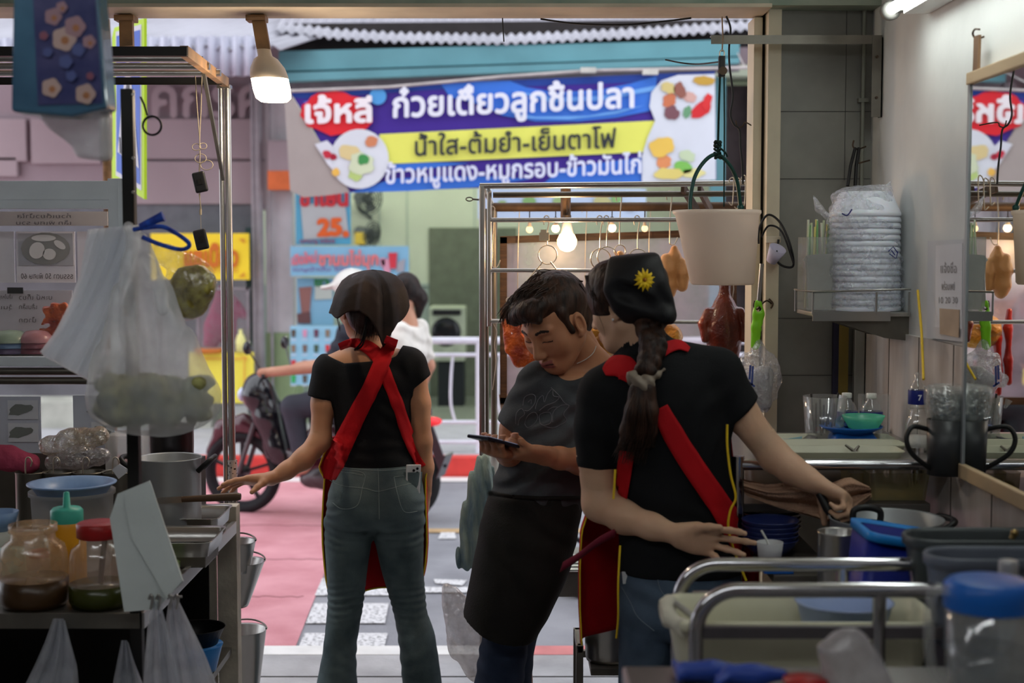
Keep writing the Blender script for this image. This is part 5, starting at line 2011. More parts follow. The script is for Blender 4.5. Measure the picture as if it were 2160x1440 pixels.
 b=MB(); b.tube([Vector(apron(0,t/30))+Vector((0,-.004,0)) for t in range(11,31)],.0022,6)
 b.build('apron_piping',m_yellowpipe,root)
 b=MB(); b.tube(spl([H(1308,1150,-.122),H(1304,1230,-.135),H(1304,1300,-.12),H(1300,1345,-.10)],6),.0028,6)
 b.build('apron_piping',m_yellowpipe,root)
 # loose waist tie hanging to the left
 b=MB()
 pp=spl([H(1300,1122,-.08),H(1262,1142,-.10),H(1222,1172,-.13),H(1184,1196,-.14)],5)
 b.grid(lambda u_,v_: pp[min(len(pp)-1,int(u_*(len(pp)-1)))]+Vector((.3,0,.95))*((v_-.5)*.026),len(pp),3)
 o=b.build('waist_tie',mat('dark_crimson_tie',rgb(112,22,44),.75),root)
 solidify(o,.0015)
 for q in (1365,1470):
  p_=H(q,1900,.04)
  b=MB()
  b.rrect_loft((p_.x,p_.y,.002),[(.036,.10,.035,0),(.043,.125,.042,.004),(.043,.125,.042,.028),(.038,.11,.036,.045),(.03,.06,.028,.07)],6)
  b.build('shoe',m_blackcloth,root)
 # cleaver handle in her fist
 kn=thing('ladle','black-handled ladle held over the pots by the woman with the braid','ladle',H(1772,1120,-.13))
 b=MB(); b.tube([H(1728,1040,-.115),H(1745,1072,-.13),H(1768,1100,-.14),H(1782,1125,-.14)],[.0095,.011,.010,.008],10)
 b.build('handle',mat('black_bakelite',rgb(22,20,20),.4),kn)
 b=MB(); b.tube([H(1782,1125,-.14),H(1796,1165,-.14)],.004,8)
 b.lathe(H(1800,1195,-.14),[(.001,-.03),(.025,-.022),(.04,0),(.0385,0),(.024,-.019),(.001,-.027)],20)
 b.build('bowl',mat('steel_brushed',rgb(150,150,150),.3,metal=.9,var=.05),kn)
 return root
woman_right()
# ------------------------------------------------------------------ steel duck stall
m_steel=mat('stainless_tube',rgb(176,174,170),.28,metal=.92,var=.06,vscale=5)
m_steeld=mat('dull_steel',rgb(112,108,100),.4,metal=.8,var=.15,vscale=9)
m_rust=mat('rusty_dark_steel',rgb(78,62,48),.6,metal=.4,var=.3,vscale=14)
m_wire=mat('steel_wire',rgb(196,184,166),.3,metal=.9,var=0)
m_bulbcap=mat('bulb_collar',rgb(206,196,178),.4,var=.03)
m_brownwood=mat('dark_brown_wood',rgb(58,42,32),.5,vscale=12,col2=rgb(82,60,44),stretch=(1,1,8))
YF,YR,YK=4.62,4.74,5.16
st=thing('duck_stall','stainless steel hanging stall for roast duck with tube frame and metal body','food stall',(PX(1300,4.9),4.9,0))
def tb(name,a,b_,r,m=m_steel,par=st):
 b=MB(); b.cyl(a,b_,r,n=14)
 return b.build(name,m,par)
tb('top_rail',W(1012,392,YF),W(1592,386,YF),.0095)
tb('top_rail',W(1040,411,YR),W(1620,408,YR),.010,m_steeld)
tb('top_rail',W(1040,437,YK),W(1620,435,YK),.0165,m_rust)
tb('hanging_rail',W(1034,464,YR),W(1600,463,YR),.0078)
tb('hanging_rail',W(1034,570,YR),W(1600,572,YR),.0070)
tb('hanging_rail',W(1034,677,YR),W(1600,680,YR),.0070)
p=W(1017,392,YF)
tb('upright',(p.x,YF,.10),p,.0105)
p=W(1032,402,YR)
tb('upright',(p.x,YR,PZ(688,YR)),p,.0080)
p=W(1026,440,YR+.06)
tb('upright',(p.x,YR+.06,.10),p,.0085,m_steeld)
p=W(1042,437,YK)
tb('upright',(p.x,YK,.10),p,.012,m_steeld)
for Y_ in (YF,YK):
 p=W(1620 if Y_ > 5 else 1600,390 if Y_ < 5 else 437,Y_)
 tb('upright',(p.x+.03,Y_,.10),(p.x+.03,Y_,p.z),.0105)
a0,a1=W(1017,392,YF),W(1042,437,YK)
tb('cross_tube',a0,(a0.x,YK,a0.z),.009)
tb('cross_tube',(a0.x,YK,a0.z),a1,.009)
tb('cross_tube',W(1032,404,YR),(W(1032,404,YR).x,YF,W(1032,404,YR).z),.006)
tb('centre_strut',(PX(1193,4.95),4.95,PZ(398,4.95)),(PX(1193,4.95),4.95,PZ(470,4.95)),.018,m_rust)
b=MB(); b.bar(W(1440,395,4.7),W(1472,446,5.0),.012,.03); b.bar(W(1475,398,4.75),W(1500,445,5.05),.012,.03)
b.build('roof_brace',m_rust,st)
# body: two decks and closed lower box
X0,X1=PX(1020,YF),PX(1600,YF)+.05
zt=PZ(1003,YF)
b=MB(); b.bbox(X0+.01,YF+.02,zt-.03,X1,YK,zt,.004)
b.build('deck',m_steel,st)
b=MB(); b.bbox(X0+.012,YF+.12,PZ(1253,4.78),X1-.01,YK-.02,PZ(1200,4.78),.006)
b.build('lower_box',mat('grey_sheet_steel',rgb(120,116,112),.4,metal=.5,var=.1),st)
b=MB()
for k in range(5):
 b.box(X0+.02,YF+.10,PZ(1200,4.78)+.008+k*.012,X1-.02,YF+.12,PZ(1200,4.78)+.012+k*.012)
b.build('vent_slats',m_steel,st)
for (x,y) in ((X0+.01,YF),(X1-.03,YF),(X0+.01,YK),(X1-.03,YK)):
 b=MB(); b.cyl((x-.012,y,.05),(x+.012,y,.05),.05,n=18); b.cyl((x,y,.05),(x,y,.11),.012)
 b.build('caster',mat('caster_rubber',rgb(40,40,40),.6),st)
b=MB(); c=W(990,420,YF)
b.tube([c+Vector((.011*cos(t),0,.006*sin(t))) for t in [i/14*6.283 for i in range(14)]],.0022,6,closed=True)
b.cyl(c+Vector((.011,0,0)),W(1010,421,YF),.003)
b.build('eye_bolt',m_steeld,st)
HY=800
# framed print on the street side of the stall
YQ=5.192
fr_=thing('framed_print','large brown-framed translucent printed sheet on the street side of the duck stall','framed sign',W(1330,1000,YQ))
for nm,A_,B_ in (('frame',(1062,500),(1062,850)),('frame',(1055,506),(1560,489)),('frame',(1545,489),(1545,850)),('frame',(1055,845),(1552,845))):
 b=MB()
 b.bar(W(*A_,YQ),W(*B_,YQ),.026,.03,(0,1,0))
 b.build(nm,m_brownwood,fr_)
b=MB(); b.add([W(1066,508,YQ+.01),W(1545,492,YQ+.01),W(1545,845,YQ+.01),W(1066,845,YQ+.01)],[(0,1,2,3)])
o=b.build('printed_sheet',None or film('printed_film',rgb(190,170,180),.55,.3,.05,7.0,.12,.75,.2),fr_)
# pale price paper beside the frame foot
b=MB(); b.prism([W(1052,832,5.2),W(1080,832,5.2),W(1078,905,5.2),W(1060,900,5.2)],(0,.004,0))
tag(b.build('paper_sheet',mat('peach_paper',rgb(220,196,176),.7)),'pale peach paper hanging behind the stall upright','paper')
# hooks and rings
def hook(px,y0,y1,Y,ring=None,open_=False,label='',r=.0020):
 h=thing('meat_hook',label,'hook',W(px,y0,Y),'steel hooks on the duck stall rails')
 top=W(px,y0,Y)
 bot=W(px-1,y1,Y)
 pts=[top+Vector((-.012,-.005,-.022)),top+Vector((-.014,-.003,-.004)),top+Vector((-.006,0,.008)),top+Vector((.004,0,.004)),top+Vector((.005,0,-.012)),(top+bot)/2,bot]
 if open_:
  pts += [bot+Vector((.004,0,-.012)),bot+Vector((.016,0,-.010)),bot+Vector((.026,0,.012))]
 b=MB(); b.tube(spl(pts,5),r,7)
 b.build('shank',m_wire,h)
 if ring:
  c=W(px,y1+ring,Y)
  R_=ring/(3000/Y)
  tl=RU(-.5,.5)
  b=MB()
  b.tube([c+Vector((R_*cos(t)*cos(tl),R_*cos(t)*sin(tl),R_*sin(t))) for t in [i/28*6.283 for i in range(28)]],.0022,7,closed=True)
  b.build('ring',m_wire,h)
 return h
hook(1155,460,517,YR,20,False,'steel hook and ring nearest the warm bulb, left of it')
hook(1267,460,524,YR,22,False,'steel hook and ring above the parting of the man and woman')
hook(1281,460,520,YR,21,False,'steel hook with ring close behind its neighbour right of the bulb')
hook(1308,410,516,YR+.02,13,False,'long steel hook holding a small pale meat loop')
hook(1346,460,525,YR,20,False,'steel hook with ring just above the black headscarf')
hook(1414,408,508,YR+.03,None,True,'open steel hook above the pale poached chicken')
hook(1093,435,640,YK,None,False,'very long thin steel hook left of the warm bulb',.0016)
hook(1235,435,640,YK,None,False,'very long thin steel hook right of the warm bulb',.0016)
hook(1370,430,560,YK,None,False,'long thin hook beside the yellow flower scarf',.0016)
hook(1040,440,556,YR+.03,None,True,'narrow hook hanging at the left upright of the stall',.0016)
# two-armed duck hook
dh=thing('duck_hook','two-armed duck hook hanging from the left ring with open legs','hook',W(1153,640,YR))
for L in ([(1145,552),(1110,594),(1078,628)],[(1161,552),(1172,566),(1182,580)]):
 b=MB(); b.tube([W(x,y,YR-.005) for x,y in L],.0026,7)
 if L[-1][0] < 1100:
  c=W(1073,633,YR-.005)
  b.tube([c+Vector((.008*cos(t),0,.008*sin(t))) for t in [i/12*6.283 for i in range(12)]],.002,6,closed=True)
 b.build('arm',m_wire,dh)
b=MB(); pbox(b,1137,490,1158,508,YR-.03,.006,.002); pbox(b,1140,484,1152,492,YR-.03,.005)
tag(b.build('price_tag',mat('cream_tag',rgb(206,188,160),.6)),'small cream tag on the frame left of the warm bulb','tag')
# the stall bulb and small glowing reflection stand-ins
def bulb(name,label,px,py,Y,r,power,col,strength,cap=True,group=None,tilt=0.0):
 c=W(px,py,Y)
 t=thing(name,label,'light bulb',c,group)
 b=MB()
 b.lathe(c,[(r*.32,r*1.0),(r*.75,r*.75),(r*1.0,r*.2),(r*.98,-r*.25),(r*.7,-r*.75),(r*.3,-r*.97),(.0005,-r)],24)
 b.build('globe',emissive(name+'_glow_%d' % int(strength*10),col,strength),t)
 if cap:
  b=MB(); b.lathe(c,[(r*.34,r*1.0),(r*.66,r*.82),(r*.62,r*1.1),(r*.48,r*1.9),(r*.3,r*2.0)],20)
  b.build('collar',m_bulbcap,t)
  b=MB(); b.cyl(c+Vector((0,0,r*1.95)),c+Vector((0,0,r*2.7)),r*.42); b.cyl(c+Vector((0,0,r*2.6)),Vector((c.x,c.y,max(c.z+r*2.7,PZ(437,YK)))),.002)
  b.build('socket',mat('black_socket',rgb(36,30,26),.5),t)
 return t
bulb('warm_bulb','glowing warm bulb hanging in the duck stall above the man',1196,510,4.92,.034,6,(1.0,.62,.28,1),14)
point_light('warm_bulb_light',W(1196,522,4.80),.035,7,(1.0,.62,.32))
bulb('reflection_bulb','small glowing bulb for a glass reflection just left of the warm stall bulb',1172,482,YK,.015,1,(1.0,.66,.36,1),5,True,'reflection bulbs behind the stall')  # small glowing bulbs stand in for reflections in the frame glass
bulb('reflection_bulb','small glowing bulb for a glass reflection right of the warm stall bulb near the ringed hooks',1291,481,YK,.015,1,(1.0,.66,.36,1),5,True,'reflection bulbs behind the stall')
bulb('reflection_bulb','faint small bulb for a glass reflection behind the steel hook nearest the headscarf',1360,482,YK,.012,1,(1.0,.7,.4,1),1.2,True,'reflection bulbs behind the stall')
bulb('reflection_bulb','faint pale bulb for a glass reflection left of the warm stall bulb beside the upright',1117,484,YK,.013,1,(.9,.9,.8,1),1.2,True,'reflection bulbs behind the stall')
# meats
def meat(name,label,cat,px,py,Y,fn,m,box,h=.004,group=None):
 c=W(px,py,Y)
 F=Field(c-Vector(box),c+Vector(box),h)
 fn(F,c)
 return tag(F.build(name,m),label,cat,group)
m_duck=mat('lacquered_duck_skin',rgb(84,30,18),.25,vscale=9,col2=rgb(128,48,24),bump=.3,bscale=110,spec=.6,coat=.4)
m_siu=mat('red_barbecue_pork',rgb(150,44,12),.3,vscale=22,col2=rgb(226,104,28),bump=.8,bscale=70,spec=.6,coat=.4)
m_yel=mat('yellow_glazed_meat',rgb(140,84,14),.32,vscale=18,col2=rgb(206,146,36),bump=.8,bscale=60,spec=.6,coat=.3)
m_pale=mat('pale_poached_skin',rgb(196,138,84),.4,vscale=8,col2=rgb(222,170,116),bump=.2,bscale=60)
m_saus=mat('red_sausage',rgb(128,22,16),.3,vscale=12,col2=rgb(168,40,26),bump=.3,bscale=50,coat=.4)
def f_duck(F,c):
 v=lambda x,y,z: c+Vector((x,y,z))
 F.ell(v(0,0,-.035),(.062,.052,.088),.02)
 F.ell(v(0,0,.035),(.043,.038,.055),.03)
 F.chain([v(0,0,.07),v(.002,0,.105),v(.004,0,.128)],[.022,.014,.013],.02)
 F.ell(v(.003,0,.125),(.019,.015,.014),.008)
 for s_ in (-1,1):
  F.chain([v(s_*.050,-.008,.035),v(s_*.072,-.012,-.005),v(s_*.066,-.018,-.055)],[.018,.016,.011],.008)
  F.chain([v(s_*.030,-.01,-.09),v(s_*.034,-.01,-.135),v(s_*.028,-.01,-.165)],[.024,.016,.009],.015)
 F.cone(v(.003,-.06,.06),v(.003,-.062,-.10),.004,.004,.012,'sub')
 F.noise(.0016,90,3)
meat('roast_duck','dark red whole roast duck hanging beside the green handled tool','roast duck',1527,680,YR,f_duck,m_duck,(.12,.09,.2),.0035)
def f_siu(F,c):
 v=lambda x,y,z: c+Vector((x,y,z))
 F.chain([v(.004,0,.10),v(.0,0,.06),v(-.012,0,.01),v(-.01,0,-.04),v(.004,0,-.085)],[.012,.022,.034,.036,.034],.01,flat=((0,1,0),.55))
 F.chain([v(-.03,0,.03),v(-.03,0,.0)],[.022,.02],.01,flat=((0,1,0),.5))
 F.cone(v(.03,0,-.03),v(.036,0,-.08),.028,.022,.01,flat=((0,1,0),.5))
 F.noise(.006,70,8)
meat('barbecue_pork','orange-red barbecued pork slab hanging left of the man','barbecued pork',1094,700,YR-.02,f_siu,m_siu,(.10,.06,.14),.0033)
def f_saus(F,c):
 v=lambda x,y,z: c+Vector((x,y,z))
 F.chain([v(0,0,.10),v(.003,0,.03),v(.0,0,-.06),v(-.002,0,-.12)],[.010,.0165,.0165,.011],.008)
 F.ell(v(0,0,.115),(.007,.007,.01),.006)
 F.noise(.0015,60,2)
def f_saus2(F,c):
 v=lambda x,y,z: c+Vector((x,y,z))
 F.chain([v(0,0,.11),v(.004,0,.05),v(.0,0,-.0)],[.010,.0165,.012],.006)
 F.chain([v(0,0,-.01),v(.0,0,-.06),v(-.004,0,-.14)],[.012,.0165,.011],.006)
 F.noise(.0015,60,2)
meat('red_sausage','red sausage hanging between the heads of man and woman','sausage',1250,690,YR,f_saus,m_saus,(.05,.05,.17),.0033,'red sausages on the stall')
meat('red_sausage','red sausage pair of links seen in the mirror, nearer the frame','sausage',1357,745,4.95,f_saus2,m_saus,(.05,.05,.19),.0036,'red sausages on the stall')
meat('red_sausage','red sausage pair of links seen at the mirror picture edge','sausage',1335,722,4.95,f_saus2,m_saus,(.05,.05,.19),.0036,'red sausages on the stall')
def f_ham(F,c):
 v=lambda x,y,z: c+Vector((x,y,z))
 F.ell(v(0,0,0),(.062,.035,.052),.01)
 F.ell(v(-.03,0,.02),(.035,.03,.04),.02)
 F.ell(v(.035,0,-.015),(.045,.03,.038),.02)
 F.noise(.006,55,11)
meat('glazed_pork','yellow glazed pork piece hanging between the heads of man and woman','pork',1273,715,YR,f_ham,m_yel,(.12,.07,.09),.0036,'yellow glazed pork pieces')
meat('glazed_pork','yellow glazed pork piece reflected in the mirror','pork',1392,702,4.95,f_ham,m_yel,(.12,.07,.09),.004,'yellow glazed pork pieces')
def f_chick(F,c):
 v=lambda x,y,z: c+Vector((x,y,z))
 F.chain([v(.016,0,.075),v(.018,0,.05),v(.012,0,.02)],[.012,.018,.02],.01)
 F.chain([v(-.012,0,.04),v(-.004,0,.0),v(-.002,0,-.05),v(.0,0,-.07)],[.018,.028,.028,.022],.008)
 F.chain([v(.040,0,.03),v(.046,0,-.01),v(.044,0,-.05)],[.014,.024,.018],.006)
 F.chain([v(-.022,0,.02),v(-.03,0,.0)],[.012,.010],.008)
 F.noise(.0022,70,6)
meat('poached_chicken','pale poached chicken hanging behind the white bucket','chicken',1412,572,YR,f_chick,m_pale,(.09,.06,.12),.0033)
meat('meat_loop','small pale meat piece on a hook above the headscarf','meat',1308,545,YR+.02,lambda F,c: F.chain([c+Vector((-.012,0,-.02)),c+Vector((0,0,.012)),c+Vector((.012,0,-.02))],[.011,.012,.011],.008),m_pale,(.04,.03,.04),.003)
for (py,lb) in ((520,'pale'),):
 pass
# hooks that carry the roasts
b=MB(); b.tube([W(1545,572,YR),W(1547,610,YR-.005),W(1543,640,YR)],.002,6)
tag(b.build('meat_hook',m_wire),'thin hook at the neck of the roast duck','hook','steel hooks on the duck stall rails')
b=MB(); b.tube(spl([W(1040,682,YR),W(1048,700,YR),W(1043,725,YR),W(1046,760,YR),W(1042,800,YR),W(1039,822,YR)],4),.0012,5)
tag(b.build('string',mat('white_string',rgb(206,196,186),.7)),'thin white string dangling at the left upright of the stall','string')
# towel over the left upright
HY=1090
m_towel=mat('faded_blue_towel',rgb(112,138,150),.95,vscale=26,col2=rgb(170,188,176),stretch=(1,1,.25),bump=.6,bscale=160)
T=Field((PX(945,4.45),4.44,PZ(1235,4.45)),(PX(1060,4.45),4.68,PZ(955,4.45)),.004)
T.stack([(PZ(y,4.48),PX((a_+c_)/2,4.48),4.585,(c_-a_)/1340,d_) for y,a_,c_,d_ in ((968,1010,1032,.012),(985,1002,1038,.022),(1010,990,1041,.03),(1050,981,1041,.034),(1100,972,1034,.034),(1150,966,1024,.032),(1190,961,1012,.028),(1216,966,1004,.018))],.01)
T.fold(.006,(190,40,16),sharp=.6)
T.noise(.002,60,4)
tag(T.build('towel',m_towel),'faded blue-green towel draped over the left upright of the duck stall','towel')
# clear bag hanging low behind the man
HY=1330
T=Field((PX(915,4.3),4.12,PZ(1445,4.3)),(PX(1050,4.3),4.42,PZ(1210,4.3)),.005)
T.stack([(PZ(1228,4.3),PX(948,4.3),4.28,.014,.012),(PZ(1270,4.3),PX(962,4.3),4.28,.045,.03),(PZ(1330,4.3),PX(982,4.3),4.28,.066,.04),(PZ(1380,4.3),PX(996,4.3),4.28,.062,.04),(PZ(1425,4.3),PX(1012,4.3),4.28,.035,.03)],.01)
T.fold(.005,(110,0,40),sharp=.6)
T.noise(.003,70,2)
tag(T.build('plastic_bag',film('clear_bag_film',rgb(214,206,204),.55,.2,.7,30)),'cloudy clear plastic bag hanging low beside the man with the apron','plastic bag')
HY=520
# ------------------------------------------------------------------ motorcycle crossing the street
m_tyre=mat('black_rubber',rgb(30,30,33),.75,var=.1)
m_gloss=mat('black_gloss_plastic',rgb(22,22,28),.15,var=0,spec=.6,coat=.6)
m_maroon=mat('maroon_gloss_plastic',rgb(74,30,40),.18,var=.05,spec=.6,coat=.5)
m_alloy=mat('grey_alloy',rgb(96,92,94),.4,metal=.7,var=.1)
bike_o=W(675,1090,9.3)
bike=thing('motorcycle','dark underbone motorcycle ridden leftward along the red lane','motorcycle',(bike_o.x,9.3,ROAD_Z))
BO=Vector((bike_o.x,9.3,ROAD_Z))
v=lambda x,y,z: BO+Vector((x,y,z))
R0=.275
for nm,x in (('front_wheel',-.56),('rear_wheel',.56)):
 b=MB()
 c=v(x,0,R0)
 b.tube([c+Vector(((R0-.03)*cos(t),0,(R0-.03)*sin(t))) for t in [i/40*6.283 for i in range(40)]],.036,10,closed=True)
 w_=b.build(nm,m_tyre,bike)
 b=MB()
 b.tube([c+Vector(((R0-.065)*cos(t),0,(R0-.065)*sin(t))) for t in [i/40*6.283 for i in range(40)]],.014,8,closed=True)
 b.cyl(c-Vector((0,.05,0)),c+Vector((0,.05,0)),.04)
 for i in range(5):
  t=i/5*6.283+.3
  b.bar(c,c+Vector(((R0-.06)*cos(t),0,(R0-.06)*sin(t))),.02,.028,(0,1,0))
 b.build('wheel_rim',mat('black_alloy',rgb(44,42,46),.35,metal=.5),w_)
b=MB()
for s_ in (-.06,.06):
 b.cyl(v(-.56,s_,R0),v(-.42,s_,.66),.017)
b.build('front_fork',m_alloy,bike)
F=Field(v(-.90,-.14,.3),v(-.2,.14,.70),.012)
F.chain([v(-.80,0,.40),v(-.70,0,.565),v(-.54,0,.60),v(-.40,0,.53)],[.03,.055,.065,.05],.03,flat=((0,1,0),.8))
F.cone(v(-.56,0,R0),v(-.56,0,R0+.001),.265,.265,.005,'sub')
F.build('front_fender',m_maroon,bike)
F=Field(v(-.62,-.24,.25),v(-.1,.24,1.02),.012)
F.chain([v(-.44,0,.86),v(-.36,0,.66),v(-.28,0,.45),v(-.20,0,.33)],[.085,.11,.10,.07],.04)
F.ell(v(-.44,0,.80),(.10,.13,.11),.04)
F.cone(v(-.2,0,.9),v(-.12,0,.4),.12,.10,.03,'sub')
F.build('leg_shield',m_gloss,bike)
b=MB(); b.ball(v(-.53,-.02,.80),.065,sc=(.55,1.1,.8))
b.build('headlight',mat('headlight_lens',rgb(206,216,240),.1,var=0,coat=1),bike)
F=Field(v(-.42,-.2,.22),v(.85,.2,.82),.013)
F.chain([v(-.30,0,.40),v(-.10,0,.34),v(.16,0,.38)],[.06,.07,.08],.04)
F.chain([v(-.02,0,.54),v(.26,0,.56),v(.62,0,.68),v(.76,0,.72)],[.07,.115,.085,.03],.05)
F.build('side_panels',m_maroon,bike)
F=Field(v(-.2,-.2,.5),v(.8,.2,.90),.012)
F.chain([v(-.02,0,.66),v(.22,0,.69),v(.44,0,.735),v(.64,0,.75)],[.05,.075,.08,.05],.04)
F.build('seat',m_tyre,bike)
F=Field(v(-.2,-.16,.12),v(.5,.16,.46),.012)
F.ell(v(.06,0,.27),(.15,.11,.09),.02); F.ell(v(-.06,0,.25),(.08,.06,.06),.03); F.cone(v(.06,0,.25),v(.4,-.08,.24),.05,.03,.03)
F.build('engine',m_alloy,bike)
b=MB(); b.cyl(v(.15,-.13,.20),v(.72,-.14,.30),.035,.045)
b.build('exhaust',mat('dark_exhaust',rgb(60,56,58),.3,metal=.8),bike)
b=MB(); b.bar(v(.74,0,.68),v(.86,0,.36),.06,.02,(0,1,0)); b.obox(v(.87,0,.38),(.4,0,1),(0,1,0),(1,0,-.4),.16,.16,.01)
b.build('rear_fender',m_gloss,bike)
b=MB(); b.ball(v(.79,0,.66),.05,sc=(1.2,1.3,.6))
b.build('tail_light',mat('red_lens',rgb(216,44,52),.2,emit=(1,.05,.06,1),estr=.5),bike)
b=MB(); b.tube(spl([v(-.24,-.32,.94),v(-.30,-.22,.97),v(-.38,0,.93),v(-.30,.22,.97),v(-.24,.32,.94)],6),.013,8)
b.build('handlebar',m_tyre,bike)
for s_ in (-1,1):
 b=MB(); b.tube([v(-.30,s_*.22,.97),v(-.36,s_*.27,1.10)],.006,6)
 b.ball(v(-.37,s_*.28,1.13),.05,sc=(.4,1.2,.9))
 b.build('mirror',m_gloss,bike)
b=MB(); b.bar(v(.3,-.1,.62),v(.78,-.1,.80),.015,.015)
b.build('grab_rail',m_alloy,bike)
for ch in bike.children:
 pass
bike.rotation_euler=(0,0,math.radians(-16))
second=dup(bike,(W(1235+250,1305,6.85).x-bike.location.x,6.95-9.3,0),'dark motorcycle mostly hidden beyond the duck stall, front wheel showing',None,math.radians(0))
def rider(label,hx,back,skinc,shirtc,pantc,helmet):
 """seated astride; hx: how far back on the seat"""
 o=Matrix.Rotation(math.radians(-16),3,'Z')
 U=lambda x,y,z: BO+o @ Vector((x+hx,y,z))
 r=thing('person',label,'person',U(0,0,.72))
 lo=U(0,0,0)-Vector((.72,.40,.02)); hi=U(0,0,0)+Vector((.45,.40,0)); hi.z=ROAD_Z+1.66
 lo.z=ROAD_Z+.15
 sh=1.26
 B=Field(lo,hi,.011)
 hd=U(back-.05,0,sh+.225)
 B.ell(hd,(.082,.078,.108),.02)
 B.cone(U(back-.13,0,sh+.205),U(back-.135,0,sh+.19),.012,.012,.02)
 B.cone(U(back,0,sh+.02),U(back-.03,0,sh+.14),.052,.048,.04)
 B.stack([(q.z,q.x,q.y,rx,ry) for q,rx,ry in ((U(0,0,.78),.12,.15),(U(.0,0,.95),.10,.13),(U(back*.7,0,1.10),.105,.15),(U(back,0,sh-.02),.08,.15))],.04)
 for s_ in (-1,1):
  B.chain([U(.0,s_*.1,.80),U(-.34,s_*.19,.74),U(-.28,s_*.17,.36),U(-.36,s_*.17,.32)],[.088,.062,.042,.035],.03)
  if helmet:
   B.chain([U(back,s_*.18,sh-.02),U(back-.10,s_*.24,1.02),U(-.30-hx+.02,s_*.27,.97)],[.05,.04,.03],.03)
  else:
   B.chain([U(back,s_*.17,sh-.02),U(back+.05,s_*.22,1.0),U(back-.02,s_*.22,.80)],[.046,.036,.028],.03)
 body=B.build('body',skin_mat('street_skin',(188,136,112),(200,150,124)),r)
 S_=Field(lo,hi,.011)
 S_.stack([(q.z,q.x,q.y,rx,ry) for q,rx,ry in ((U(0,0,.80),.135,.165),(U(.0,0,.95),.125,.15),(U(back*.7,0,1.10),.125,.165),(U(back,0,sh+.01),.09,.15))],.04)
 for s_ in (-1,1):
  e_=U(back-.06,s_*.225,1.09) if helmet else U(back+.03,s_*.215,1.06)
  S_.chain([U(back,s_*.17,sh-.02),e_],[.066,.058],.03)
 S_.fold(.006,(40,0,60))
 S_.build('t_shirt' if not helmet else 'jacket',mat('shirt_%d' % shirtc[0],rgb(*shirtc),.8),r)
 P_=Field(lo,hi,.011)
 for s_ in (-1,1):
  P_.chain([U(.02,s_*.1,.81),U(-.34,s_*.19,.745),U(-.29,s_*.17,.42)],[.105,.075,.055],.03)
 P_.build('trousers',mat('pants_%d' % pantc[0],rgb(*pantc),.8),r)
 if helmet:
  H_=Field(hd-Vector((.2,.2,.2)),hd+Vector((.2,.2,.2)),.008)
  H_.ell(hd+Vector((.01,0,.035)),(.13,.125,.12),.01)
  H_.cone(hd+Vector((-.08,0,.05)),hd+Vector((-.16,0,.03)),.08,.05,.02,flat=((0,0,1),.3))
  H_.ell(hd+Vector((-.10,0,-.06)),(.11,.12,.075),.01,'sub')
  H_.cut(hd+Vector((0,0,-.05)),(0,0,-1))
  H_.build('helmet',mat('white_helmet',rgb(214,212,206),.25),r)
 else:
  H_=Field(hd-Vector((.2,.16,.22)),hd+Vector((.24,.16,.2)),.008)
  H_.ell(hd+Vector((.022,0,.03)),(.095,.092,.105),.02)
  H_.ell(hd+Vector((.11,0,-.03)),(.05,.05,.06),.03)
  H_.cone(hd+Vector((.115,0,-.05)),hd+Vector((.10,0,-.15)),.042,.02,.02)
  H_.ell(hd+Vector((-.10,0,-.05)),(.085,.12,.10),.01,'sub')
  H_.build('hair',m_hair,r)
 return r
rider('person in white helmet and dark jacket steering the motorcycle, mostly hidden by the woman',.24,.04,None,(44,46,56),(60,62,72),True)
rider('dark-haired person in white t-shirt riding pillion on the motorcycle',.58,.06,None,(226,222,214),(30,30,34),False)
# ------------------------------------------------------------------ right wall and its fittings
def WW(px,py,off=0.0):
 """point on the right wall seen at a pixel"""
 a=(px-1080.0)/F_PX
 b=-(py-720.0)/F_PX
 s=(XW-off)/a
 return Vector((XW-off,(CT+b*ST)*s,CAM_Z+(-ST+b*CT)*s))
m_black=mat('black_plastic',rgb(24,24,26),.45,var=0)
m_whitep=mat('white_plastic',rgb(214,214,208),.4,var=.03)
m_clear=film('clear_plastic',rgb(200,206,206),.28,.1,.15,12,.45,.4,.06)
m_milky=film('milky_plastic',rgb(206,204,198),.72,.35,.05,8,.12,.55,.05)
m_wrap=film('crinkled_wrap',rgb(216,220,228),.45,.08,1.0,45,.5,.4,.25)
m_chrome=mat('polished_tube',rgb(196,196,200),.16,metal=1.0,var=.03)
m_alu=mat('aluminium_profile',rgb(156,160,162),.42,metal=.5,var=.05)
# fluorescent batten along the wall
lamp_y=3.86
zl=PZ(20,lamp_y)
lp=thing('fluorescent_lamp','fluorescent tube batten fixed high on the right wall','lamp',(XW,3.3,zl))
b=MB(); b.bbox(XW-.072,2.5,zl-.022,XW-.002,3.80,zl+.045,.006)
b.build('batten',mat('white_batten',rgb(206,208,206),.35,var=.04),lp)
b=MB(); b.cyl((XW-.092,2.58,zl-.002),(XW-.092,3.85,zl-.002),.0140,n=18)
b.build('tube',emissive('cool_tube',(.93,1.0,.96,1),24),lp)
for y_ in (3.85,2.56):
 b=MB()
 b.lathe((XW-.092,y_+.012,zl-.004),[(.001,0),(.026,0),(.027,.02),(.020,.024),(.001,.024)],20,(0,-1,0))
 b.bbox(XW-.094,y_-.05,zl-.012,XW-.06,y_-.008,zl+.008,.003)
 b.build('lamp_holder',mat('grey_holder',rgb(110,108,104),.5),lp)
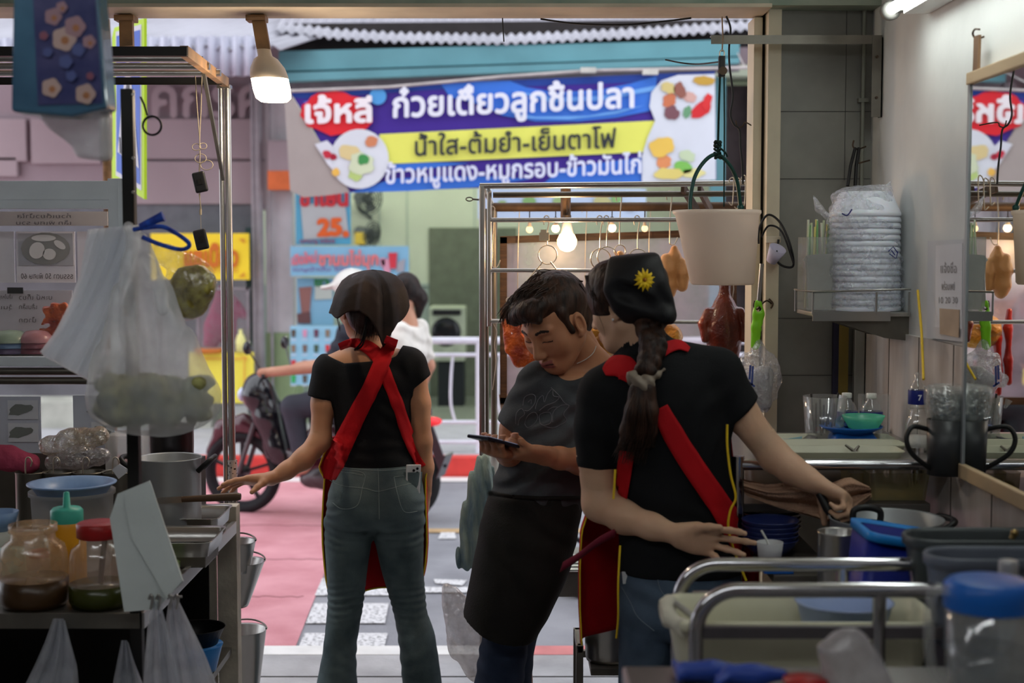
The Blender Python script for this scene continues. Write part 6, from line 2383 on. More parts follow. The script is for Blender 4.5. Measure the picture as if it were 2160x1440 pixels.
# angle-iron bracket
br=thing('wall_bracket','galvanised angle bracket reaching left from the right wall above the bucket','bracket',W(1845,247,4.27))
A_,B_=W(1500,92,4.27),W(1853,79,4.27)
B_.z=A_.z=(A_.z+B_.z)/2+.004
b=MB(); b.box(A_.x,4.27,A_.z-.014,XW-.004,4.273,A_.z+.012); b.box(A_.x,4.273,A_.z+.009,XW-.004,4.30,A_.z+.012)
b.build('arm',m_steeld,br)
b=MB(); b.box(XW-.034,4.268,PZ(247,4.27),XW-.003,4.271,PZ(78,4.27)); b.box(XW-.006,4.268,PZ(247,4.27),XW-.003,4.30,PZ(78,4.27))
b.build('wall_plate',m_steeld,br)
for py in (120,206):
 b=MB(); b.cyl((XW-.02,4.262,PZ(py,4.27)),(XW-.02,4.268,PZ(py,4.27)),.004)
 b.build('bolt',m_rust,br)
# pulley, ropes and hanging bucket
YU=4.10
m_green=mat('dark_green_plastic',rgb(16,66,60),.4,var=.05)
bk=thing('bucket','translucent white plastic bucket hanging tilted from a green handle','bucket',W(1525,605,YU))
cT,cB=W(1512,446,YU),W(1524,603,YU)
axb=(cT-cB).normalized()
H_=(cT-cB).length
b=MB()
b.lathe(cB,[(.0005,.004),(.086,.004),(.092,.010),(.1195,H_-.012),(.124,H_-.008),(.1265,H_-.004),(.1265,H_+.003),(.121,H_+.004),(.1165,H_-.004),(.088,.014),(.0005,.009)],48,axb)
b.build('bucket_body',film('milky_bucket',rgb(244,234,222),.97,.4,.05,5,.06,.62,.03),bk)
b=MB(); b.tube(spl([W(1457,456,YU-.03),W(1456,420,YU-.02),W(1466,372,YU-.01),W(1488,338,YU),W(1512,326,YU),W(1536,344,YU+.02),W(1554,380,YU+.06),W(1562,436,YU+.10)],8),.0058,10)
b.ball(W(1457,457,YU-.04),.012,sc=(1,.6,1)); b.ball(W(1562,438,YU+.10),.011)
b.build('handle',m_green,bk)
m_rope=mat('dark_green_rope',rgb(22,44,38),.9,var=.2,vscale=90)
b=MB()
b.tube([W(1514,326,YU),W(1516,240,YU),W(1519,150,YU),W(1521,118,YU)],.0032,7)
b.tube([W(1527,118,YU),W(1528,260,YU+.02),W(1527,436,YU+.04)],.0022,6)
for k in range(5):
 c=W(1513+RU(-3,3),300+k*8,YU)
 b.tube([c+Vector((.009*cos(t),.009*sin(t),.003*sin(2*t+k))) for t in [i/10*6.283 for i in range(10)]],.0036,6,closed=True)
b.tube(spl([W(1519,312,YU-.01),W(1530,322,YU-.015),W(1534,330,YU-.01)],4),.003,6)
b.build('rope',m_rope,bk)
pu=thing('pulley','small dark pulley block hanging below the angle bracket','pulley',W(1523,165,YU+.02))
b=MB(); b.bbox(W(1517,0,YU).x,YU-.008,PZ(162,YU),W(1531,0,YU).x,YU+.012,PZ(118,YU),.004)
b.build('block',m_black,pu)
b=MB(); b.cyl(W(1524,150,YU)+Vector((0,-.012,0)),W(1524,150,YU)+Vector((0,.015,0)),.012)
b.build('sheave',m_rust,pu)
b=MB(); c=W(1523,113,YU)
b.tube([c+Vector((.007*cos(t),0,.010*sin(t))) for t in [i/12*6.283 for i in range(12)]],.002,6,closed=True)
b.tube([W(1523,108,YU),W(1525,82,YU+.14),W(1523,36,4.30)],.0022,6)
b.build('hanger_wire',m_wire,pu)
# cables on the jamb
YJ=4.30
b=MB(); b.tube(spl([W(1532,34,YJ),W(1541,60,YJ),W(1538,100,YJ),W(1539,140,YJ),W(1546,200,YJ),W(1541,240,YJ),W(1548,262,YJ),W(1560,274,YJ),W(1562,310,YJ),W(1566,350,YJ),W(1567,388,YJ)],6),.0032,7)
tag(b.build('black_cable',m_black),'black cable hanging from the beam beside the bucket rope','cable')
b=MB(); b.tube(spl([W(1552,254,YJ),W(1556,268,YJ),W(1566,266,YJ),W(1572,258,YJ),W(1584,264,YJ+.07)],5),.0022,6)
tag(b.build('wire_hook',m_rust),'rusty wire hook screwed into the cream jamb left of the pillar','hook')
b=MB(); b.tube(spl([W(1404,126,YU+.3),W(1440,133,YU+.25),W(1475,135,YU+.2),W(1521,130,YU+.02)],5),.0026,6)
tag(b.build('cable_end',m_black),'loose black cable end sticking out left of the pulley','cable')
b=MB(); b.tube(spl([W(1140,40,4.42),W(1220,50,4.42),W(1320,52,4.42),W(1400,45,4.42),W(1458,38,4.42)],6),.003,6)
tag(b.build('beam_cable',m_black),'black cable sagging just under the head beam','cable')
b=MB(); b.tube(spl([W(1060,38,4.42),W(1061,60,4.42),W(1063,88,4.42)],4),.0022,6)
tag(b.build('wire_stub',m_black),'short wire dangling straight down from the head beam','wire')
for i,(px,y0,y1) in enumerate(((1545,380,430),(1558,382,440),(1570,376,432))):
 b=MB(); t=W(px,y0,YJ+.1); q=W(px-2,y1,YJ+.1)
 b.tube(spl([t+Vector((-.012,0,-.008)),t+Vector((-.006,0,.006)),t+Vector((.004,0,.002)),q+Vector((.004,0,.01)),q+Vector((0,0,-.004)),q+Vector((-.010,0,.006))],4),.002,6)
 tag(b.build('s_hook',m_wire),['bent steel hook just left of the bucket rope cable','bent steel hook between its two neighbours behind the bucket rim','bent steel hook nearest the cream jamb behind the bucket'][i],'hook')
# outlet, cable loop and paper cup on the jamb
YO=YP-.045
ou=thing('power_outlet','cream power outlet box on the jamb beside the bucket','outlet',W(1631,512,YO))
b=MB(); pbox(b,1616,498,1647,512,YO,.03,.003)
b.build('box',mat('cream_outlet',rgb(214,204,182),.45,var=.05),ou)
b=MB(); pbox(b,1624,512,1644,522,YO+.002,.02,.002)
b.build('plug',mat('cream_outlet',rgb(214,204,182),.45),ou)
b=MB(); b.tube(spl([W(1600,514,YO),W(1602,480,YO),W(1620,453,YO),W(1646,470,YO-.02),W(1668,520,YO-.04),W(1672,562,YO-.02),W(1640,552,YO-.02),W(1642,505,YO-.01)],7),.0036,7)
b.tube(spl([W(1606,500,YO),W(1622,476,YO-.01),W(1650,490,YO-.03),W(1674,556,YO-.04)],7),.0032,7)
tag(b.build('cable_loop',m_black),'looped black power cable between the outlet and the shelf','cable')
b=MB(); c=W(1627,536,YO-.02)
b.lathe(c+Vector((0,0,-.022)),[(.001,0),(.016,0),(.027,.05),(.0255,.05),(.015,.003),(.001,.003)],20,(.3,-.5,.8))
tag(b.build('paper_cup',mat('lilac_paper',rgb(196,192,214),.6)),'small pale lilac paper cup hanging below the outlet','cup')
# green handled tool and bag on the jamb hook
YT=4.26
tl=thing('kitchen_scraper','kitchen tool with lime green ring handle and steel rod hanging on the jamb','kitchen tool',W(1596,735,YT))
F=Field(W(1575,745,YT)-Vector((0,.03,0)),W(1618,628,YT)+Vector((0,.03,0)),.0026)
F.chain([W(1599,640,YT),W(1600,662,YT),W(1596,690,YT),W(1593,728,YT)],[.012,.0165,.0155,.014],.008,flat=((0,1,0),.7))
F.cone(W(1600,652,YT)-Vector((0,.05,0)),W(1600,652,YT)+Vector((0,.05,0)),.0085,.0085,.003,'sub')
for k in range(4):
 F.ell(W(1610,690+k*11,YT),(.006,.02,.005),.006,'sub')
F.build('handle',mat('lime_green_plastic',rgb(132,208,40),.35,var=.05),tl)
b=MB(); b.cyl(W(1607,556,YT),W(1600,642,YT),.0062)
b.build('rod',m_steel,tl)
b=MB(); b.tube(spl([W(1592,634,YT),W(1590,646,YT),W(1598,652,YT),W(1608,640,YT+.02),W(1618,634,YT+.06),W(1627,640,YT+.10)],5),.0026,6)
b.tube(spl([W(1622,630,YP-.035),W(1630,640,YP-.035),W(1626,650,YP-.035)],4),.003,6)
tag(b.build('jamb_hook',m_rust),'dark wire hook at the lime green tool','hook')
F=Field((PX(1540,YT),YT-.08,PZ(890,YT)),(PX(1655,YT),YT+.09,PZ(640,YT)),.0036)
F.chain([W(1594,722,YT),W(1598,745,YT),W(1600,790,YT),W(1608,835,YT),W(1606,862,YT)],[.006,.022,.045,.038,.012],.02,flat=((0,1,0),.7))
F.chain([W(1598,735,YT),W(1585,760,YT),W(1570,800,YT)],[.008,.022,.03],.02,flat=((0,1,0),.5))
F.chain([W(1602,735,YT),W(1622,760,YT),W(1634,800,YT)],[.006,.016,.016],.02,flat=((0,1,0),.5))
F.fold(.004,(120,0,14),sharp=.6)
F.noise(.0025,80,3)
bg=F.build('plastic_bag',m_wrap)
tag(bg,'knotted clear plastic bag of white goods below the lime green tool','plastic bag')
F=Field((PX(1560,YT),YT-.05,PZ(870,YT)),(PX(1640,YT),YT+.05,PZ(770,YT)),.005)
F.chain([W(1610,790,YT),W(1612,850,YT)],[.030,.022],.02); F.cone(W(1586,800,YT),W(1595,830,YT),.022,.02,.02); F.noise(.003,60,1)
o=F.build('bag_contents',mat('blue_white_goods',rgb(190,190,186),.7,vscale=30,col2=rgb(196,200,206)),bg)
b=MB()
for (x0,y0,x1,y1) in ((1583,770,1581,800),(1588,772,1586,812),(1579,806,1592,815)):
 b.bar(W(x0,y0,YT-.046),W(x1,y1,YT-.046),.006,.001,(0,1,0))
b.build('blue_print',mat('blue_ink',rgb(70,86,150),.5,var=0),bg)
# corner pipes under the shelf
pp=YP-.02
for px,wd,y0,col,lb,nm in ((1763,6,672,(34,34,58),'dark blue pipe in the corner beside the yellow strip','pipe'),(1778,11,672,(122,104,44),'olive yellow plank standing in the corner between the pipes','plank'),
        (1812,11,690,(150,152,146),'broad grey conduit in the corner under the shelf','conduit'),(1833,3,690,(60,48,72),'thin purple cable running down the corner','cable')):
 b=MB(); b.bbox(PX(px-wd,YP),YP-.03,.0,PX(px+wd,YP),YP-.004,PZ(y0,YP),.004)
 tag(b.build(nm+('' if nm != 'cable' else ''),mat('pipe_%d' % px,rgb(*col),.5,var=.1)),lb,nm)
# wire shelf in the corner with its load
SZ=PZ(660,3.92)
sx0=PX(1716,3.92)
sh=thing('corner_shelf','steel corner shelf with wire rail carrying wrapped plastic bowls','shelf',(XW-.01,4.03,SZ-.08))
b=MB(); b.bbox(sx0,3.92,SZ-.010,XW-.003,4.14,SZ+.002,.003)
b.box(sx0,3.915,SZ-.022,XW-.06,3.922,SZ+.004)
b.build('tray',m_steel,sh)
b=MB()
rz=SZ+.058
b.tube([(XW-.004,3.92,rz+.008),(sx0,3.915,rz),(sx0-.005,4.15,rz),(XW-.01,4.15,rz)],.0032,7)
for (x,y) in ((sx0,3.917),(PX(1850,3.92),3.917),(XW-.008,3.92),(sx0-.004,4.14)):
 b.tube([(x,y,SZ-.005),(x,y,rz)],.003,6)
b.build('wire_rail',m_steel,sh)
for y_ in (3.935,4.12):
 b=MB(); b.prism([(sx0+.02,y_,SZ-.010),(XW-.003,y_,SZ-.010),(XW-.003,y_,SZ-.078),(XW-.07,y_,SZ-.070)],(0,.004,0))
 b.build('side_bracket',m_steeld,sh)
# bowls
cbx=PX(1828,4.02)
bw=thing('plastic_bowl','lowest visible white plastic bowl of the wrapped stack on the corner shelf','bowl',(cbx,4.03,SZ+.003),'upturned plastic bowls in the wrapped stack')
b=MB(); b.lathe((cbx,4.03,SZ+.003),[(.098,0),(.100,.003),(.099,.010),(.097,.014),(.075,.062),(.066,.070),(.001,.070)],36)
b.build('bowl_shell',mat('frosted_bowl',rgb(222,226,236),.35,var=.03,sub=.2),bw)
for k in range(1,17):
 lean=.0018*k-.0002*k*k*.4
 dup(bw,(-lean*.4,0,.0165*k),ORD[k]+' upturned white plastic bowl from the bottom of the wrapped stack on the shelf' if k < 16 else 'topmost upturned white plastic bowl of the wrapped stack on the shelf','upturned plastic bowls in the wrapped stack')
F=Field((PX(1700,4.02),3.88,SZ-.01),(PX(1925,4.02),4.2,PZ(365,4.02)),.005)
F.stack([(SZ+.004,cbx,4.03,.104,.104),(SZ+.10,cbx-.002,4.03,.106,.105),(SZ+.20,cbx-.008,4.03,.102,.10),(SZ+.29,cbx-.010,4.03,.094,.094),(PZ(395,4.02),cbx-.012,4.03,.070,.072)],.01,capr=.02)
F.fold(.004,(30,20,160),None,None,0,.6)
F.noise(.0035,60,9)
F.cone(W(1760,470,4.0),W(1728,440,3.98),.014,.008,.02,flat=((0,1,0),.5)); F.cone(W(1728,440,3.98),W(1716,412,3.98),.012,.003,.01)
F.cone(W(1862,420,4.0),W(1878,385,3.98),.022,.005,.02,flat=((0,1,0),.5))
wrp=F.build('plastic_wrap',film('bowl_wrap',rgb(226,230,240),.34,.10,.9,55,.25,.5,.22))
tag(wrp,'crinkled clear plastic wrapped round the tall bowl stack','plastic wrap')
b=MB(); b.tube(spl([W(1776,450,3.925),W(1787,454,3.925),W(1797,441,3.925)],4),.002,5)
for L in ([(1874,530),(1884,520),(1894,534)],[(1876,535),(1890,545),(1894,530)],[(1880,528),(1888,538)]):
 b.tube([W(x,y,3.925) for x,y in L],.0016,5)
b.build('ink_mark',mat('navy_ink',rgb(40,44,110),.5,var=0),wrp)
# straw box
sb_=thing('straw_box','clear acrylic box of wrapped straws at the left end of the corner shelf','box',(PX(1722,4.06),4.06,SZ+.003))
b=MB()
x0,x1,z0,z1=PX(1692,4.06),PX(1762,4.06),SZ+.003,PZ(500,4.06)
b.box(x0,3.99,z0,x0+.003,4.12,z1); b.box(x1-.003,3.99,z0,x1,4.12,z1); b.box(x0,3.99,z0,x1,3.993,z1); b.box(x0,4.117,z0,x1,4.12,z1)
b.build('acrylic_walls',m_clear,sb_)
b=MB()
b.prism([(PX(1694,4.0),4.0,PZ(548,4.0)),(PX(1698,4.0),4.0,PZ(552,4.0)),(PX(1708,4.0),4.0,SZ+.006),(PX(1756,4.0),4.0,SZ+.006),(PX(1758,4.0),4.0,PZ(534,4.0)),(PX(1702,4.0),4.0,PZ(538,4.0))],(0,.002,0))
b.build('paper_insert',mat('grey_white_paper',rgb(176,172,164),.8),sb_)
cs=[(196,206,170),(206,210,190),(120,170,110),(210,200,120)]
for k in range(14):
 px=1697+k*4.4
 b=MB(); b.cyl((PX(px,4.05)+.0,4.03+.05*(k % 3)/3,SZ+.01),(PX(px,4.05)+RU(-.012,.012),4.05,PZ(RU(462,482),4.05)),.0033,n=8)
 tag(b.build('drinking_straw',mat('straw_%d' % (k % 4),rgb(*cs[k % 4]),.4,var=0)),ORD[k]+' pale wrapped straw from the left in the acrylic box on the shelf','straw','straws in the acrylic box')
# straps on the corner hook
for i,(xa,xb) in enumerate(((1804,1788),(1812,1804))):
 b=MB(); b.tube([W(xa,312,4.30),W((xa+xb)/2-2,350,4.28),W(xb,392,4.26)],.0055,6)
 tag(b.build('black_strap',m_black),['black strap hanging in the corner, farther from the right wall','black strap hanging in the corner, nearer to the right wall'][i],'strap')
b=MB(); b.tube(spl([W(1801,296,4.30),W(1799,308,4.30),W(1808,315,4.30),W(1826,309,4.33)],4),.0026,6); b.tube([W(1812,344,4.3),W(1834,338,4.33)],.0026,6)
tag(b.build('corner_hook',m_rust),'rusty double hook in the corner holding black straps','hook')
# wooden ruler hanging on the wall
ru=thing('wooden_slat','narrow brown wooden slat hanging on a wall hook beside the mirror','slat',WW(2058,265,.02))
b=MB(); a_,c_=WW(2062,75,.022),WW(2056,262,.022)
b.bar(a_,c_,.034,.007,(1,0,0))
b.build('slat',mat('brown_slat',rgb(104,78,56),.5,vscale=14,col2=rgb(136,106,80),stretch=(1,1,.1)),ru)
b=MB(); b.tube(spl([WW(2066,62,.03),WW(2056,62,.03),WW(2052,72,.026),WW(2060,82,.02),WW(2076,77,0)],4),.0024,6)
b.build('hook',m_rust,ru)
# mirror
YM1=3.375
zt_,zb_=PZ(168,YM1),PZ(988,YM1)
mi_=thing('wall_mirror','large framed wall mirror on the tiled right wall reflecting the duck stall','mirror',(XW-.02,2.8,zb_))
b=MB(); b.box(XW-.026,2.05,zb_+.01,XW-.014,YM1-.006,zt_-.01)
b.build('mirror_glass',mat('silvered_glass',(.80,.84,.82,1),.015,metal=1.0,var=0),mi_)
m_fr=mat('light_wood_frame',rgb(176,154,122),.5,vscale=10,col2=rgb(198,176,142),stretch=(1,.2,1))
b=MB(); b.bbox(XW-.034,2.03,zb_-.022,XW-.002,YM1+.008,zb_+.012,.003)
b.build('frame',m_fr,mi_)
b=MB(); b.bbox(XW-.034,2.03,zt_-.012,XW-.002,YM1+.008,zt_+.016,.003)
b.build('frame',m_fr,mi_)
b=MB(); b.bbox(XW-.030,YM1-.008,zb_,XW-.002,YM1+.006,zt_,.002)
lab(b.build('frame',m_alu,mi_),'grey metal edge strip')
# wall notices
pn=thing('paper_notice','white paper notice with faint Thai writing taped to the tiles','notice',WW(2002,700,.016))
b=MB(); b.add([WW(1974,518,.0165),WW(2030,513,.0165),WW(2029,694,.0165),WW(1973,690,.0165)],[(0,1,2,3)])
solidify(b.build('sheet',mat('white_paper',rgb(206,206,210),.8,var=.04),pn),.0008)
b=MB()
for s_,y0,y1,x0,x1 in (('แจ้งชื่อ',576,552,1984,2018),('พร้อมเพย์',612,592,1986,2014),('10 20 30',640,626,1980,2020)):
 text_on(b,s_,lambda x,y: WW(x,y,.0178),x0,x1,y0,y1,.01,14)
b.build('lettering',mat('faded_grey_ink',rgb(140,136,136),.8,var=0),pn)
b=MB(); b.add([WW(1982,650,.018),WW(2024,653,.018),WW(2022,712,.020),WW(1983,704,.020)],[(0,1,2,3)])
tag(solidify(b.build('cardboard_note',mat('tan_card',rgb(172,150,128),.8)),.001),'small tan card taped over the lower edge of the paper notice','card')
b=MB(); b.add([WW(1958,508,.014),WW(2044,504,.014),WW(2040,722,.014),WW(1956,712,.014)],[(0,1,2,3)])
tag(solidify(b.build('white_tile_panel',mat('pale_panel',rgb(188,190,194),.4,var=.04)),.003),'pale panel on the wall behind the paper notice','panel')
b=MB(); b.tube([WW(1936,612,.05),WW(1944,700,.06),WW(1948,800,.09)],.0035,6)
tag(b.build('yellow_stick',mat('yellow_plastic',rgb(206,170,20),.4)),'thin yellow stick leaning on the wall beside the notice','stick')
HY=980
# two-tier counter
YC0,YC1=3.50,4.08
zc=PZ(980,YC0)
ct=thing('prep_counter','stainless two-tier preparation counter with round front rail','counter',(PX(1750,3.6),3.6,0))
cx0,cx1=PX(1556,YC0),PX(1955,YC0)
tb('front_rail',(cx0,YC0,zc),(cx1,YC0,zc),.0135,m_chrome,ct)
for x,y in ((cx0,YC0),(cx0,YC1),(cx1+.03,YC1),(cx1+.02,YC0+.15)):
 tb('leg',(x,y,0),(x,y,zc+.022),.0165,m_chrome,ct)
b=MB(); b.bbox(cx0,YC0+.012,zc-.004,cx1+.06,YC1,zc+.006,.002)
b.build('upper_deck',m_steel,ct)
zl2=PZ(1062,YC0+.03)
b=MB(); b.bbox(cx0+.01,YC0+.03,zl2-.022,cx1+.02,YC1,zl2,.003)
b.build('lower_deck',mat('grey_sheet_steel',rgb(120,116,112),.4,metal=.5),ct)
b=MB(); b.bbox(cx0+.01,YC0+.12,.35,cx1+.04,YC1,.37,.003)
b.build('bottom_shelf',m_steeld,ct)
ZC=zc+.006
zl2t=zl2
def on(px,Y,z=None):
 return Vector((PX(px,Y),Y,ZC if z is None else z))
# long cream trays in a row on the deck
for i,(x0,x1,y) in enumerate(((1590,1900,3.54),(1600,1905,3.66),(1612,1880,3.78))):
 tr=thing('food_tray',['long shallow cream tray on the counter, nearest the front rail','long shallow cream tray on the counter, middle of three','long shallow cream tray on the counter, nearest the blue scale'][i],'tray',on((x0+x1)/2,y+.05))
 b=MB(); hx=(PX(x1,y)-PX(x0,y))/2
 b.rrect_loft(on((x0+x1)/2,y+.055),[(hx*.92,.042,.015,.001),(hx*.95,.046,.015,.003),(hx,.054,.02,.020),(hx*1.01,.056,.02,.021),(hx*1.01,.056,.02,.018)],5)
 b.build('tray_body',mat('cream_enamel',rgb(186,186,164),.4,var=.05),tr)
for i,(a_,c_) in enumerate((((1783,938),(1822,966)),((1812,940),(1788,968)))):
 b=MB(); b.tube([W(*a_,3.64),W(*c_,3.62)],[.003,.007],6)
 tag(b.build('tongs',m_steeld),['steel tongs lying across the trays, tips to the right wall','steel tongs lying across the trays, tips to the front rail'][i],'tongs')
# blue kitchen scale
sc_=thing('kitchen_scale','blue kitchen scale with round pan at the back of the counter','scale',on(1796,3.86))
mb_=mat('bright_blue_plastic',rgb(18,92,178),.35,var=.05)
zq=ZC
b=MB(); b.rrect_loft(on(1796,3.86),[(.062,.055,.01,0),(.060,.052,.01,.015),(.045,.04,.01,.035),(.02,.02,.008,.042)],4)
b.build('base',mb_,sc_)
b=MB(); b.bbox(PX(1788,3.86),3.85,zq+.03,PX(1799,3.86),3.88,PZ(915,3.86),.002)
b.build('stem',mb_,sc_)
b=MB(); b.lathe(W(1796,914,3.86),[(.001,0),(.05,.002),(.083,.018),(.086,.022),(.082,.022),(.05,.006),(.001,.004)],32,(-.06,0,1))
b.build('pan',mb_,sc_)
b=MB(); b.lathe(W(1821,908,3.85),[(.001,0),(.036,.002),(.052,.030),(.0575,.042),(.056,.042),(.05,.030),(.034,.006),(.001,.006)],32)
tag(b.build('green_bowl',film('mint_plastic',(.20,.80,.56,1),.82,.3,0,5,.08,.5,0)),'mint green plastic bowl resting on the blue scale pan','bowl')
def bottle(label,px,Y,z0,h,r,labelcol,cap=True,txt=None):
 t=thing('water_bottle',label,'bottle',(PX(px,Y),Y,z0),None)
 c=(PX(px,Y),Y,z0)
 b=MB(); b.lathe(c,[(.001,.002),(r*.9,.0),(r,.01),(r,h*.25),(r*.93,h*.3),(r,h*.35),(r,h*.62),(r*.75,h*.76),(r*.42,h*.86),(r*.4,h*.93)],24)
 b.build('bottle_body',m_clear,t)
 b=MB(); b.lathe(c,[(r*1.01,h*.38),(r*1.02,h*.39),(r*1.02,h*.60),(r*1.0,h*.61)],24)
 lb_=b.build('bottle_label',mat('blue_label',rgb(*labelcol),.4,var=.1),t)
 if txt:
  b=MB()
  def fn(x,y):
   a0=(x-.5)*1.7
   return (c[0]+r*1.05*sin(a0),c[1]-r*1.05*cos(a0),z0+y)
  text_on(b,txt,fn,.05,.95,h*.42,h*.50,.03,16)
  b.build('lettering',mat('white_ink',rgb(216,220,230),.5,var=0),lb_)
 if cap:
  b=MB(); b.lathe(c,[(r*.44,h*.90),(r*.46,h*.91),(r*.46,h),(r*.42,h*1.01),(.001,h*1.01)],18)
  b.build('cap',m_whitep,t)
 return t
hb=PZ(830,3.93)-ZC
bottle('clear bottle with blue label and white cap behind the blue scale pan',1784,3.94,ZC,hb,.030,(24,36,120),True,'AQUAFINA')
bottle('clear bottle with white cap just behind the green bowl',1836,3.94,ZC,hb*.99,.031,(190,200,204),True,None)
# pitcher with sticks
pt=thing('clear_pitcher','tall clear pitcher holding dark sticks left of the blue scale','pitcher',on(1738,3.90))
b=MB(); c=on(1738,3.90)
b.lathe(c,[(.001,.003),(.050,0),(.052,.01),(.060,PZ(835,3.9)-ZC),(.058,PZ(835,3.9)-ZC),(.049,.01),(.001,.008)],32)
b.build('pitcher_body',m_clear,pt)
b=MB(); b.prism([W(1708,842,3.84),W(1698,846,3.84),W(1712,862,3.84)],(0,.02,0))
b.build('spout',m_clear,pt)
for k in range(8):
 b=MB(); b.cyl(c+Vector((-.028+k*.008,RU(-.02,.02),.012)),c+Vector((-.040+k*.0115,RU(-.03,.03),RU(.10,.135))),.003,n=6)
 tag(b.build('dark_stick',mat('dark_stick_wood',rgb(58,54,52),.6)),ORD[k]+' dark stick from the left in the clear pitcher','stick','dark sticks in the pitcher')
b=MB(); b.lathe(on(1835,3.93),[(.001,0)] ,8) if False else b.rrect_loft(on(1842,3.965),[(.040,.02,.006,0),(.042,.022,.006,PZ(832,3.96)-ZC)],4)
tag(b.build('clear_container',m_clear),'clear upright container behind the bottle beside the green bowl','container')
# plate, blue slip, box with red lid
b=MB(); b.lathe(on(1676,3.85),[(.001,.004),(.045,.004),(.058,.014),(.060,.015),(.058,.018),(.044,.008),(.001,.008)],30)
tag(b.build('steel_plate',m_steel),'round steel plate on the counter behind the reaching forearm','plate')
b=MB(); b.prism([W(1662,925,3.8),W(1692,920,3.8),W(1691,932,3.8),W(1664,936,3.8)],(0,.003,0))
tag(b.build('blue_slip',flat((140,180,190))),'small pale blue slip on the steel plate','slip')
bx=thing('ingredient_box','small white box with red contents on the stall deck at the right','box',W(1560,975,4.7))
b=MB(); pbox(b,1543,948,1578,962,4.66,.06,.003)
b.build('box_body',m_whitep,bx)
b=MB(); b.ball(W(1560,944,4.69),.012,sc=(1.8,1.2,.7))
b.build('red_contents',mat('chilli_red',rgb(196,40,32),.4,var=.2,vscale=60),bx)
# containers of food on the lower deck
for i,(x0,x1,y0,Y_,cc_,lb) in enumerate(((1576,1650,985,3.66,(226,220,196),'plain cloudy food container half behind the apron edge'),(1782,1812,992,3.64,(236,224,160),'small yellowish food container on the lower tier beside the large one'),
           (1822,1950,992,3.62,(240,232,170),'large yellowish food container on the lower tier at the wall end'))):
 fc=thing('food_container',lb,'container',(PX((x0+x1)/2,Y_),Y_,zl2t+.001))
 b=MB(); hx=(PX(x1,Y_)-PX(x0,Y_))/2; hh=PZ(y0,Y_)-zl2t
 hh=max(.05,min(hh,zc-zl2t-.012))
 b.rrect_loft((PX((x0+x1)/2,Y_),Y_,zl2t+.001),[(hx*.9,.05,.012,0),(hx,.06,.014,hh),(hx*1.02,.063,.014,hh+.002)],5)
 b.build('tub',film('yellowed_plastic_%d' % i,rgb(*cc_),.6,.2,.1,9,.15,.6,.05),fc)
 F=Field((PX(x0,Y_)+.004,Y_-.05,zl2t),(PX(x1,Y_)-.004,Y_+.05,zl2t+hh),.005)
 for k in range(6):
  F.ell((PX(x0,Y_)+hx*(.3+.28*k),Y_+RU(-.02,.02),zl2t+.012),(hx*.2+.008,.03,.012+.008*(k % 3)),.012)
 F.noise(.003,90,k)
 F.build('food',mat('brown_food',rgb(150,108,50),.6,vscale=40,col2=rgb(186,146,80)),fc)
HY=1150
# dark bowls stacked under the counter
zb0=.66
for nm,px,Y_,z0,n_,r_,m_,lb,grp in (('black_bowl',1600,3.70,PZ(1116,3.62),5,.062,mat('black_melamine',rgb(26,24,24),.25,spec=.6),'first black bowl from the bottom of the stack just right of the red apron','black bowls under the counter'),
           ('black_bowl',1632,3.56,PZ(1160,3.50),5,.078,None,'first black bowl from the bottom of the stack above the navy plates','black bowls in the lower stack'),
           ('blue_plate',1632,3.38,PZ(1196,3.3),5,.068,mat('navy_melamine',rgb(34,44,92),.3),'first navy plate from the bottom of the stack behind the trolley rail','navy plates behind the trolley')):
 m_=m_ or _M['black_melamine']
 t0=thing(nm,lb,'bowl' if 'bowl' in nm else 'plate',(PX(px,Y_),Y_+.05,z0),grp)
 b=MB(); b.lathe((PX(px,Y_),Y_+.05,z0),[(.001,0),(r_*.5,0),(r_*.85,.022),(r_,.040),(r_,.043),(r_*.93,.040),(r_*.8,.026),(r_*.48,.006),(.001,.006)],32)
 b.build('bowl_shell',m_,t0)
 b=MB()
 b.tube([(PX(px,Y_)+r_*cos(t),Y_+.05+r_*sin(t),z0+.042) for t in [i/32*6.283 for i in range(32)]],.0018,5,closed=True)
 b.build('rim',m_steel if nm == 'black_bowl' else m_,t0)  # steel tone paints the highlight along the black bowls' edges
 for k in range(1,n_):
  dup(t0,(0,0,.0115*k),lb.replace('first',ORD[k]),grp)
# a small stand carries the stacks
sd=thing('low_table','dark low table under the stacked bowls behind the trolley','table',(PX(1640,3.4),3.6,0))
zz=PZ(1196,3.3)-.0005
b=MB(); b.bbox(PX(1604,3.4),3.22,zz-.02,PX(1735,3.4),3.84,zz,.003)
b.build('table_top',m_steeld,sd)
for x in (PX(1614,3.4),PX(1725,3.4)):
 for y in (3.24,3.82):
  b=MB(); b.box(x-.01,y-.01,0,x+.01,y+.01,zz-.02); b.build('leg',m_steeld,sd)
for px,Y_,z1,lb in ((1600,3.70,PZ(1116,3.62),'black box raising the bowl stack beside the red apron'),(1632,3.56,PZ(1160,3.50),'black box under the lower bowl stack')):
 b=MB(); b.bbox(PX(px,Y_)-.04,Y_+.02,zz+.0005,PX(px,Y_)+.04,Y_+.09,z1-.0005,.004)
 tag(b.build('black_box',m_black),lb,'box')
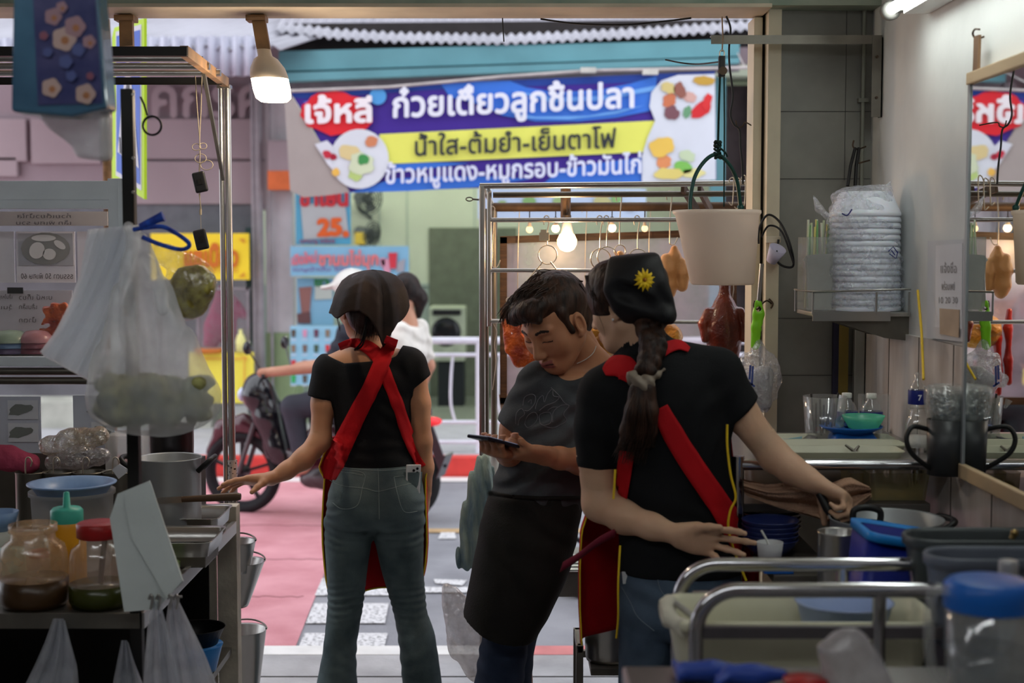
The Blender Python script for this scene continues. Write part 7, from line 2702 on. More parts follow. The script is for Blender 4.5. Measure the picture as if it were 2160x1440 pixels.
# cup with straw
cu=thing('drink_cup','white paper cup with blue base and bent straw behind the trolley rail','cup',(PX(1624,3.27),3.27,zz+.012))
b=MB(); b.lathe((PX(1624,3.27),3.27,zz+.012),[(.001,0),(.024,0),(.031,.055),(.030,.055),(.023,.003),(.001,.003)],22)
b.build('cup_body',mat('white_card_cup',rgb(176,176,178),.5),cu)
b=MB(); b.tube([W(1627,1190,3.27),W(1625,1160,3.27),W(1616,1136,3.27),W(1606,1118,3.27)],.0028,6)
b.build('straw',m_whitep,cu)
b=MB(); b.bbox(PX(1606,3.27),3.23,zz+.0005,PX(1668,3.27),3.31,zz+.0115,.002)
tag(b.build('blue_board',mb_),'bright blue board under the white paper cup','board')
HY=930
# wall-end items: mug holder with cups and bottle
Yh=3.42
mh=thing('cup_holder','black tumbler with curved handle at the wall end of the counter','tumbler',(PX(1995,Yh),Yh,PZ(1000,Yh)))
b=MB(); b.lathe((PX(1996,Yh),Yh,PZ(1000,Yh)),[(.001,0),(.044,0),(.047,PZ(884,Yh)-PZ(1000,Yh)),(.045,PZ(884,Yh)-PZ(1000,Yh)),(.042,.004),(.001,.004)],28)
b.build('tumbler_body',mat('charcoal_plastic',rgb(52,54,56),.4,var=.05),mh)
b=MB(); b.tube(spl([W(1957,905,Yh),W(1925,900,Yh-.02),W(1912,925,Yh-.03),W(1925,958,Yh-.03),W(1965,990,Yh-.01)],6),.006,8)
b.build('handle',m_black,mh)
cc0=None
for k in range(6):
 r_=.040
 z0=PZ(884,Yh)-.03+k*.0085
 if k == 0:
  cc0=thing('plastic_cup','first clear plastic cup from the bottom of the nest in the black tumbler','cup',(PX(1996,Yh),Yh,z0),'clear cups in the black tumbler')
  b=MB(); b.lathe((PX(1996,Yh),Yh,z0),[(.001,0),(.032,0),(.044,.068),(.046,.070),(.0445,.071)],24)
  b.build('cup_wall',m_clear,cc0)
 else:
  dup(cc0,(0,0,.0085*k),cc0['label'].replace('first',ORD[k]),cc0['group'])
F=Field(W(1930,900,Yh)-Vector((0,.08,.02)),W(2060,800,Yh)+Vector((0,.08,.02)),.004)
F.stack([(PZ(885,Yh),PX(1996,Yh),Yh,.046,.046),(PZ(850,Yh),PX(1994,Yh),Yh,.052,.05),(PZ(815,Yh),PX(1992,Yh),Yh,.053,.05)],.01)
F.noise(.004,70,4); F.fold(.003,(100,0,30))
tag(F.build('cup_sleeve',film('cup_sleeve_film',rgb(196,206,206),.32,.1,.8,40,.5,.3,.15)),'crinkled clear sleeve around the nested cups by the mirror','plastic sleeve')
jr=thing('sugar_jar','clear jar on the counter left of the black tumbler','jar',(PX(1936,3.7),3.7,ZC))
b=MB(); b.lathe((PX(1936,3.7),3.7,ZC),[(.001,0),(.030,0),(.033,.012),(.033,.075),(.026,.09),(.022,.10),(.022,.112),(.001,.112)],24)
b.build('jar_body',m_clear,jr)
b=MB(); b.lathe((PX(1936,3.7),3.7,ZC),[(.001,.004),(.028,.004),(.028,.04),(.001,.042)],20)
b.build('white_sugar',m_whitep,jr)
bt=thing('wrapped_bottle','clear bottle with blue label and twisted plastic top standing on the jar','bottle',(PX(1932,3.7),3.7,ZC+.112))
z0=ZC+.112
zh=PZ(785,3.7)-z0
b=MB(); b.lathe((PX(1933,3.7),3.7,z0),[(.001,0),(.022,0),(.0225,zh*.5),(.017,zh*.66),(.007,zh*.8),(.009,zh*.95),(.003,zh)],20)
b.build('bottle_body',m_clear,bt)
b=MB(); b.lathe((PX(1933,3.7),3.7,z0),[(.0232,zh*.12),(.0236,zh*.13),(.0236,zh*.5),(.0232,zh*.51)],20)
b.build('bottle_label',mat('blue_label',rgb(24,36,120),.4),bt)
b=MB()
text_on(b,'7',lambda x,y: (PX(1933,3.7)+(x-.5)*.01,3.7-.0245,z0+y),0,1,zh*.24,zh*.40,.04,16)
b.build('lettering',mat('white_ink',rgb(216,220,230),.5),bt)
HY=1180
# pots, bins and trolley
def pot(name,label,c,r,h,handles,m,lid=False,hd=.0,hm=None):
 t=thing(name,label,'pot',c)
 b=MB(); b.lathe(c,[(.001,.002),(r*.94,0),(r*.985,.012),(r,h*.5),(r,h-.006),(r*1.03,h),(r*1.03,h+.003),(r*.985,h),(r*.975,.01),(.001,.008)],40)
 b.build('pot_body',m,t)
 for a in handles:
  e=Vector((cos(a),sin(a),0)); s_=Vector((-sin(a),cos(a),0))
  p0=Vector(c)+e*r+Vector((0,0,h*.86))
  b=MB(); b.tube(spl([p0-s_*.035,p0-s_*.035+e*.035+Vector((0,0,.02+hd)),p0+s_*.035+e*.035+Vector((0,0,.02+hd)),p0+s_*.035],5),.008,8)
  b.build('handle',hm or m_black,t)
 return t
zfl=.42
pot('stock_pot','large dull aluminium pot with black handle behind the blue bin',(PX(1872,3.3),3.32,PZ(1118,3.18)-.22),.13,.22,(-1.57,.3),m_alu,hm=m_black)
pot('sauce_pot','steel pot under the ladle beside the blue bin',(PX(1772,3.12),3.14,PZ(1140,3.05)-.16),.045,.16,(),m_steel)
b=MB(); b.bbox(PX(1720,3.2),3.04,PZ(1140,3.05)-.18,XW-.03,3.5,PZ(1140,3.05)-.1605,.003) if False else b.bbox(PX(1772,3.2),3.05,.02,XW-.04,3.48,PZ(1118,3.18)-.2205,.01)
tag(b.build('stove_cabinet',m_steeld),'dark steel stove cabinet under the pots behind the bins','cabinet')
b=MB(); b.tube(spl([W(1800,1100,3.3),W(1802,1076,3.3),W(1830,1070,3.3),W(1856,1078,3.3),W(1856,1102,3.3)],6),.008,8)
b.lathe(W(1828,1106,3.34),[(.06,-.002),(.055,.004),(.001,.008)],24)
tag(b.build('wok_cover',m_black),'black lid with loop handle behind the blue bin','lid')
bl=thing('blue_bin','deep blue square bin with light blue rim behind the trolley','bin',(PX(1850,2.95),2.98,.70))
c0=Vector((PX(1848,2.95),2.98,.70))
zt2=PZ(1128,2.95)
b=MB(); b.rrect_loft(c0,[(.070,.066,.02,0),(.086,.080,.025,zt2-.70),(.0825,.0765,.022,zt2-.70),(.062,.062,.02,.004)],6)
b.build('bin_body',mat('deep_blue_plastic',rgb(20,36,132),.35,var=.06),bl)
b=MB(); b.rrect_loft((c0.x+.008,c0.y,0),[(.084,.084,.026,zt2-.012),(.096,.092,.028,zt2-.010),(.097,.093,.028,zt2+.006),(.088,.088,.026,zt2+.008),(.078,.078,.024,zt2+.001)],6)
rm=b.build('bin_rim',mat('sky_blue_plastic',rgb(28,128,206),.35,var=.05),bl)
bl.rotation_euler=(0,math.radians(9),0)
b=MB(); b.bbox(PX(1768,2.95),2.88,.02,PX(1935,2.95),3.04,.66,.01)
tag(b.build('grey_crate',mat('grey_crate_plastic',rgb(70,74,78),.5)),'grey crate carrying the deep blue bin','crate')
def tub(name,label,cx,cy,z0,z1,hx,hy,m,cat='tub'):
 t=thing(name,label,cat,(cx,cy,z0))
 b=MB(); h=z1-z0
 b.rrect_loft((cx,cy,z0),[(hx*.80,hy*.78,.03,0),(hx*.84,hy*.82,.035,.01),(hx*.97,hy*.96,.05,h-.03),(hx*1.0,hy*1.0,.055,h-.022),(hx*1.03,hy*1.05,.06,h-.02),(hx*1.035,hy*1.06,.06,h-.004),(hx*1.01,hy*1.02,.055,h),(hx*.97,hy*.96,.05,h-.008),(hx*.93,hy*.91,.045,h-.04),(hx*.80,hy*.77,.035,.012)],8)
 b.add([(cx+sx_*hx*.78,cy+sy_*hy*.75,z0+.012) for sx_,sy_ in ((-1,-1),(1,-1),(1,1),(-1,1))],[(0,1,2,3)])
 b.build('tub_body',m,t)
 return t
tub('grey_tub','dark grey plastic tub at the wall, higher one behind the jug',PX(2086,2.72),2.76,PZ(1134,2.72)-.17,PZ(1134,2.72),.150,.062,mat('dark_grey_plastic',rgb(66,72,74),.4))
tub('grey_tub','mid grey plastic tub in front of the darker one beside the jug',PX(2104,2.52),2.53,PZ(1172,2.50)-.17,PZ(1172,2.50),.125,.055,mat('mid_grey_plastic',rgb(92,98,110),.4))
b=MB(); b.bbox(PX(2045,2.6),2.44,.02,XW-.01,2.86,PZ(1172,2.50)-.1705,.008)
tag(b.build('side_cabinet',m_steeld),'grey side cabinet under the two grey tubs','cabinet')
b=MB(); b.rrect_loft((PX(2120,2.72),2.76,PZ(1172,2.50)-.170),[(.05,.04,.01,0),(.05,.04,.01,max(.002,PZ(1134,2.72)-PZ(1172,2.50)))],3)
tag(b.build('grey_block',m_steeld),'grey block raising the darker grey tub','block')
b=MB(); b.tube([W(2134,1136,2.75),W(2140,1122,2.75)],.006,8); b.ball(W(2140,1124,2.75),.008)
tag(b.build('brass_knob',mat('brass',rgb(150,126,80),.3,metal=.8)),'small brass knob standing over the dark grey tub rim','knob')
tr=thing('steel_trolley','stainless trolley with two bent tube rails in front of the woman with the braid','trolley',(PX(1700,2.62),2.62,0))
ZT=PZ(1190,2.76)
YTa,YTb=2.76,2.50
for Y_,x0,x1 in ((YTa,1432,1945),(YTb,1470,2030)):
 b=MB()
 xa=PX(x0,Y_)
 zr=PZ(1190,2.76) if Y_ == YTa else PZ(1244,2.50)
 rr=.075
 arc=[Vector((xa+rr-rr*cos(t),Y_,zr-rr+rr*sin(t))) for t in [i/10*pi/2 for i in range(11)]]
 b.tube([Vector((xa,Y_,.12))]+arc+[Vector((PX(x1,Y_),Y_,zr))],.0138,14)
 b.build('rail',m_chrome,tr)
for px,Y_ in ((1778,YTa),(1856,YTb),(1935,YTa),(2020,YTb)):
 b=MB(); b.cyl((PX(px,Y_),Y_,.12),(PX(px,Y_),Y_,PZ(1244,2.5)-.006),.0125,n=14)
 b.build('upright',m_chrome,tr)
zdk=PZ(1244,2.50)-.27
for z_ in (zdk,.30):
 b=MB(); b.bbox(PX(1470,YTb)+.0,YTb+.0,z_-.012,PX(2000,YTb),YTa,z_,.003)
 b.build('shelf',m_steel,tr)
b=MB(); b.bbox(PX(1480,YTb),YTb-.006,PZ(1346,YTb),PX(1990,YTb),YTb+.006,PZ(1320,YTb),.003)
b.build('guard_bar',mat('dull_steel_two',rgb(112,108,112),.35,metal=.8),tr)
b=MB(); b.bbox(PX(1440,YTa)+.02,YTa-.006,PZ(1346,YTb),PX(1990,YTb),YTa+.006,PZ(1320,YTb),.003)
b.build('guard_bar',m_steel,tr)
for x_,y_ in ((PX(1470,YTb),YTb),(PX(1432,YTa),YTa),(PX(2020,YTb),YTb),(PX(1935,YTa),YTa)):
 b=MB(); b.cyl((x_-.012,y_,.05),(x_+.012,y_,.05),.05,n=18); b.cyl((x_,y_,.05),(x_,y_,.125),.010)
 b.build('caster',_M['caster_rubber'],tr)
HY=1290
# cream tub in the trolley
zt3=PZ(1308,YTb+.035)
tcx=PX(1690,2.63)
t3=tub('cream_tub','large cream plastic tub sitting inside the stainless trolley',tcx-.01,2.632,zdk+.002,zt3,.243,.105,mat('cream_tub_plastic',rgb(214,212,186),.4,var=.05))
b=MB(); b.cyl(W(1425,1272,2.60),W(1470,1306,2.56),.006)
b.build('tub_handle',m_steel,t3)
F=Field(W(1385,1350,2.62)-Vector((0,.09,0)),W(1475,1245,2.62)+Vector((0,.09,0)),.005)
F.chain([W(1412,1268,2.68),W(1405,1285,2.62),W(1412,1305,2.57),W(1440,1325,2.54),W(1470,1330,2.525)],[.014,.017,.016,.014,.010],.01)
F.noise(.003,60,2)
tag(F.build('white_cloth',mat('white_rag',rgb(196,192,176),.9,bump=.3)),'rolled whitish cloth over the near corner of the cream tub','cloth')
bw2=thing('blue_bowl','pale blue bowl with food scraps inside the cream tub','bowl',(PX(1780,2.63),2.63,zt3-.085))
b=MB(); c=(PX(1780,2.63),2.63,zt3-.085)
b.lathe(c,[(.001,0),(.05,0),(.075,.04),(.088,.094),(.092,.097),(.087,.098),(.072,.044),(.045,.006),(.001,.006)],36)
b.build('bowl_shell',mat('pale_blue_plastic',rgb(150,168,206),.35,var=.03),bw2)
b=MB()
for k in range(22):
 a_=RU(0,6.28); r_=RU(.02,.07)
 b.cur=k % 3
 b.ball(Vector(c)+Vector((r_*cos(a_),r_*sin(a_),.006+max(0,(r_-.045))*1.35)),RU(.003,.006),8,6)
tag(b.build('food_scraps',[flat((150,90,40)),flat((196,190,170)),flat((40,52,56))],bw2),'','')
for o_ in bpy.data.objects:
 if o_.name.startswith('food_scraps'):
  o_['kind']='stuff'
  del o_['label']; del o_['category']
HY=1400
# near steel table with gloves, red cup, bag, jug
ZN=PZ(1404,2.30)
nt_=thing('steel_table','stainless steel table nearest the camera at the bottom of the scene','table',(PX(1700,2.0),2.0,0))
b=MB(); b.bbox(PX(1312,2.30),1.55,ZN-.03,XW-.05,2.30,ZN,.006)
b.build('table_top',m_steel,nt_)
for x_ in (PX(1330,2.3),XW-.08):
 for y_ in (1.6,2.26):
  b=MB(); b.cyl((x_,y_,0),(x_,y_,ZN-.03),.016); b.build('leg',m_steel,nt_)
mgl=mat('blue_rubber_glove',rgb(30,62,150),.5,var=.08,vscale=20)
for i,(pts,lb) in enumerate(((((1450,1418),(1500,1412),(1540,1420)),'blue rubber glove lying nearer the trolley leg'),(((1540,1424),(1590,1418),(1640,1432)),'blue rubber glove lying nearer the red cup'))):
 F=Field(W(1420,1480,2.2)-Vector((0,.12,0)),W(1680,1390,2.2)+Vector((0,.12,0)),.004)
 P3=[Vector((W(x,y,2.22).x,2.22-.02*i,ZN+.016)) for x,y in pts]
 F.chain(P3,[.020,.018,.014],.02,flat=((0,0,1),.75))
 for k in range(4):
  e=P3[0]+Vector((-.03+.004*k,-.045+.028*k,0))
  F.cone(P3[0],e,.010,.007,.006)
 F.noise(.0015,60,3)
 tag(F.build('rubber_glove',mgl),lb,'glove','blue rubber gloves on the near table')
b=MB(); b.lathe((PX(1700,2.15),2.15,ZN+.0005),[(.001,0),(.028,0),(.033,.018),(.035,.020),(.035,.024),(.001,.026)],28)
tag(b.build('red_saucer',mat('red_plastic',rgb(160,24,24),.4)),'round red plastic saucer on the near table between gloves and bag','saucer')
F=Field((PX(1700,2.15),2.05,ZN),(PX(1905,2.15),2.26,PZ(1318,2.15)),.0035)
F.stack([(ZN+.005,PX(1815,2.15),2.15,.056,.05),(PZ(1400,2.15),PX(1800,2.15),2.15,.046,.04),(PZ(1360,2.15),PX(1782,2.15),2.15,.038,.032),(PZ(1332,2.15),PX(1790,2.15),2.15,.020,.016)],.01,capr=.01)
F.fold(.004,(90,20,40),sharp=.6)
F.noise(.004,60,6)
tag(F.build('plastic_bag',film('white_bag_film',rgb(196,192,196),.62,.25,.7,26,.15)),'crumpled translucent white bag on the near table beside the jug','plastic bag')
jg=thing('water_jug','clear plastic water jug with blue lid on the near table','jug',(PX(2078,2.12),2.12,ZN+.0005))
c=Vector((PX(2082,2.12),2.12,ZN+.0005))
zj=PZ(1272,2.12)-ZN
b=MB(); b.lathe(c,[(.001,.002),(.056,0),(.060,.01),(.064,zj),(.0625,zj),(.057,.01),(.001,.008)],36)
b.build('jug_body',m_clear,jg)
b=MB(); b.lathe(c,[(.066,zj-.006),(.067,zj+.010),(.066,zj+.028),(.058,zj+.035),(.050,zj+.037),(.001,zj+.036)],36)
b.build('lid',mat('bright_blue_plastic',rgb(18,92,178),.35),jg)
b=MB(); b.tube(spl([c+Vector((-.062,-.01,zj+.02)),c+Vector((-.085,-.01,zj+.022)),c+Vector((-.092,-.01,zj-.02)),c+Vector((-.088,-.01,zj-.09)),c+Vector((-.062,-.01,.02))],6),.008,10)
b.build('handle',m_clear,jg)
b=MB(); b.lathe(c,[(.001,.010),(.056,.010),(.0585,zj*.55),(.001,zj*.55)],32)
b.build('water',film('still_water',rgb(120,140,160),.35,.05,0,4,.2,.5,0),jg)
sbt=thing('small_bottle','small clear bottle with silver cap standing behind the blue jug lid','bottle',(PX(2126,2.30),2.26,ZN+.0005))
c=Vector((PX(2122,2.26),2.26,ZN+.0005))
hs=PZ(1182,2.26)-ZN
b=MB(); b.lathe(c,[(.001,0),(.026,0),(.028,.01),(.028,hs*.55),(.016,hs*.72),(.013,hs*.82)],22)
b.build('bottle_body',m_clear,sbt)
b=MB(); b.lathe(c,[(.0145,hs*.80),(.0155,hs*.81),(.0155,hs*.98),(.014,hs),(.001,hs)],20)
b.build('cap',mat('silver_cap',rgb(170,170,172),.35,metal=.3),sbt)
HY=1330
yc=3.95
zs=PZ(1402,yc)
stl=thing('steel_stool','dark square-tube stool carrying a deep steel pot by the red apron','stool',(PX(1262,yc),yc,0))
b=MB(); b.bbox(PX(1216,yc),yc-.03,PZ(1372,yc)-.0,PX(1230,yc),yc+.16,PZ(1355,yc),.003)
b.bbox(PX(1216,yc),yc+.14,zs-.02,PX(1330,yc),yc+.16,zs,.003); b.bbox(PX(1245,yc),yc-.03,zs-.022,PX(1330,yc),yc+.14,zs,.003)
b.build('seat_frame',m_steeld,stl)
for x_ in (PX(1222,yc),PX(1322,yc)):
 for y_ in (yc-.02,yc+.15):
  b=MB(); b.box(x_-.010,y_-.010,0,x_+.010,y_+.010,(PZ(1355,yc) if x_ < PX(1260,yc) else zs)); b.build('leg',m_steeld,stl)
cpx=PX(1290,yc)
pot('deep_pot','deep dull steel pot standing on the stool beside the red apron',(cpx,yc+.06,zs+.0005),.072,PZ(1315,yc)-zs,(),m_steel)
pt2=thing('soup_pot','smaller steel pot with upright black handle nested in the deep pot','pot',(cpx+.008,yc+.06,PZ(1315,yc)+.004))
b=MB(); z0=PZ(1315,yc)+.004; h_=PZ(1275,yc)-z0
b.lathe((cpx+.008,yc+.06,z0),[(.001,0),(.060,0),(.062,h_),(.066,h_+.003),(.060,h_),(.056,.004),(.001,.004)],32)
b.build('pot_body',m_steel,pt2)
b=MB(); b.tube(spl([W(1246,1275,yc+.0),W(1238,1258,yc),W(1240,1240,yc),W(1256,1236,yc),W(1266,1250,yc),W(1266,1270,yc+.01)],5),.006,8)
b.build('handle',m_black,pt2)
# ------------------------------------------------------------------ noodle cart on the left
def lath(name,label,cat,px,Y,z,prof,m,n=28,group=None,ax=(0,0,1)):
 b=MB(); b.lathe((PX(px,Y),Y,z),prof,n,ax)
 return tag(b.build(name,m),label,cat,group)
def jar(name,label,cat,px,Y,z,parts,group=None):
 t=thing(name,label,cat,(PX(px,Y),Y,z),group)
 for nm,prof,m in parts:
  b=MB(); b.lathe((PX(px,Y),Y,z),prof,28)
  b.build(nm,m,t)
 return t
HY=1200
m_cream2=mat('worn_white_paint',rgb(170,164,150),.6,vscale=9,col2=rgb(196,190,174),bump=.4,bscale=40)
m_blacks=mat('blackened_steel',rgb(34,33,32),.5,metal=.5,var=.2)
XR=-.86
ZC2=.81
ca=thing('noodle_cart','steel noodle cart with tube roof frame and white corner post at the left','food cart',(-1.5,3.8,0))
b=MB(); b.bbox(-2.6,3.24,ZC2-.03,XR,4.36,ZC2,.004)
b.build('worktop',m_steeld,ca)
b=MB(); b.bbox(XR-.004,3.24,ZC2-.032,XR+.010,4.34,ZC2+.006,.002)
b.build('edge_angle',m_steel,ca)
b=MB(); b.bbox(-2.6,3.232,ZC2-.030,XR,3.244,ZC2+.006,.002)
b.build('edge_angle',m_steeld,ca)
for nm,x0,x1,y0,y1,z1,m in (('post',PX(275,3.25),PX(300,3.25),3.236,3.262,PZ(188,3.25),m_blacks),('white_post',PX(458,4.36),PX(500,4.36),4.36,4.42,PZ(1068,4.36),m_cream2),
        ('leg',PX(436,4.40),PX(457,4.40),4.38,4.41,ZC2-.03,m_cream2),('leg',-2.55,-2.52,3.25,3.28,ZC2-.03,m_blacks)):
 b=MB(); b.bbox(x0,y0,0,x1,y1,z1,.003)
 b.build(nm,m,ca)
for py in (199,333,405,1100,1200):
 b=MB(); c=W(281,py,3.236); b.cyl(c,c+Vector((0,-.002,0)),.0035)
 b.build('bolt_head',m_steel,ca)
b=MB(); b.box(-2.6,3.30,.40,XR-.01,4.34,.42)
b.build('lower_shelf',m_steeld,ca)
b=MB(); b.box(-2.6,4.32,.02,PX(440,4.32),4.33,ZC2-.03); b.box(-2.6,3.28,.46,-.99,3.29,ZC2-.03) if 0 else b.box(-2.6,3.9,.43,-1.0,3.91,ZC2-.03)
b.build('shade_panel',m_blacks,ca)  # black sheets added for the dark shade beneath the worktop
HY=520
RZ=PZ(108,3.95)
xr=PX(402,3.95)
b=MB(); b.bbox(-2.7,3.94,RZ-.014,xr,3.966,RZ+.012,.002)
b.build('roof_beam',m_blacks,ca)
for Y_ in (4.10,4.28,4.44):
 b=MB(); b.cyl((-2.7,Y_,RZ),(-.90,Y_,RZ),.011)
 b.build('roof_tube',m_steel,ca)
b=MB(); b.box(-2.7,4.60,RZ-.018,-.93,4.604,RZ+.006)
b.build('roof_angle',m_blacks,ca)
b=MB(); b.bar((xr-.01,3.95,RZ),(PX(480,4.70),4.70,RZ),.022,.030)
b.build('side_rail',mat('tan_paint_warm_lit',rgb(160,122,84),.5,vscale=12,col2=rgb(120,96,70)),ca)  # orange bulb light on this rail is put into its tan colour
b=MB()
for q in (470,484):
 b.cyl((PX(q,4.70),4.70,.02),(PX(q,4.70),4.70,RZ-.01),.0085 if q < 480 else .0115)
b.bbox(PX(464,4.7),4.68,RZ-.02,PX(492,4.7),4.72,RZ-.008,.002)
b.build('roof_post',m_steel,ca)
b=MB(); b.cyl((PX(484,4.7),4.70,PZ(1070,4.7)),(PX(484,4.7),4.70,PZ(970,4.7)),.0165,n=18)
o=b.build('perforated_sleeve',mat('perforated_steel',rgb(196,192,184),.35,metal=.6,var=0),ca)
nt=o.data.materials[0].node_tree
vo=nt.nodes.new('ShaderNodeTexVoronoi'); vo.inputs['Scale'].default_value=115
cr=nt.nodes.new('ShaderNodeValToRGB'); cr.color_ramp.elements[0].position=.30; cr.color_ramp.elements[1].position=.36
cr.color_ramp.elements[0].color=(.01,.01,.01,1); cr.color_ramp.elements[1].color=(.55,.53,.5,1)
tc=nt.nodes.new('ShaderNodeTexCoord'); nt.links.new(tc.outputs['Object'],vo.inputs['Vector'])
nt.links.new(vo.outputs['Distance'],cr.inputs[0]); nt.links.new(cr.outputs[0],nt.nodes['Principled BSDF'].inputs['Base Color'])
b=MB(); b.bar(W(424,122,4.30),W(471,378,4.66),.010,.014)
b.build('roof_brace',m_steeld,ca)
# beam brackets and the big LED bulb
m_tan=_M['tan_paint_warm_lit']
for px0,px1,y1,lb in ((266,268,100,'tan steel bracket dropping from the head beam beside the flowered bag'),(542,558,112,'tan steel bracket holding the big white bulb under the beam')):
 b=MB(); b.bar(W(px0,20,4.40),W(px1,y1,4.36),.040,.02,(0,1,0))
 b.bbox(W(px0,40,4.4).x-.03,4.37,PZ(46,4.4),W(px0,40,4.4).x+.03,4.43,PZ(34,4.4),.003)
 tag(b.build('beam_bracket',m_tan),lb,'bracket')
lc=W(572,182,4.34)
ax_=(W(558,112,4.34)-lc).normalized()
lb_=thing('led_bulb','big glowing white LED bulb hanging from the beam at the left','light bulb',lc)
b=MB(); b.lathe(lc,[(.001,-.050),(.040,-.047),(.053,-.036),(.0565,-.01),(.0560,.026),(.050,.030)],32,ax_)
b.build('globe',emissive('led_glow',(1.0,.80,.56,1),16),lb_)
b=MB(); b.lathe(lc,[(.0565,.022),(.0570,.030),(.052,.055),(.036,.082),(.022,.092),(.020,.112),(.001,.112)],32,ax_)
b.build('housing',mat('bulb_housing',rgb(206,190,170),.45,var=.05),lb_)
point_light('led_bulb_light',W(576,226,4.30),.05,9,(1.0,.80,.58))
# keys and remotes on strings
m_str=mat('beige_string',rgb(150,140,120),.8)
YK2=4.40
b=MB(); b.tube([W(421,288,YK2),W(422,452,YK2)],.001,4)
for L in ([(412,160),(416,230),(421,292)],[(426,160),(424,230),(421,292)],[(421,292),(422,330),(420,362)],[(420,408),(424,440),(423,450)]):
 b.tube([W(x,y,YK2) for x,y in L],.0016,5)
for cx_,cy_,r_ in ((423,334,12),(436,348,13),(414,310,9),(428,308,8)):
 c=W(cx_,cy_,YK2); R_=r_/(F_PX/YK2)
 b.tube([c+Vector((R_*cos(t),.2*R_*sin(t),R_*.8*sin(t))) for t in [i/16*6.283 for i in range(16)]],.0014,5,closed=True)
b.tube([W(423,450,YK2),W(424,485,YK2)],.0008,4)
b.cyl(W(423,441,YK2),W(423,453,YK2),.004)
tag(b.build('string',m_str),'knotted beige string with key rings hanging from the cart roof','string')
for px,py,h_,lb in ((422,384,42,'upper small black remote hanging on the knotted string'),(424,505,42,'lower small black remote hanging at the end of the string')):
 rt=thing('remote_control',lb,'remote',W(px,py,YK2))
 u_=Vector((-.22,0,1)).normalized()
 b=MB(); b.obox(W(px,py,YK2),u_.cross(Vector((0,1,0))),(0,1,0),u_,.040,.014,.064)
 o=b.build('case',m_black,rt); q=o.modifiers.new('bevel','BEVEL'); q.width=.006; q.segments=3
 b=MB(); b.obox(W(px+1,py-1,YK2)+Vector((0,-.008,0)),u_.cross(Vector((0,1,0))),(0,1,0),u_,.014,.002,.018)
 b.build('button',m_blacks,rt)
b=MB(); c=W(321,265,3.25)
b.tube([c+Vector((.021*cos(t),0,.021*sin(t))) for t in [i/20*6.283 for i in range(20)]],.0028,6,closed=True)
b.tube([W(296,204,3.25),W(304,220,3.25),W(311,243,3.25)],.0026,6)
tag(b.build('iron_ring',m_blacks),'black iron ring hanging on the dark cart post','ring')
# flowered bag near the camera
YG=2.6
fb=thing('gift_bag','glossy blue bag printed with pink and white flowers hanging at the top left','bag',W(120,245,YG))
m_fb=mat('teal_blue_film',rgb(50,80,104),.22,vscale=5,col2=rgb(72,110,134),bump=.25,bscale=12,coat=.4)
b=MB(); b.prism([W(28,-60,YG),W(200,-60,YG),W(212,60,YG),W(226,228,YG),W(150,246,YG),(W(22,235,YG))],(0,.07,0))
o=b.build('bag_body',m_fb,fb); q=o.modifiers.new('bevel','BEVEL'); q.width=.006; q.segments=2
b=MB(); b.prism([W(68,-50,YG-.002),W(198,-50,YG-.002),W(216,218,YG-.002),W(80,222,YG-.002)],(0,.001,0))
b.build('flower_ground',mat('mauve_print',rgb(66,66,104),.3,vscale=14,col2=rgb(40,46,90)),fb)
rs=random.Random(2)
for i,(x,y,r_,c_) in enumerate(((112,35,18,0),(135,82,25,1),(158,56,22,0),(188,88,14,0),(108,185,20,1),(180,198,21,1),(92,75,9,2),(165,105,14,3),(130,15,12,0),(190,160,8,2),(138,130,14,3),(100,110,10,3),(150,160,11,3))):
 b=MB(); pat(b,[(x+r_*(1+.08*cos(5*t))*cos(t),y+r_*(1+.08*cos(5*t))*sin(t)) for t in [k/24*6.283 for k in range(24)]],YG-.004-.0004*i)
 f_=b.build('flower_print',flat([(140,108,116),(168,142,134),(122,70,86),(66,76,124)][c_]),fb)
 if c_ < 2:
  b=MB(); pat(b,elp(x+2,y+3,r_*.35,r_*.35),YG-.0046-.0004*i)
  b.build('flower_centre',flat((150,98,62)),f_)
F=Field(W(40,345,YG+.08)-Vector((0,.04,0)),W(240,235,YG+.08)+Vector((0,.05,0)),.004)
F.stack([(PZ(232,YG),PX(142,YG),YG+.07,.072,.03),(PZ(260,YG),PX(150,YG),YG+.07,.062,.03),(PZ(300,YG),PX(172,YG),YG+.07,.040,.026),(PZ(330,YG),PX(178,YG),YG+.07,.034,.022)],.01)
F.noise(.003,50,3)
tag(F.build('plastic_bag',film('frosted_bag_film',rgb(196,204,210),.55,.3,.3,12)),'frosted plastic bag hanging just below the flowered blue bag','plastic bag')
# display cabinet
YD=4.15
dc=thing('display_cabinet','aluminium framed noodle display cabinet standing on the cart rails','display cabinet',(PX(120,YD),YD,PZ(808,YD)))
for nm,r_ in (('top_rail',(-500,381,232,440)),('side_stile',(229,376,268,800)),('bottom_rail',(-500,752,232,772))):
 b=MB(); pbox(b,*r_,YD,.05,.003)
 if nm == 'top_rail':
  pbox(b,-500,418,232,421,YD-.002,.004)
 if nm == 'side_stile':
  pbox(b,250,380,252,800,YD-.002,.004)
 b.build(nm,mat('pale_blue_aluminium',rgb(212,220,226),.4,var=.04),dc)
for py in (784,804):
 b=MB(); b.cyl((PX(-500,YD),YD+.02,PZ(py,YD)),(PX(470,4.7),YD+.02,PZ(py,YD)) if 0 else (PX(268,YD),YD+.02,PZ(py,YD)),.011)
 b.build('carry_tube',m_steeld,dc)
b=MB(); b.box(PX(-500,YD),YD+.02,PZ(752,YD)-.004,PX(232,YD),YD+.30,PZ(752,YD))
b.build('cabinet_floor',m_steel,dc)
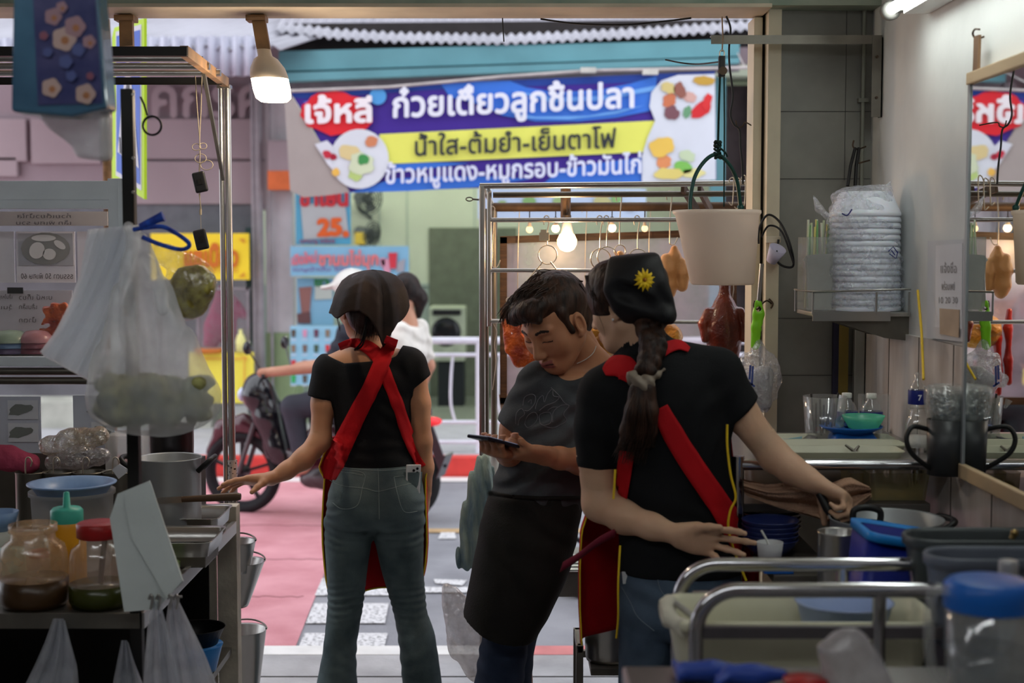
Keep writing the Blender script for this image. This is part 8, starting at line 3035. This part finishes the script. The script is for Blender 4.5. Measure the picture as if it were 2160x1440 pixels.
for (x0,y0,x1,y1,c_) in ((-500,446,228,476,(150,144,142)),(-500,488,30,596,(160,158,162)),(34,488,158,596,(172,168,172)),(163,488,226,596,(164,160,166)),(-500,612,150,700,(144,142,148))):
 b=MB(); pbox(b,x0,y0,x1,y1,YD+.26,.004)
 b.build('menu_sheet',mat('menu_%d_%d' % (x1,y0),rgb(*[q*1.38 for q in c_]),.5,var=.04),dc)
b=MB(); pbox(b,38,492,154,560,YD+.256,.003)
b.build('photo_print',flat((186,184,190)),dc)
b=MB(); pat(b,elp(96,524,52,34),YD+.252)
b.build('photo_print',flat((150,148,144)),dc)
b=MB(); pat(b,elp(78,528,16,18,.5),YD+.249); pat(b,elp(104,536,14,12),YD+.249); pat(b,elp(126,516,14,7,.6),YD+.249); pat(b,elp(92,502,26,7),YD+.249)
b.build('photo_print',flat((226,222,220)),dc)
for s_,x0,x1,yb,yt in (('เล็ก พิเศษ รวม',150,34,474,464),('ก๋วยเตี๋ยวน้ำใส',150,36,460,450),('ธรรมดา 50 พิเศษ 60',154,44,588,576),('บะหมี่ เกี๊ยว',110,40,632,620),('เส้นเล็ก',78,40,652,640),('เส้นใหญ่ หมี่ขาว',26,-30,632,620),('วุ้นเส้น',26,-20,655,642),('น้ำตก',76,40,680,668)):
 ptext('lettering',s_,x0,x1,yb,yt,(106,100,104),dc,YD+.25,.008,0,14)
b=MB(); pbox(b,13,606,46,619,YD+.24,.004)
b.build('black_tape',m_black,dc)
b=MB(); pbox(b,-500,441,229,752,YD+.012,.004)
b.build('glass_pane',film('cabinet_glass',rgb(150,156,160),.06,.05,0,4,.7,.3,0),dc)
F=Field(W(85,730,YD+.14)-Vector((0,.07,0)),W(165,620,YD+.14)+Vector((0,.07,0)),.0036)
for k in range(11):
 F.box(W(118+RU(-14,14),645+k*7,YD+.14),(.024,.02,.008),.004,'add',[(1,.2,RU(-.4,.4)),(0,1,0),(RU(-.4,.4),0,1)])
F.noise(.004,90,4)
tag(F.build('crispy_pork',m_siu),'pile of glazed crispy pork pieces inside the display cabinet','crispy pork')
zsf=PZ(752,YD)
for i,(px,c_,r_,k) in enumerate(((16,(84,70,104),.062,0),(16,(94,122,158),.060,1),(16,(140,160,142),.062,2),(74,(120,62,76),.055,0),(76,(134,76,88),.055,1),(74,(176,124,132),.054,2))):
 lath('melamine_bowl',['dark purple bowl, lowest of the stack at the cabinet left end','blue bowl in the middle of the stack in the cabinet','pale green bowl topping the stack in the cabinet','dark red bowl, lowest of the pink stack in the cabinet','rose bowl in the middle of the pink stack','light pink bowl topping the pink stack'][i],'bowl',
  px,YD+.12,zsf+.002+k*.016,[(r_,0),(r_,.003),(r_*.9,.018),(r_*.6,.034),(.001,.038)],mat('bowl_tone_%d' % i,rgb(*c_),.3,var=.03),30,'bowls in the display cabinet')
for i,(x0,x1,y0) in enumerate(((-30,78,836),(147,235,834))):
 mc_=thing('menu_card',['laminated menu card with dish sketches at the picture edge, under the cabinet','laminated menu card half hidden behind the hanging vegetable bag'][i],'menu',(PX((x0+x1)/2,4.25),4.25,PZ(955,4.25)))
 b=MB(); pbox(b,x0,y0,x1,955,4.25,.004)
 b.build('card',mat('card_blue_white',rgb(206,212,224),.4,var=.03),mc_)
 b=MB()
 for y in (y0+8,y0+56):
  pbox(b,x0+38,y,x1-6,y+40,4.245,.002)
 b.build('sketch_panel',flat((226,230,236)),mc_)
 b=MB()
 for y in (y0+28,y0+76):
  pat(b,elp((x0+x1)/2+18,y,24,11,-.2,14,.3,i),4.243)
 b.build('dish_print',flat((132,138,134)),mc_)
b=MB(); b.box(PX(-60,4.25),4.24,ZC2,PX(235,4.25),4.27,PZ(955,4.25))
tag(b.build('card_ledge',m_steeld),'steel ledge carrying the menu cards on the cart','ledge')
# hanging bags on the dark post
YV=3.14
vb=Field(W(160,930,YV)-Vector((0,.12,0)),W(485,465,YV)+Vector((0,.10,0)),.0042)
vb.stack([(PZ(500,YV),PX(290,YV),YV,.016,.014),(PZ(545,YV),PX(296,YV),YV,.036,.03),(PZ(620,YV),PX(300,YV),YV,.066,.045),(PZ(700,YV),PX(306,YV),YV,.098,.062),(PZ(770,YV),PX(312,YV),YV,.130,.08),(PZ(830,YV),PX(318,YV),YV,.152,.088),(PZ(875,YV),PX(318,YV),YV,.146,.085),(PZ(905,YV),PX(320,YV),YV,.10,.06),(PZ(918,YV),PX(322,YV),YV,.05,.03)],.02)
vb.cone(W(290,500,YV),W(272,478,YV),.016,.012,.02)
vb.cone(W(316,560,YV-.04),W(345,650,YV-.075),.020,.010,.02)
vb.cone(W(300,560,YV-.04),W(262,640,YV-.05),.018,.012,.02)
vb.fold(.006,(140,0,8),W(305,650,YV),(.25,.3,.20),0,.6)
vb.noise(.002,40,7)
vbo=vb.build('vegetable_bag',film('white_hdpe_film',rgb(236,242,246),.46,.35,.25,9,.10,.5,.14))
tag(vbo,'large translucent white bag of green vegetables hanging on the dark cart post','plastic bag')
cf=Field(W(175,915,YV)-Vector((0,.10,0)),W(475,750,YV)+Vector((0,.09,0)),.006)
for i in range(110):
 a_=rs.uniform(0,6.28)
 cf.ell((PX(318,YV)+rs.uniform(-.108,.108),YV+rs.uniform(-.045,.045),PZ(rs.uniform(798,884),YV)),(rs.uniform(.014,.03),rs.uniform(.014,.026),rs.uniform(.012,.022)),.008)
cf.noise(.004,100,2)
cf.build('leafy_greens',mat('chopped_greens',rgb(60,62,24),.7,vscale=30,col2=rgb(158,156,96),bump=.6),vbo)
def drape(name,label,cat,L,R_,Y,m,n_=3,pleat=.012,f_=11):
 def sheet(v_,u_,o_):
  k=u_*(len(L)-1)
  i=min(len(L)-2,int(k))
  t=k-i
  lx,ly=[L[i][j]*(1-t)+L[i+1][j]*t for j in (0,1)]
  rx_,ry_=[R_[i][j]*(1-t)+R_[i+1][j]*t for j in (0,1)]
  return W(lx+(rx_-lx)*v_+o_*3,ly+(ry_-ly)*v_+o_*4,Y+o_*.009+pleat*sin(v_*f_+u_*3+o_)+pleat*.35*sin(v_*f_*2.7+u_*9))
 b=MB()
 for o_ in range(n_):
  b.grid(lambda v_,u_: sheet(v_,u_,o_),30,18)
 return tag(b.build(name,m),label,cat)
drape('spare_bags','bundle of empty folded white plastic bags hanging left of the vegetable bag','plastic bags',
 [(185,484),(180,512),(170,575),(146,640),(116,700),(84,742)],[(292,474),(290,520),(268,590),(240,660),(214,730),(190,800)],YV+.03,film('bag_bundle_film',rgb(236,242,248),.80,.35,.25,9,.10,.5,.08))
pk=Field(W(325,710,YV+.10)-Vector((0,.08,0)),W(475,505,YV+.10)+Vector((0,.08,0)),.004)
pk.ell(W(400,612,YV+.10),(.058,.05,.072),.02,'add',[(1,0,-.45),(0,1,0),(.45,0,1)])
pk.chain([W(388,560,YV+.10),W(350,535,YV+.09),W(325,520,YV+.06)],[.03,.02,.008],.02)
pk.noise(.004,60,4)
po=pk.build('pickle_bag',film('clear_bag_tight',rgb(210,204,190),.22,.08,.7,30,.6,.3,.12))
tag(po,'clear bag of olive pickled mustard greens behind the white vegetable bag','plastic bag')
p2=Field(W(335,700,YV+.10)-Vector((0,.07,0)),W(465,530,YV+.10)+Vector((0,.07,0)),.005)
p2.ell(W(403,614,YV+.10),(.053,.045,.066),.02,'add',[(1,0,-.45),(0,1,0),(.45,0,1)])
p2.noise(.005,80,8)
p2.build('pickled_greens',mat('olive_pickle',rgb(112,98,34),.4,vscale=40,col2=rgb(178,170,82),bump=.6),po)
b=MB(); b.tube(spl([W(282,484,YV-.02),W(310,480,YV-.03),W(350,480,YV-.03),(W(398,512,YV-.01)),W(384,526,YV),W(340,516,YV-.03),W(300,500,YV-.03)],7),.005,8)
b.tube(spl([W(296,478,YV-.03),W(330,462,YV-.03),W(345,456,YV-.03)],5),[.007+.0005*i for i in range(11)],8)
tag(b.build('blue_rope',mat('blue_nylon',rgb(30,50,140),.6,vscale=60,col2=rgb(40,90,200))),'looped blue nylon cord tying the bags to the post','cord')
b=MB()
b.prism([W(*q,3.20) for q in ((315,1014),(248,1042),(232,1092),(262,1290),(330,1284),(386,1226))],(0,.006,0))
b.prism([W(*q,3.192) for q in ((318,1020),(262,1046),(276,1130),(352,1262),(384,1224))],(0,.004,0))
o=b.build('white_bags',mat('off_white_sheet',rgb(206,214,212),.5,var=.05,vscale=6,bump=.3,bscale=14)); solidify(o,.001)
tag(o,'pad of white paper bags hanging from the corner of the cart','paper bags')
# hanging thin bags under the corner with hooks
m_tb=film('thin_bag_film',rgb(220,224,232),.5,.3,.3,14,.12)
for i,(L,R_,Y_,lb) in enumerate((([(322,1268),(312,1310),(306,1380),(300,1480)],[(336,1268),(348,1310),(366,1380),(392,1480)],3.20,'thin clear bags on a hook, left bundle of the pair at the cart corner'),
         ([(356,1262),(350,1310),(352,1380),(360,1480)],[(374,1262),(398,1310),(432,1380),(470,1480)],3.22,'thin clear bags on a hook, right bundle of the pair at the cart corner'),
         ([(256,1350),(248,1390),(240,1430),(232,1490)],[(268,1350),(280,1390),(296,1430),(320,1490)],3.215,'narrow bundle of thin clear bags below the cart edge beside the post'),
         ([(112,1304),(96,1350),(74,1400),(30,1490)],[(134,1304),(146,1350),(160,1400),(168,1490)],3.20,'knotted thin clear bags hanging below the cart edge under the jars'))):
 drape('thin_bags',lb,'plastic bags',L,R_,Y_,m_tb,2,.010,17)
b=MB()
for px in (318,334,358,372):
 b.tube(spl([W(px-4,1262,3.20),W(px,1254,3.19),W(px+4,1262,3.19),W(px,1284,3.20)],4),.003,6)
b.tube([W(300,1264,3.215),W(384,1258,3.215)],.003,6)
tag(b.build('hook_rail',m_steel),'small steel rail with four hooks at the cart corner','hook rail')
# things on the worktop
HY=1130
z=ZC2+.0005
m_dirty=film('smeared_jar',rgb(200,166,124),.5,.2,.2,14,.2,.5,.25)
m_smear=film('clear_jar',rgb(216,186,166),.36,.12,.1,10,.3,.4,.12)
m_redp=mat('red_plastic',rgb(160,24,24),.4)
def s_(r,h):
 return [(.001,.002),(r*.9,0),(r,.015),(r,h*.62),(r*.92,h*.74),(r*.66,h*.82),(r*.64,h*.94)]
hj=PZ(1108,3.31)-z
jar('sauce_jar','open jar smeared with brown chilli sauce at the cart edge','jar',70,3.33,z,(('jar_body',s_(.078,hj),m_dirty),('neck_band',[(.052,hj*.9),(.056,hj*.91),(.056,hj),(.050,hj)],m_dirty),('sauce',[(.001,.001),(.0715,-.0005+.001),(.0793,.015),(.0793,hj*.34),(.001,hj*.35)],mat('brown_sauce',rgb(62,42,22),.3))))
hj=PZ(1104,3.31)-z
jar('pickle_jar','clear jar with red screw lid and olive liquid beside the hanging paper bags','jar',210,3.33,z,(('jar_body',s_(.072,hj*.92),m_smear),('lid',[(.050,hj*.82),(.053,hj*.83),(.053,hj*.985),(.048,hj),(.001,hj)],m_redp),('liquid',[(.001,.001),(.066,.0005),(.0732,.015),(.0732,hj*.27),(.001,hj*.28)],mat('olive_liquid',rgb(50,54,14),.25))))
b=MB(); b.cyl((PX(205,3.33),3.33,z+.01),(PX(216,3.33),3.35,z+hj*.8),.007)
b.build('spoon',m_steeld,[o for o in bpy.data.objects if o.name == 'pickle_jar'][0])
hy=PZ(1036,3.52)-z
jar('squeeze_bottle','yellow squeeze bottle with teal cap behind the jars','bottle',142,3.52,z,(('bottle_body',[(.001,0),(.043,0),(.046,.01),(.046,hy*.62),(.040,hy*.68)],mat('mustard_plastic',rgb(206,142,20),.35,var=.05)),('cap',[(.038,hy*.64),(.040,hy*.65),(.040,hy*.80),(.034,hy*.83),(.010,hy*.84),(.007,hy*.99),(.001,hy)],mat('teal_plastic',rgb(70,180,158),.4))))
hb=PZ(1036,3.72)-z
jar('clear_tub','large clear tub under the pale blue basin on the cart','tub',154,3.74,z,(('tub_body',[(.001,.002),(.092,0),(.098,.01),(.106,hb-.012),(.112,hb-.010),(.112,hb)],m_milky),))
jar('blue_basin','pale blue plastic basin set into the clear tub on the cart','basin',154,3.74,z+hb-.045,(('basin_shell',[(.001,0),(.06,0),(.085,.03),(.104,.058),(.114,.062),(.116,.066),(.104,.066),(.08,.034),(.058,.004),(.001,.004)],mat('powder_blue_plastic',rgb(120,150,190),.35)),))
for px,Y_,r_,h_,col,lb,nm,rd in ((6,3.62,.036,.12,(196,196,186),'cloudy round jar at the picture edge under the blue bowl','jar',0),(46,3.72,.032,.10,(196,176,164),'small cloudy jar left of the clear tub','jar',0),(84,3.50,.030,.095,(186,140,120),'small jar with red lid between sauce jar and yellow bottle','jar',1),(24,3.50,.034,.10,(150,190,176),'pale green mug behind the sauce jar','mug',0)):
 t=jar(nm if nm == 'mug' else 'small_jar',lb,nm,px,Y_,z,(('jar_body',[(.001,0),(r_,0),(r_,h_*.8),(r_*.9,h_*.88),(r_*.9,h_),(.001,h_)],mat('jar_tone_%d' % px,rgb(*col),.35,var=.06)),))
 if rd:
  b=MB(); b.lathe((PX(px,Y_),Y_,z+h_),[(r_*.95,-.016),(r_*.98,0),(.001,.002)],22); b.build('lid',m_redp,t)
 if nm == 'mug':
  b=MB(); b.tube(spl([(PX(px,Y_)+r_,Y_-.01,z+.09),(PX(px,Y_)+r_+.03,Y_-.01,z+.085),(PX(px,Y_)+r_+.028,Y_-.01,z+.04),(PX(px,Y_)+r_,Y_-.01,z+.03)],5),.006,7); b.build('handle',m_whitep,t)
lath('blue_bowl','light blue bowl at the picture edge above the cloudy jar','bowl',0,3.62,z+.1205,[(.001,0),(.024,0),(.040,.022),(.048,.05),(.046,.05),(.038,.024),(.001,.004)],mat('powder_blue_plastic',rgb(120,150,190),.35))
pot('noodle_pot','dull steel cooking pot with black handles on the cart near the roof post',(PX(358,4.08),4.08,z),.092,PZ(974,4.0)-z,(0,3.14),m_alu,hd=.012)
pot('dark_pot','dark round pot behind the steel cooking pot',(PX(362,4.26),4.28,PZ(974,4.2)+.0),.066,PZ(905,4.2)-PZ(974,4.2),(),mat('dark_pot_steel',rgb(60,58,60),.3,metal=.8))
b=MB(); b.bbox(PX(310,4.2),4.22,z,PX(415,4.2),4.34,PZ(974,4.2)-.001,.004)
tag(b.build('pot_stand',m_blacks),'black stand lifting the dark round pot','stand')
for i,px in enumerate((70,128,190,252)):
 t=pot('noodle_boiler','narrow steel boiler pot in the back row of the cart, number by its wire hook',(PX(px,4.02),4.02,z),.045,PZ(1000,3.98)-z,(),m_steeld)
 t['label']=['steel boiler pot under the pink cloth','steel boiler pot in the row, left of the rice bag middle','steel boiler pot in the row below the right end of the wrapped bag','steel boiler pot next to the dark cart post'][i]
 b=MB(); c=Vector((PX(px,4.0)-.01,3.98,z))
 zt_=PZ(1000,3.98)
 b.tube(spl([Vector((c.x,c.y,zt_-.05)),Vector((c.x,c.y,zt_+.035)),Vector((c.x+.010,c.y,zt_+.048)),Vector((c.x+.018,c.y,zt_+.036)),Vector((c.x+.014,c.y,zt_+.022))],5),.0022,6)
 tag(b.build('wire_hook',m_wire),['bent wire hook standing in the boiler under the pink cloth','bent wire hook standing in the second boiler from the pink cloth','bent wire hook standing in the third boiler from the pink cloth','bent wire hook standing in the boiler beside the dark post'][i],'hook')
def lump(name,label,cat,Y_,pts,rr,m,fl=.7,amp=.004,fr_=60,seed=1,h=.004):
 P3=[W(x,y,Y_) for x,y in pts]
 mx=max(rr)+.02
 F=Field([min(p[i] for p in P3)-mx for i in range(3)],[max(p[i] for p in P3)+mx for i in range(3)],h)
 F.chain(P3,rr,.02,flat=((0,1,0),fl))
 F.noise(amp,fr_,seed)
 return tag(F.build(name,m),label,cat)
lump('pink_cloth','crumpled pink cloth lying over the boilers at the cart back','cloth',4.06,[(-20,965),(20,968),(62,978)],[.03,.034,.03],mat('pink_terry',rgb(176,70,98),.9,bump=.5),.9)
lump('wrapped_noodles','cream noodles wrapped in shiny clear plastic at the cart back','noodles',4.10,[(98,938),(150,932),(212,922)],[.026,.036,.026],film('noodle_wrap',rgb(206,190,160),.72,.08,1.0,40,.45,.3,.2),.9,.006)
lump('plastic_bag','shiny clear plastic bag under the wrapped noodles','plastic bag',4.06,[(110,972),(160,966),(215,962)],[.024,.03,.026],film('clear_crumple',rgb(196,186,186),.5,.08,1.0,40,.5),.9,.006,60,5)
b=MB(); b.prism([W(*q,3.9) for q in ((236,990),(252,978),(273,992),(250,1010))],(0,.002,0))
tag(b.build('white_card',mat('white_paper',rgb(206,206,210),.8)),'small white card beside the dark cart post','card')
b=MB(); b.bbox(PX(232,4.2),4.16,z,PX(312,4.2),4.30,PZ(915,4.2),.01)
tag(b.build('white_box',m_milky),'cloudy white box behind the dark cart post','box')
for i,(x0,x1,y0,y1,Y_,lb) in enumerate(((335,478,1066,1108,4.12,'steel food tray farther back under the cleaver handle'),(300,462,1112,1150,3.80,'steel food tray nearer than the other at the cart edge'))):
 hx=(PX(x1,Y_)-PX(x0,Y_))/2
 h_=.042
 zt_=PZ(y0,Y_+.09)-h_
 t=thing('steel_tray',lb,'tray',(PX((x0+x1)/2,Y_),Y_,zt_))
 if zt_-z > .01:
  b=MB(); b.bbox(PX(x0,Y_)+.02,Y_-.08,z,PX(x1,Y_)-.02,Y_+.09,zt_-.0005,.004)
  tag(b.build('tray_riser',m_steeld),['steel riser box under the farther food tray','steel riser box under the nearer food tray'][i],'riser')
 b=MB(); b.rrect_loft((PX((x0+x1)/2,Y_),Y_,zt_),[(hx*.9,.10,.02,0),(hx*.94,.105,.02,h_-.004),(hx,.118,.025,h_),(hx*.99,.116,.025,h_-.003),(hx*.92,.103,.02,h_-.004),(hx*.88,.098,.02,.003)],5)
 b.build('tray_body',m_steel,t)
lump('green_cloth','pale green cloth on the cart edge below the steel trays','cloth',3.50,[(372,1172),(400,1168),(425,1165)],[.018,.022,.014],mat('sage_cloth',rgb(140,152,118),.9,vscale=12,col2=rgb(96,116,70),bump=.5),.9) if False else None
F=Field((XR-.13,3.50,z-.004),(XR+.0,3.78,z+.05),.004)
F.box((XR-.065,3.64,z+.012),(.05,.10,.012),.01); F.noise(.004,60,2)
tag(F.build('green_cloth',mat('sage_cloth',rgb(140,152,118),.9,vscale=12,col2=rgb(96,116,70),bump=.5)),'folded pale green cloth on the cart edge below the steel trays','cloth')
cl=thing('cleaver','cleaver with brown wooden handle lying over the steel trays','cleaver',W(420,1050,3.98))
b=MB(); b.tube([W(384,1053,3.98),W(420,1051,3.98),W(500,1047,3.98),W(508,1047,3.98)],[.0085,.0095,.0125,.009],12)
b.build('handle',mat('walnut_handle',rgb(84,62,44),.45,vscale=14,stretch=(.2,1,1)),cl)
b=MB(); b.bar(W(328,1056,3.99),W(386,1053,3.98),.003,.018)
b.build('blade',m_steel,cl)
# below the worktop
HY=1330
lath('black_basin','black oval basin on the lower cart shelf','basin',415,4.10,.50,[(.001,0),(.06,0),(.082,.05),(.085,.05),(.001,.004)],m_black,28)
lath('blue_tub','sky blue tub under the black basin on the lower cart shelf','tub',415,4.10,.4205,[(.001,0),(.055,0),(.074,.074),(.076,.078),(.001,.078)],mat('sky_blue_plastic',rgb(28,128,206),.35),28)
for px,Y_,z1,r_,h_,tl_,lb in ((500,4.56,PZ(1142,4.56),.064,.10,0,'upper small steel bucket hung behind the white cart post'),(494,4.60,PZ(1182,4.6),.070,.15,.22,'tilted steel bucket hung in the middle behind the white cart post'),(512,4.66,PZ(1328,4.66),.078,.19,0,'lowest and largest steel bucket beside the white cart post')):
 t=thing('steel_bucket',lb,'bucket',(PX(px,Y_),Y_,z1-h_),'steel buckets at the cart post')
 b=MB(); b.lathe((PX(px,Y_),Y_,z1-h_),[(.001,.003),(r_*.66,0),(r_*.7,.01),(r_,h_),(r_*1.05,h_+.003),(r_*.97,h_),(r_*.66,.012),(.001,.01)],32,(tl_,0,1))
 b.build('bucket_body',m_steel,t)
 b=MB(); b.tube([(PX(px,Y_)+tl_*h_+r_*cos(a),Y_+r_*.98*sin(a),z1+.004+.012*sin(a) ** 2) for a in [i/16*pi for i in range(17)]],.0028,6)
 b.build('bail',m_steeld,t)
b=MB(); b.bar((PX(470,4.45),4.43,PZ(1140,4.5)),(PX(500,4.6),4.60,PZ(1140,4.5)),.01,.01)
tag(b.build('bucket_bracket',m_blacks),'short black bracket on the cart post for the buckets','bracket')
drape('peach_towel','crumpled peach towel hanging over the lower counter tier under the hand','towel',
 [(1568,1010),(1620,1022),(1680,1014),(1740,1024),(1790,1004),(1834,1026)],[(1570,1040),(1630,1064),(1690,1080),(1745,1096),(1785,1086),(1836,1046)],3.46,mat('peach_terry',rgb(176,140,116),.95,var=.12,vscale=20,bump=.7,bscale=240),2,.014,9)
HY=520
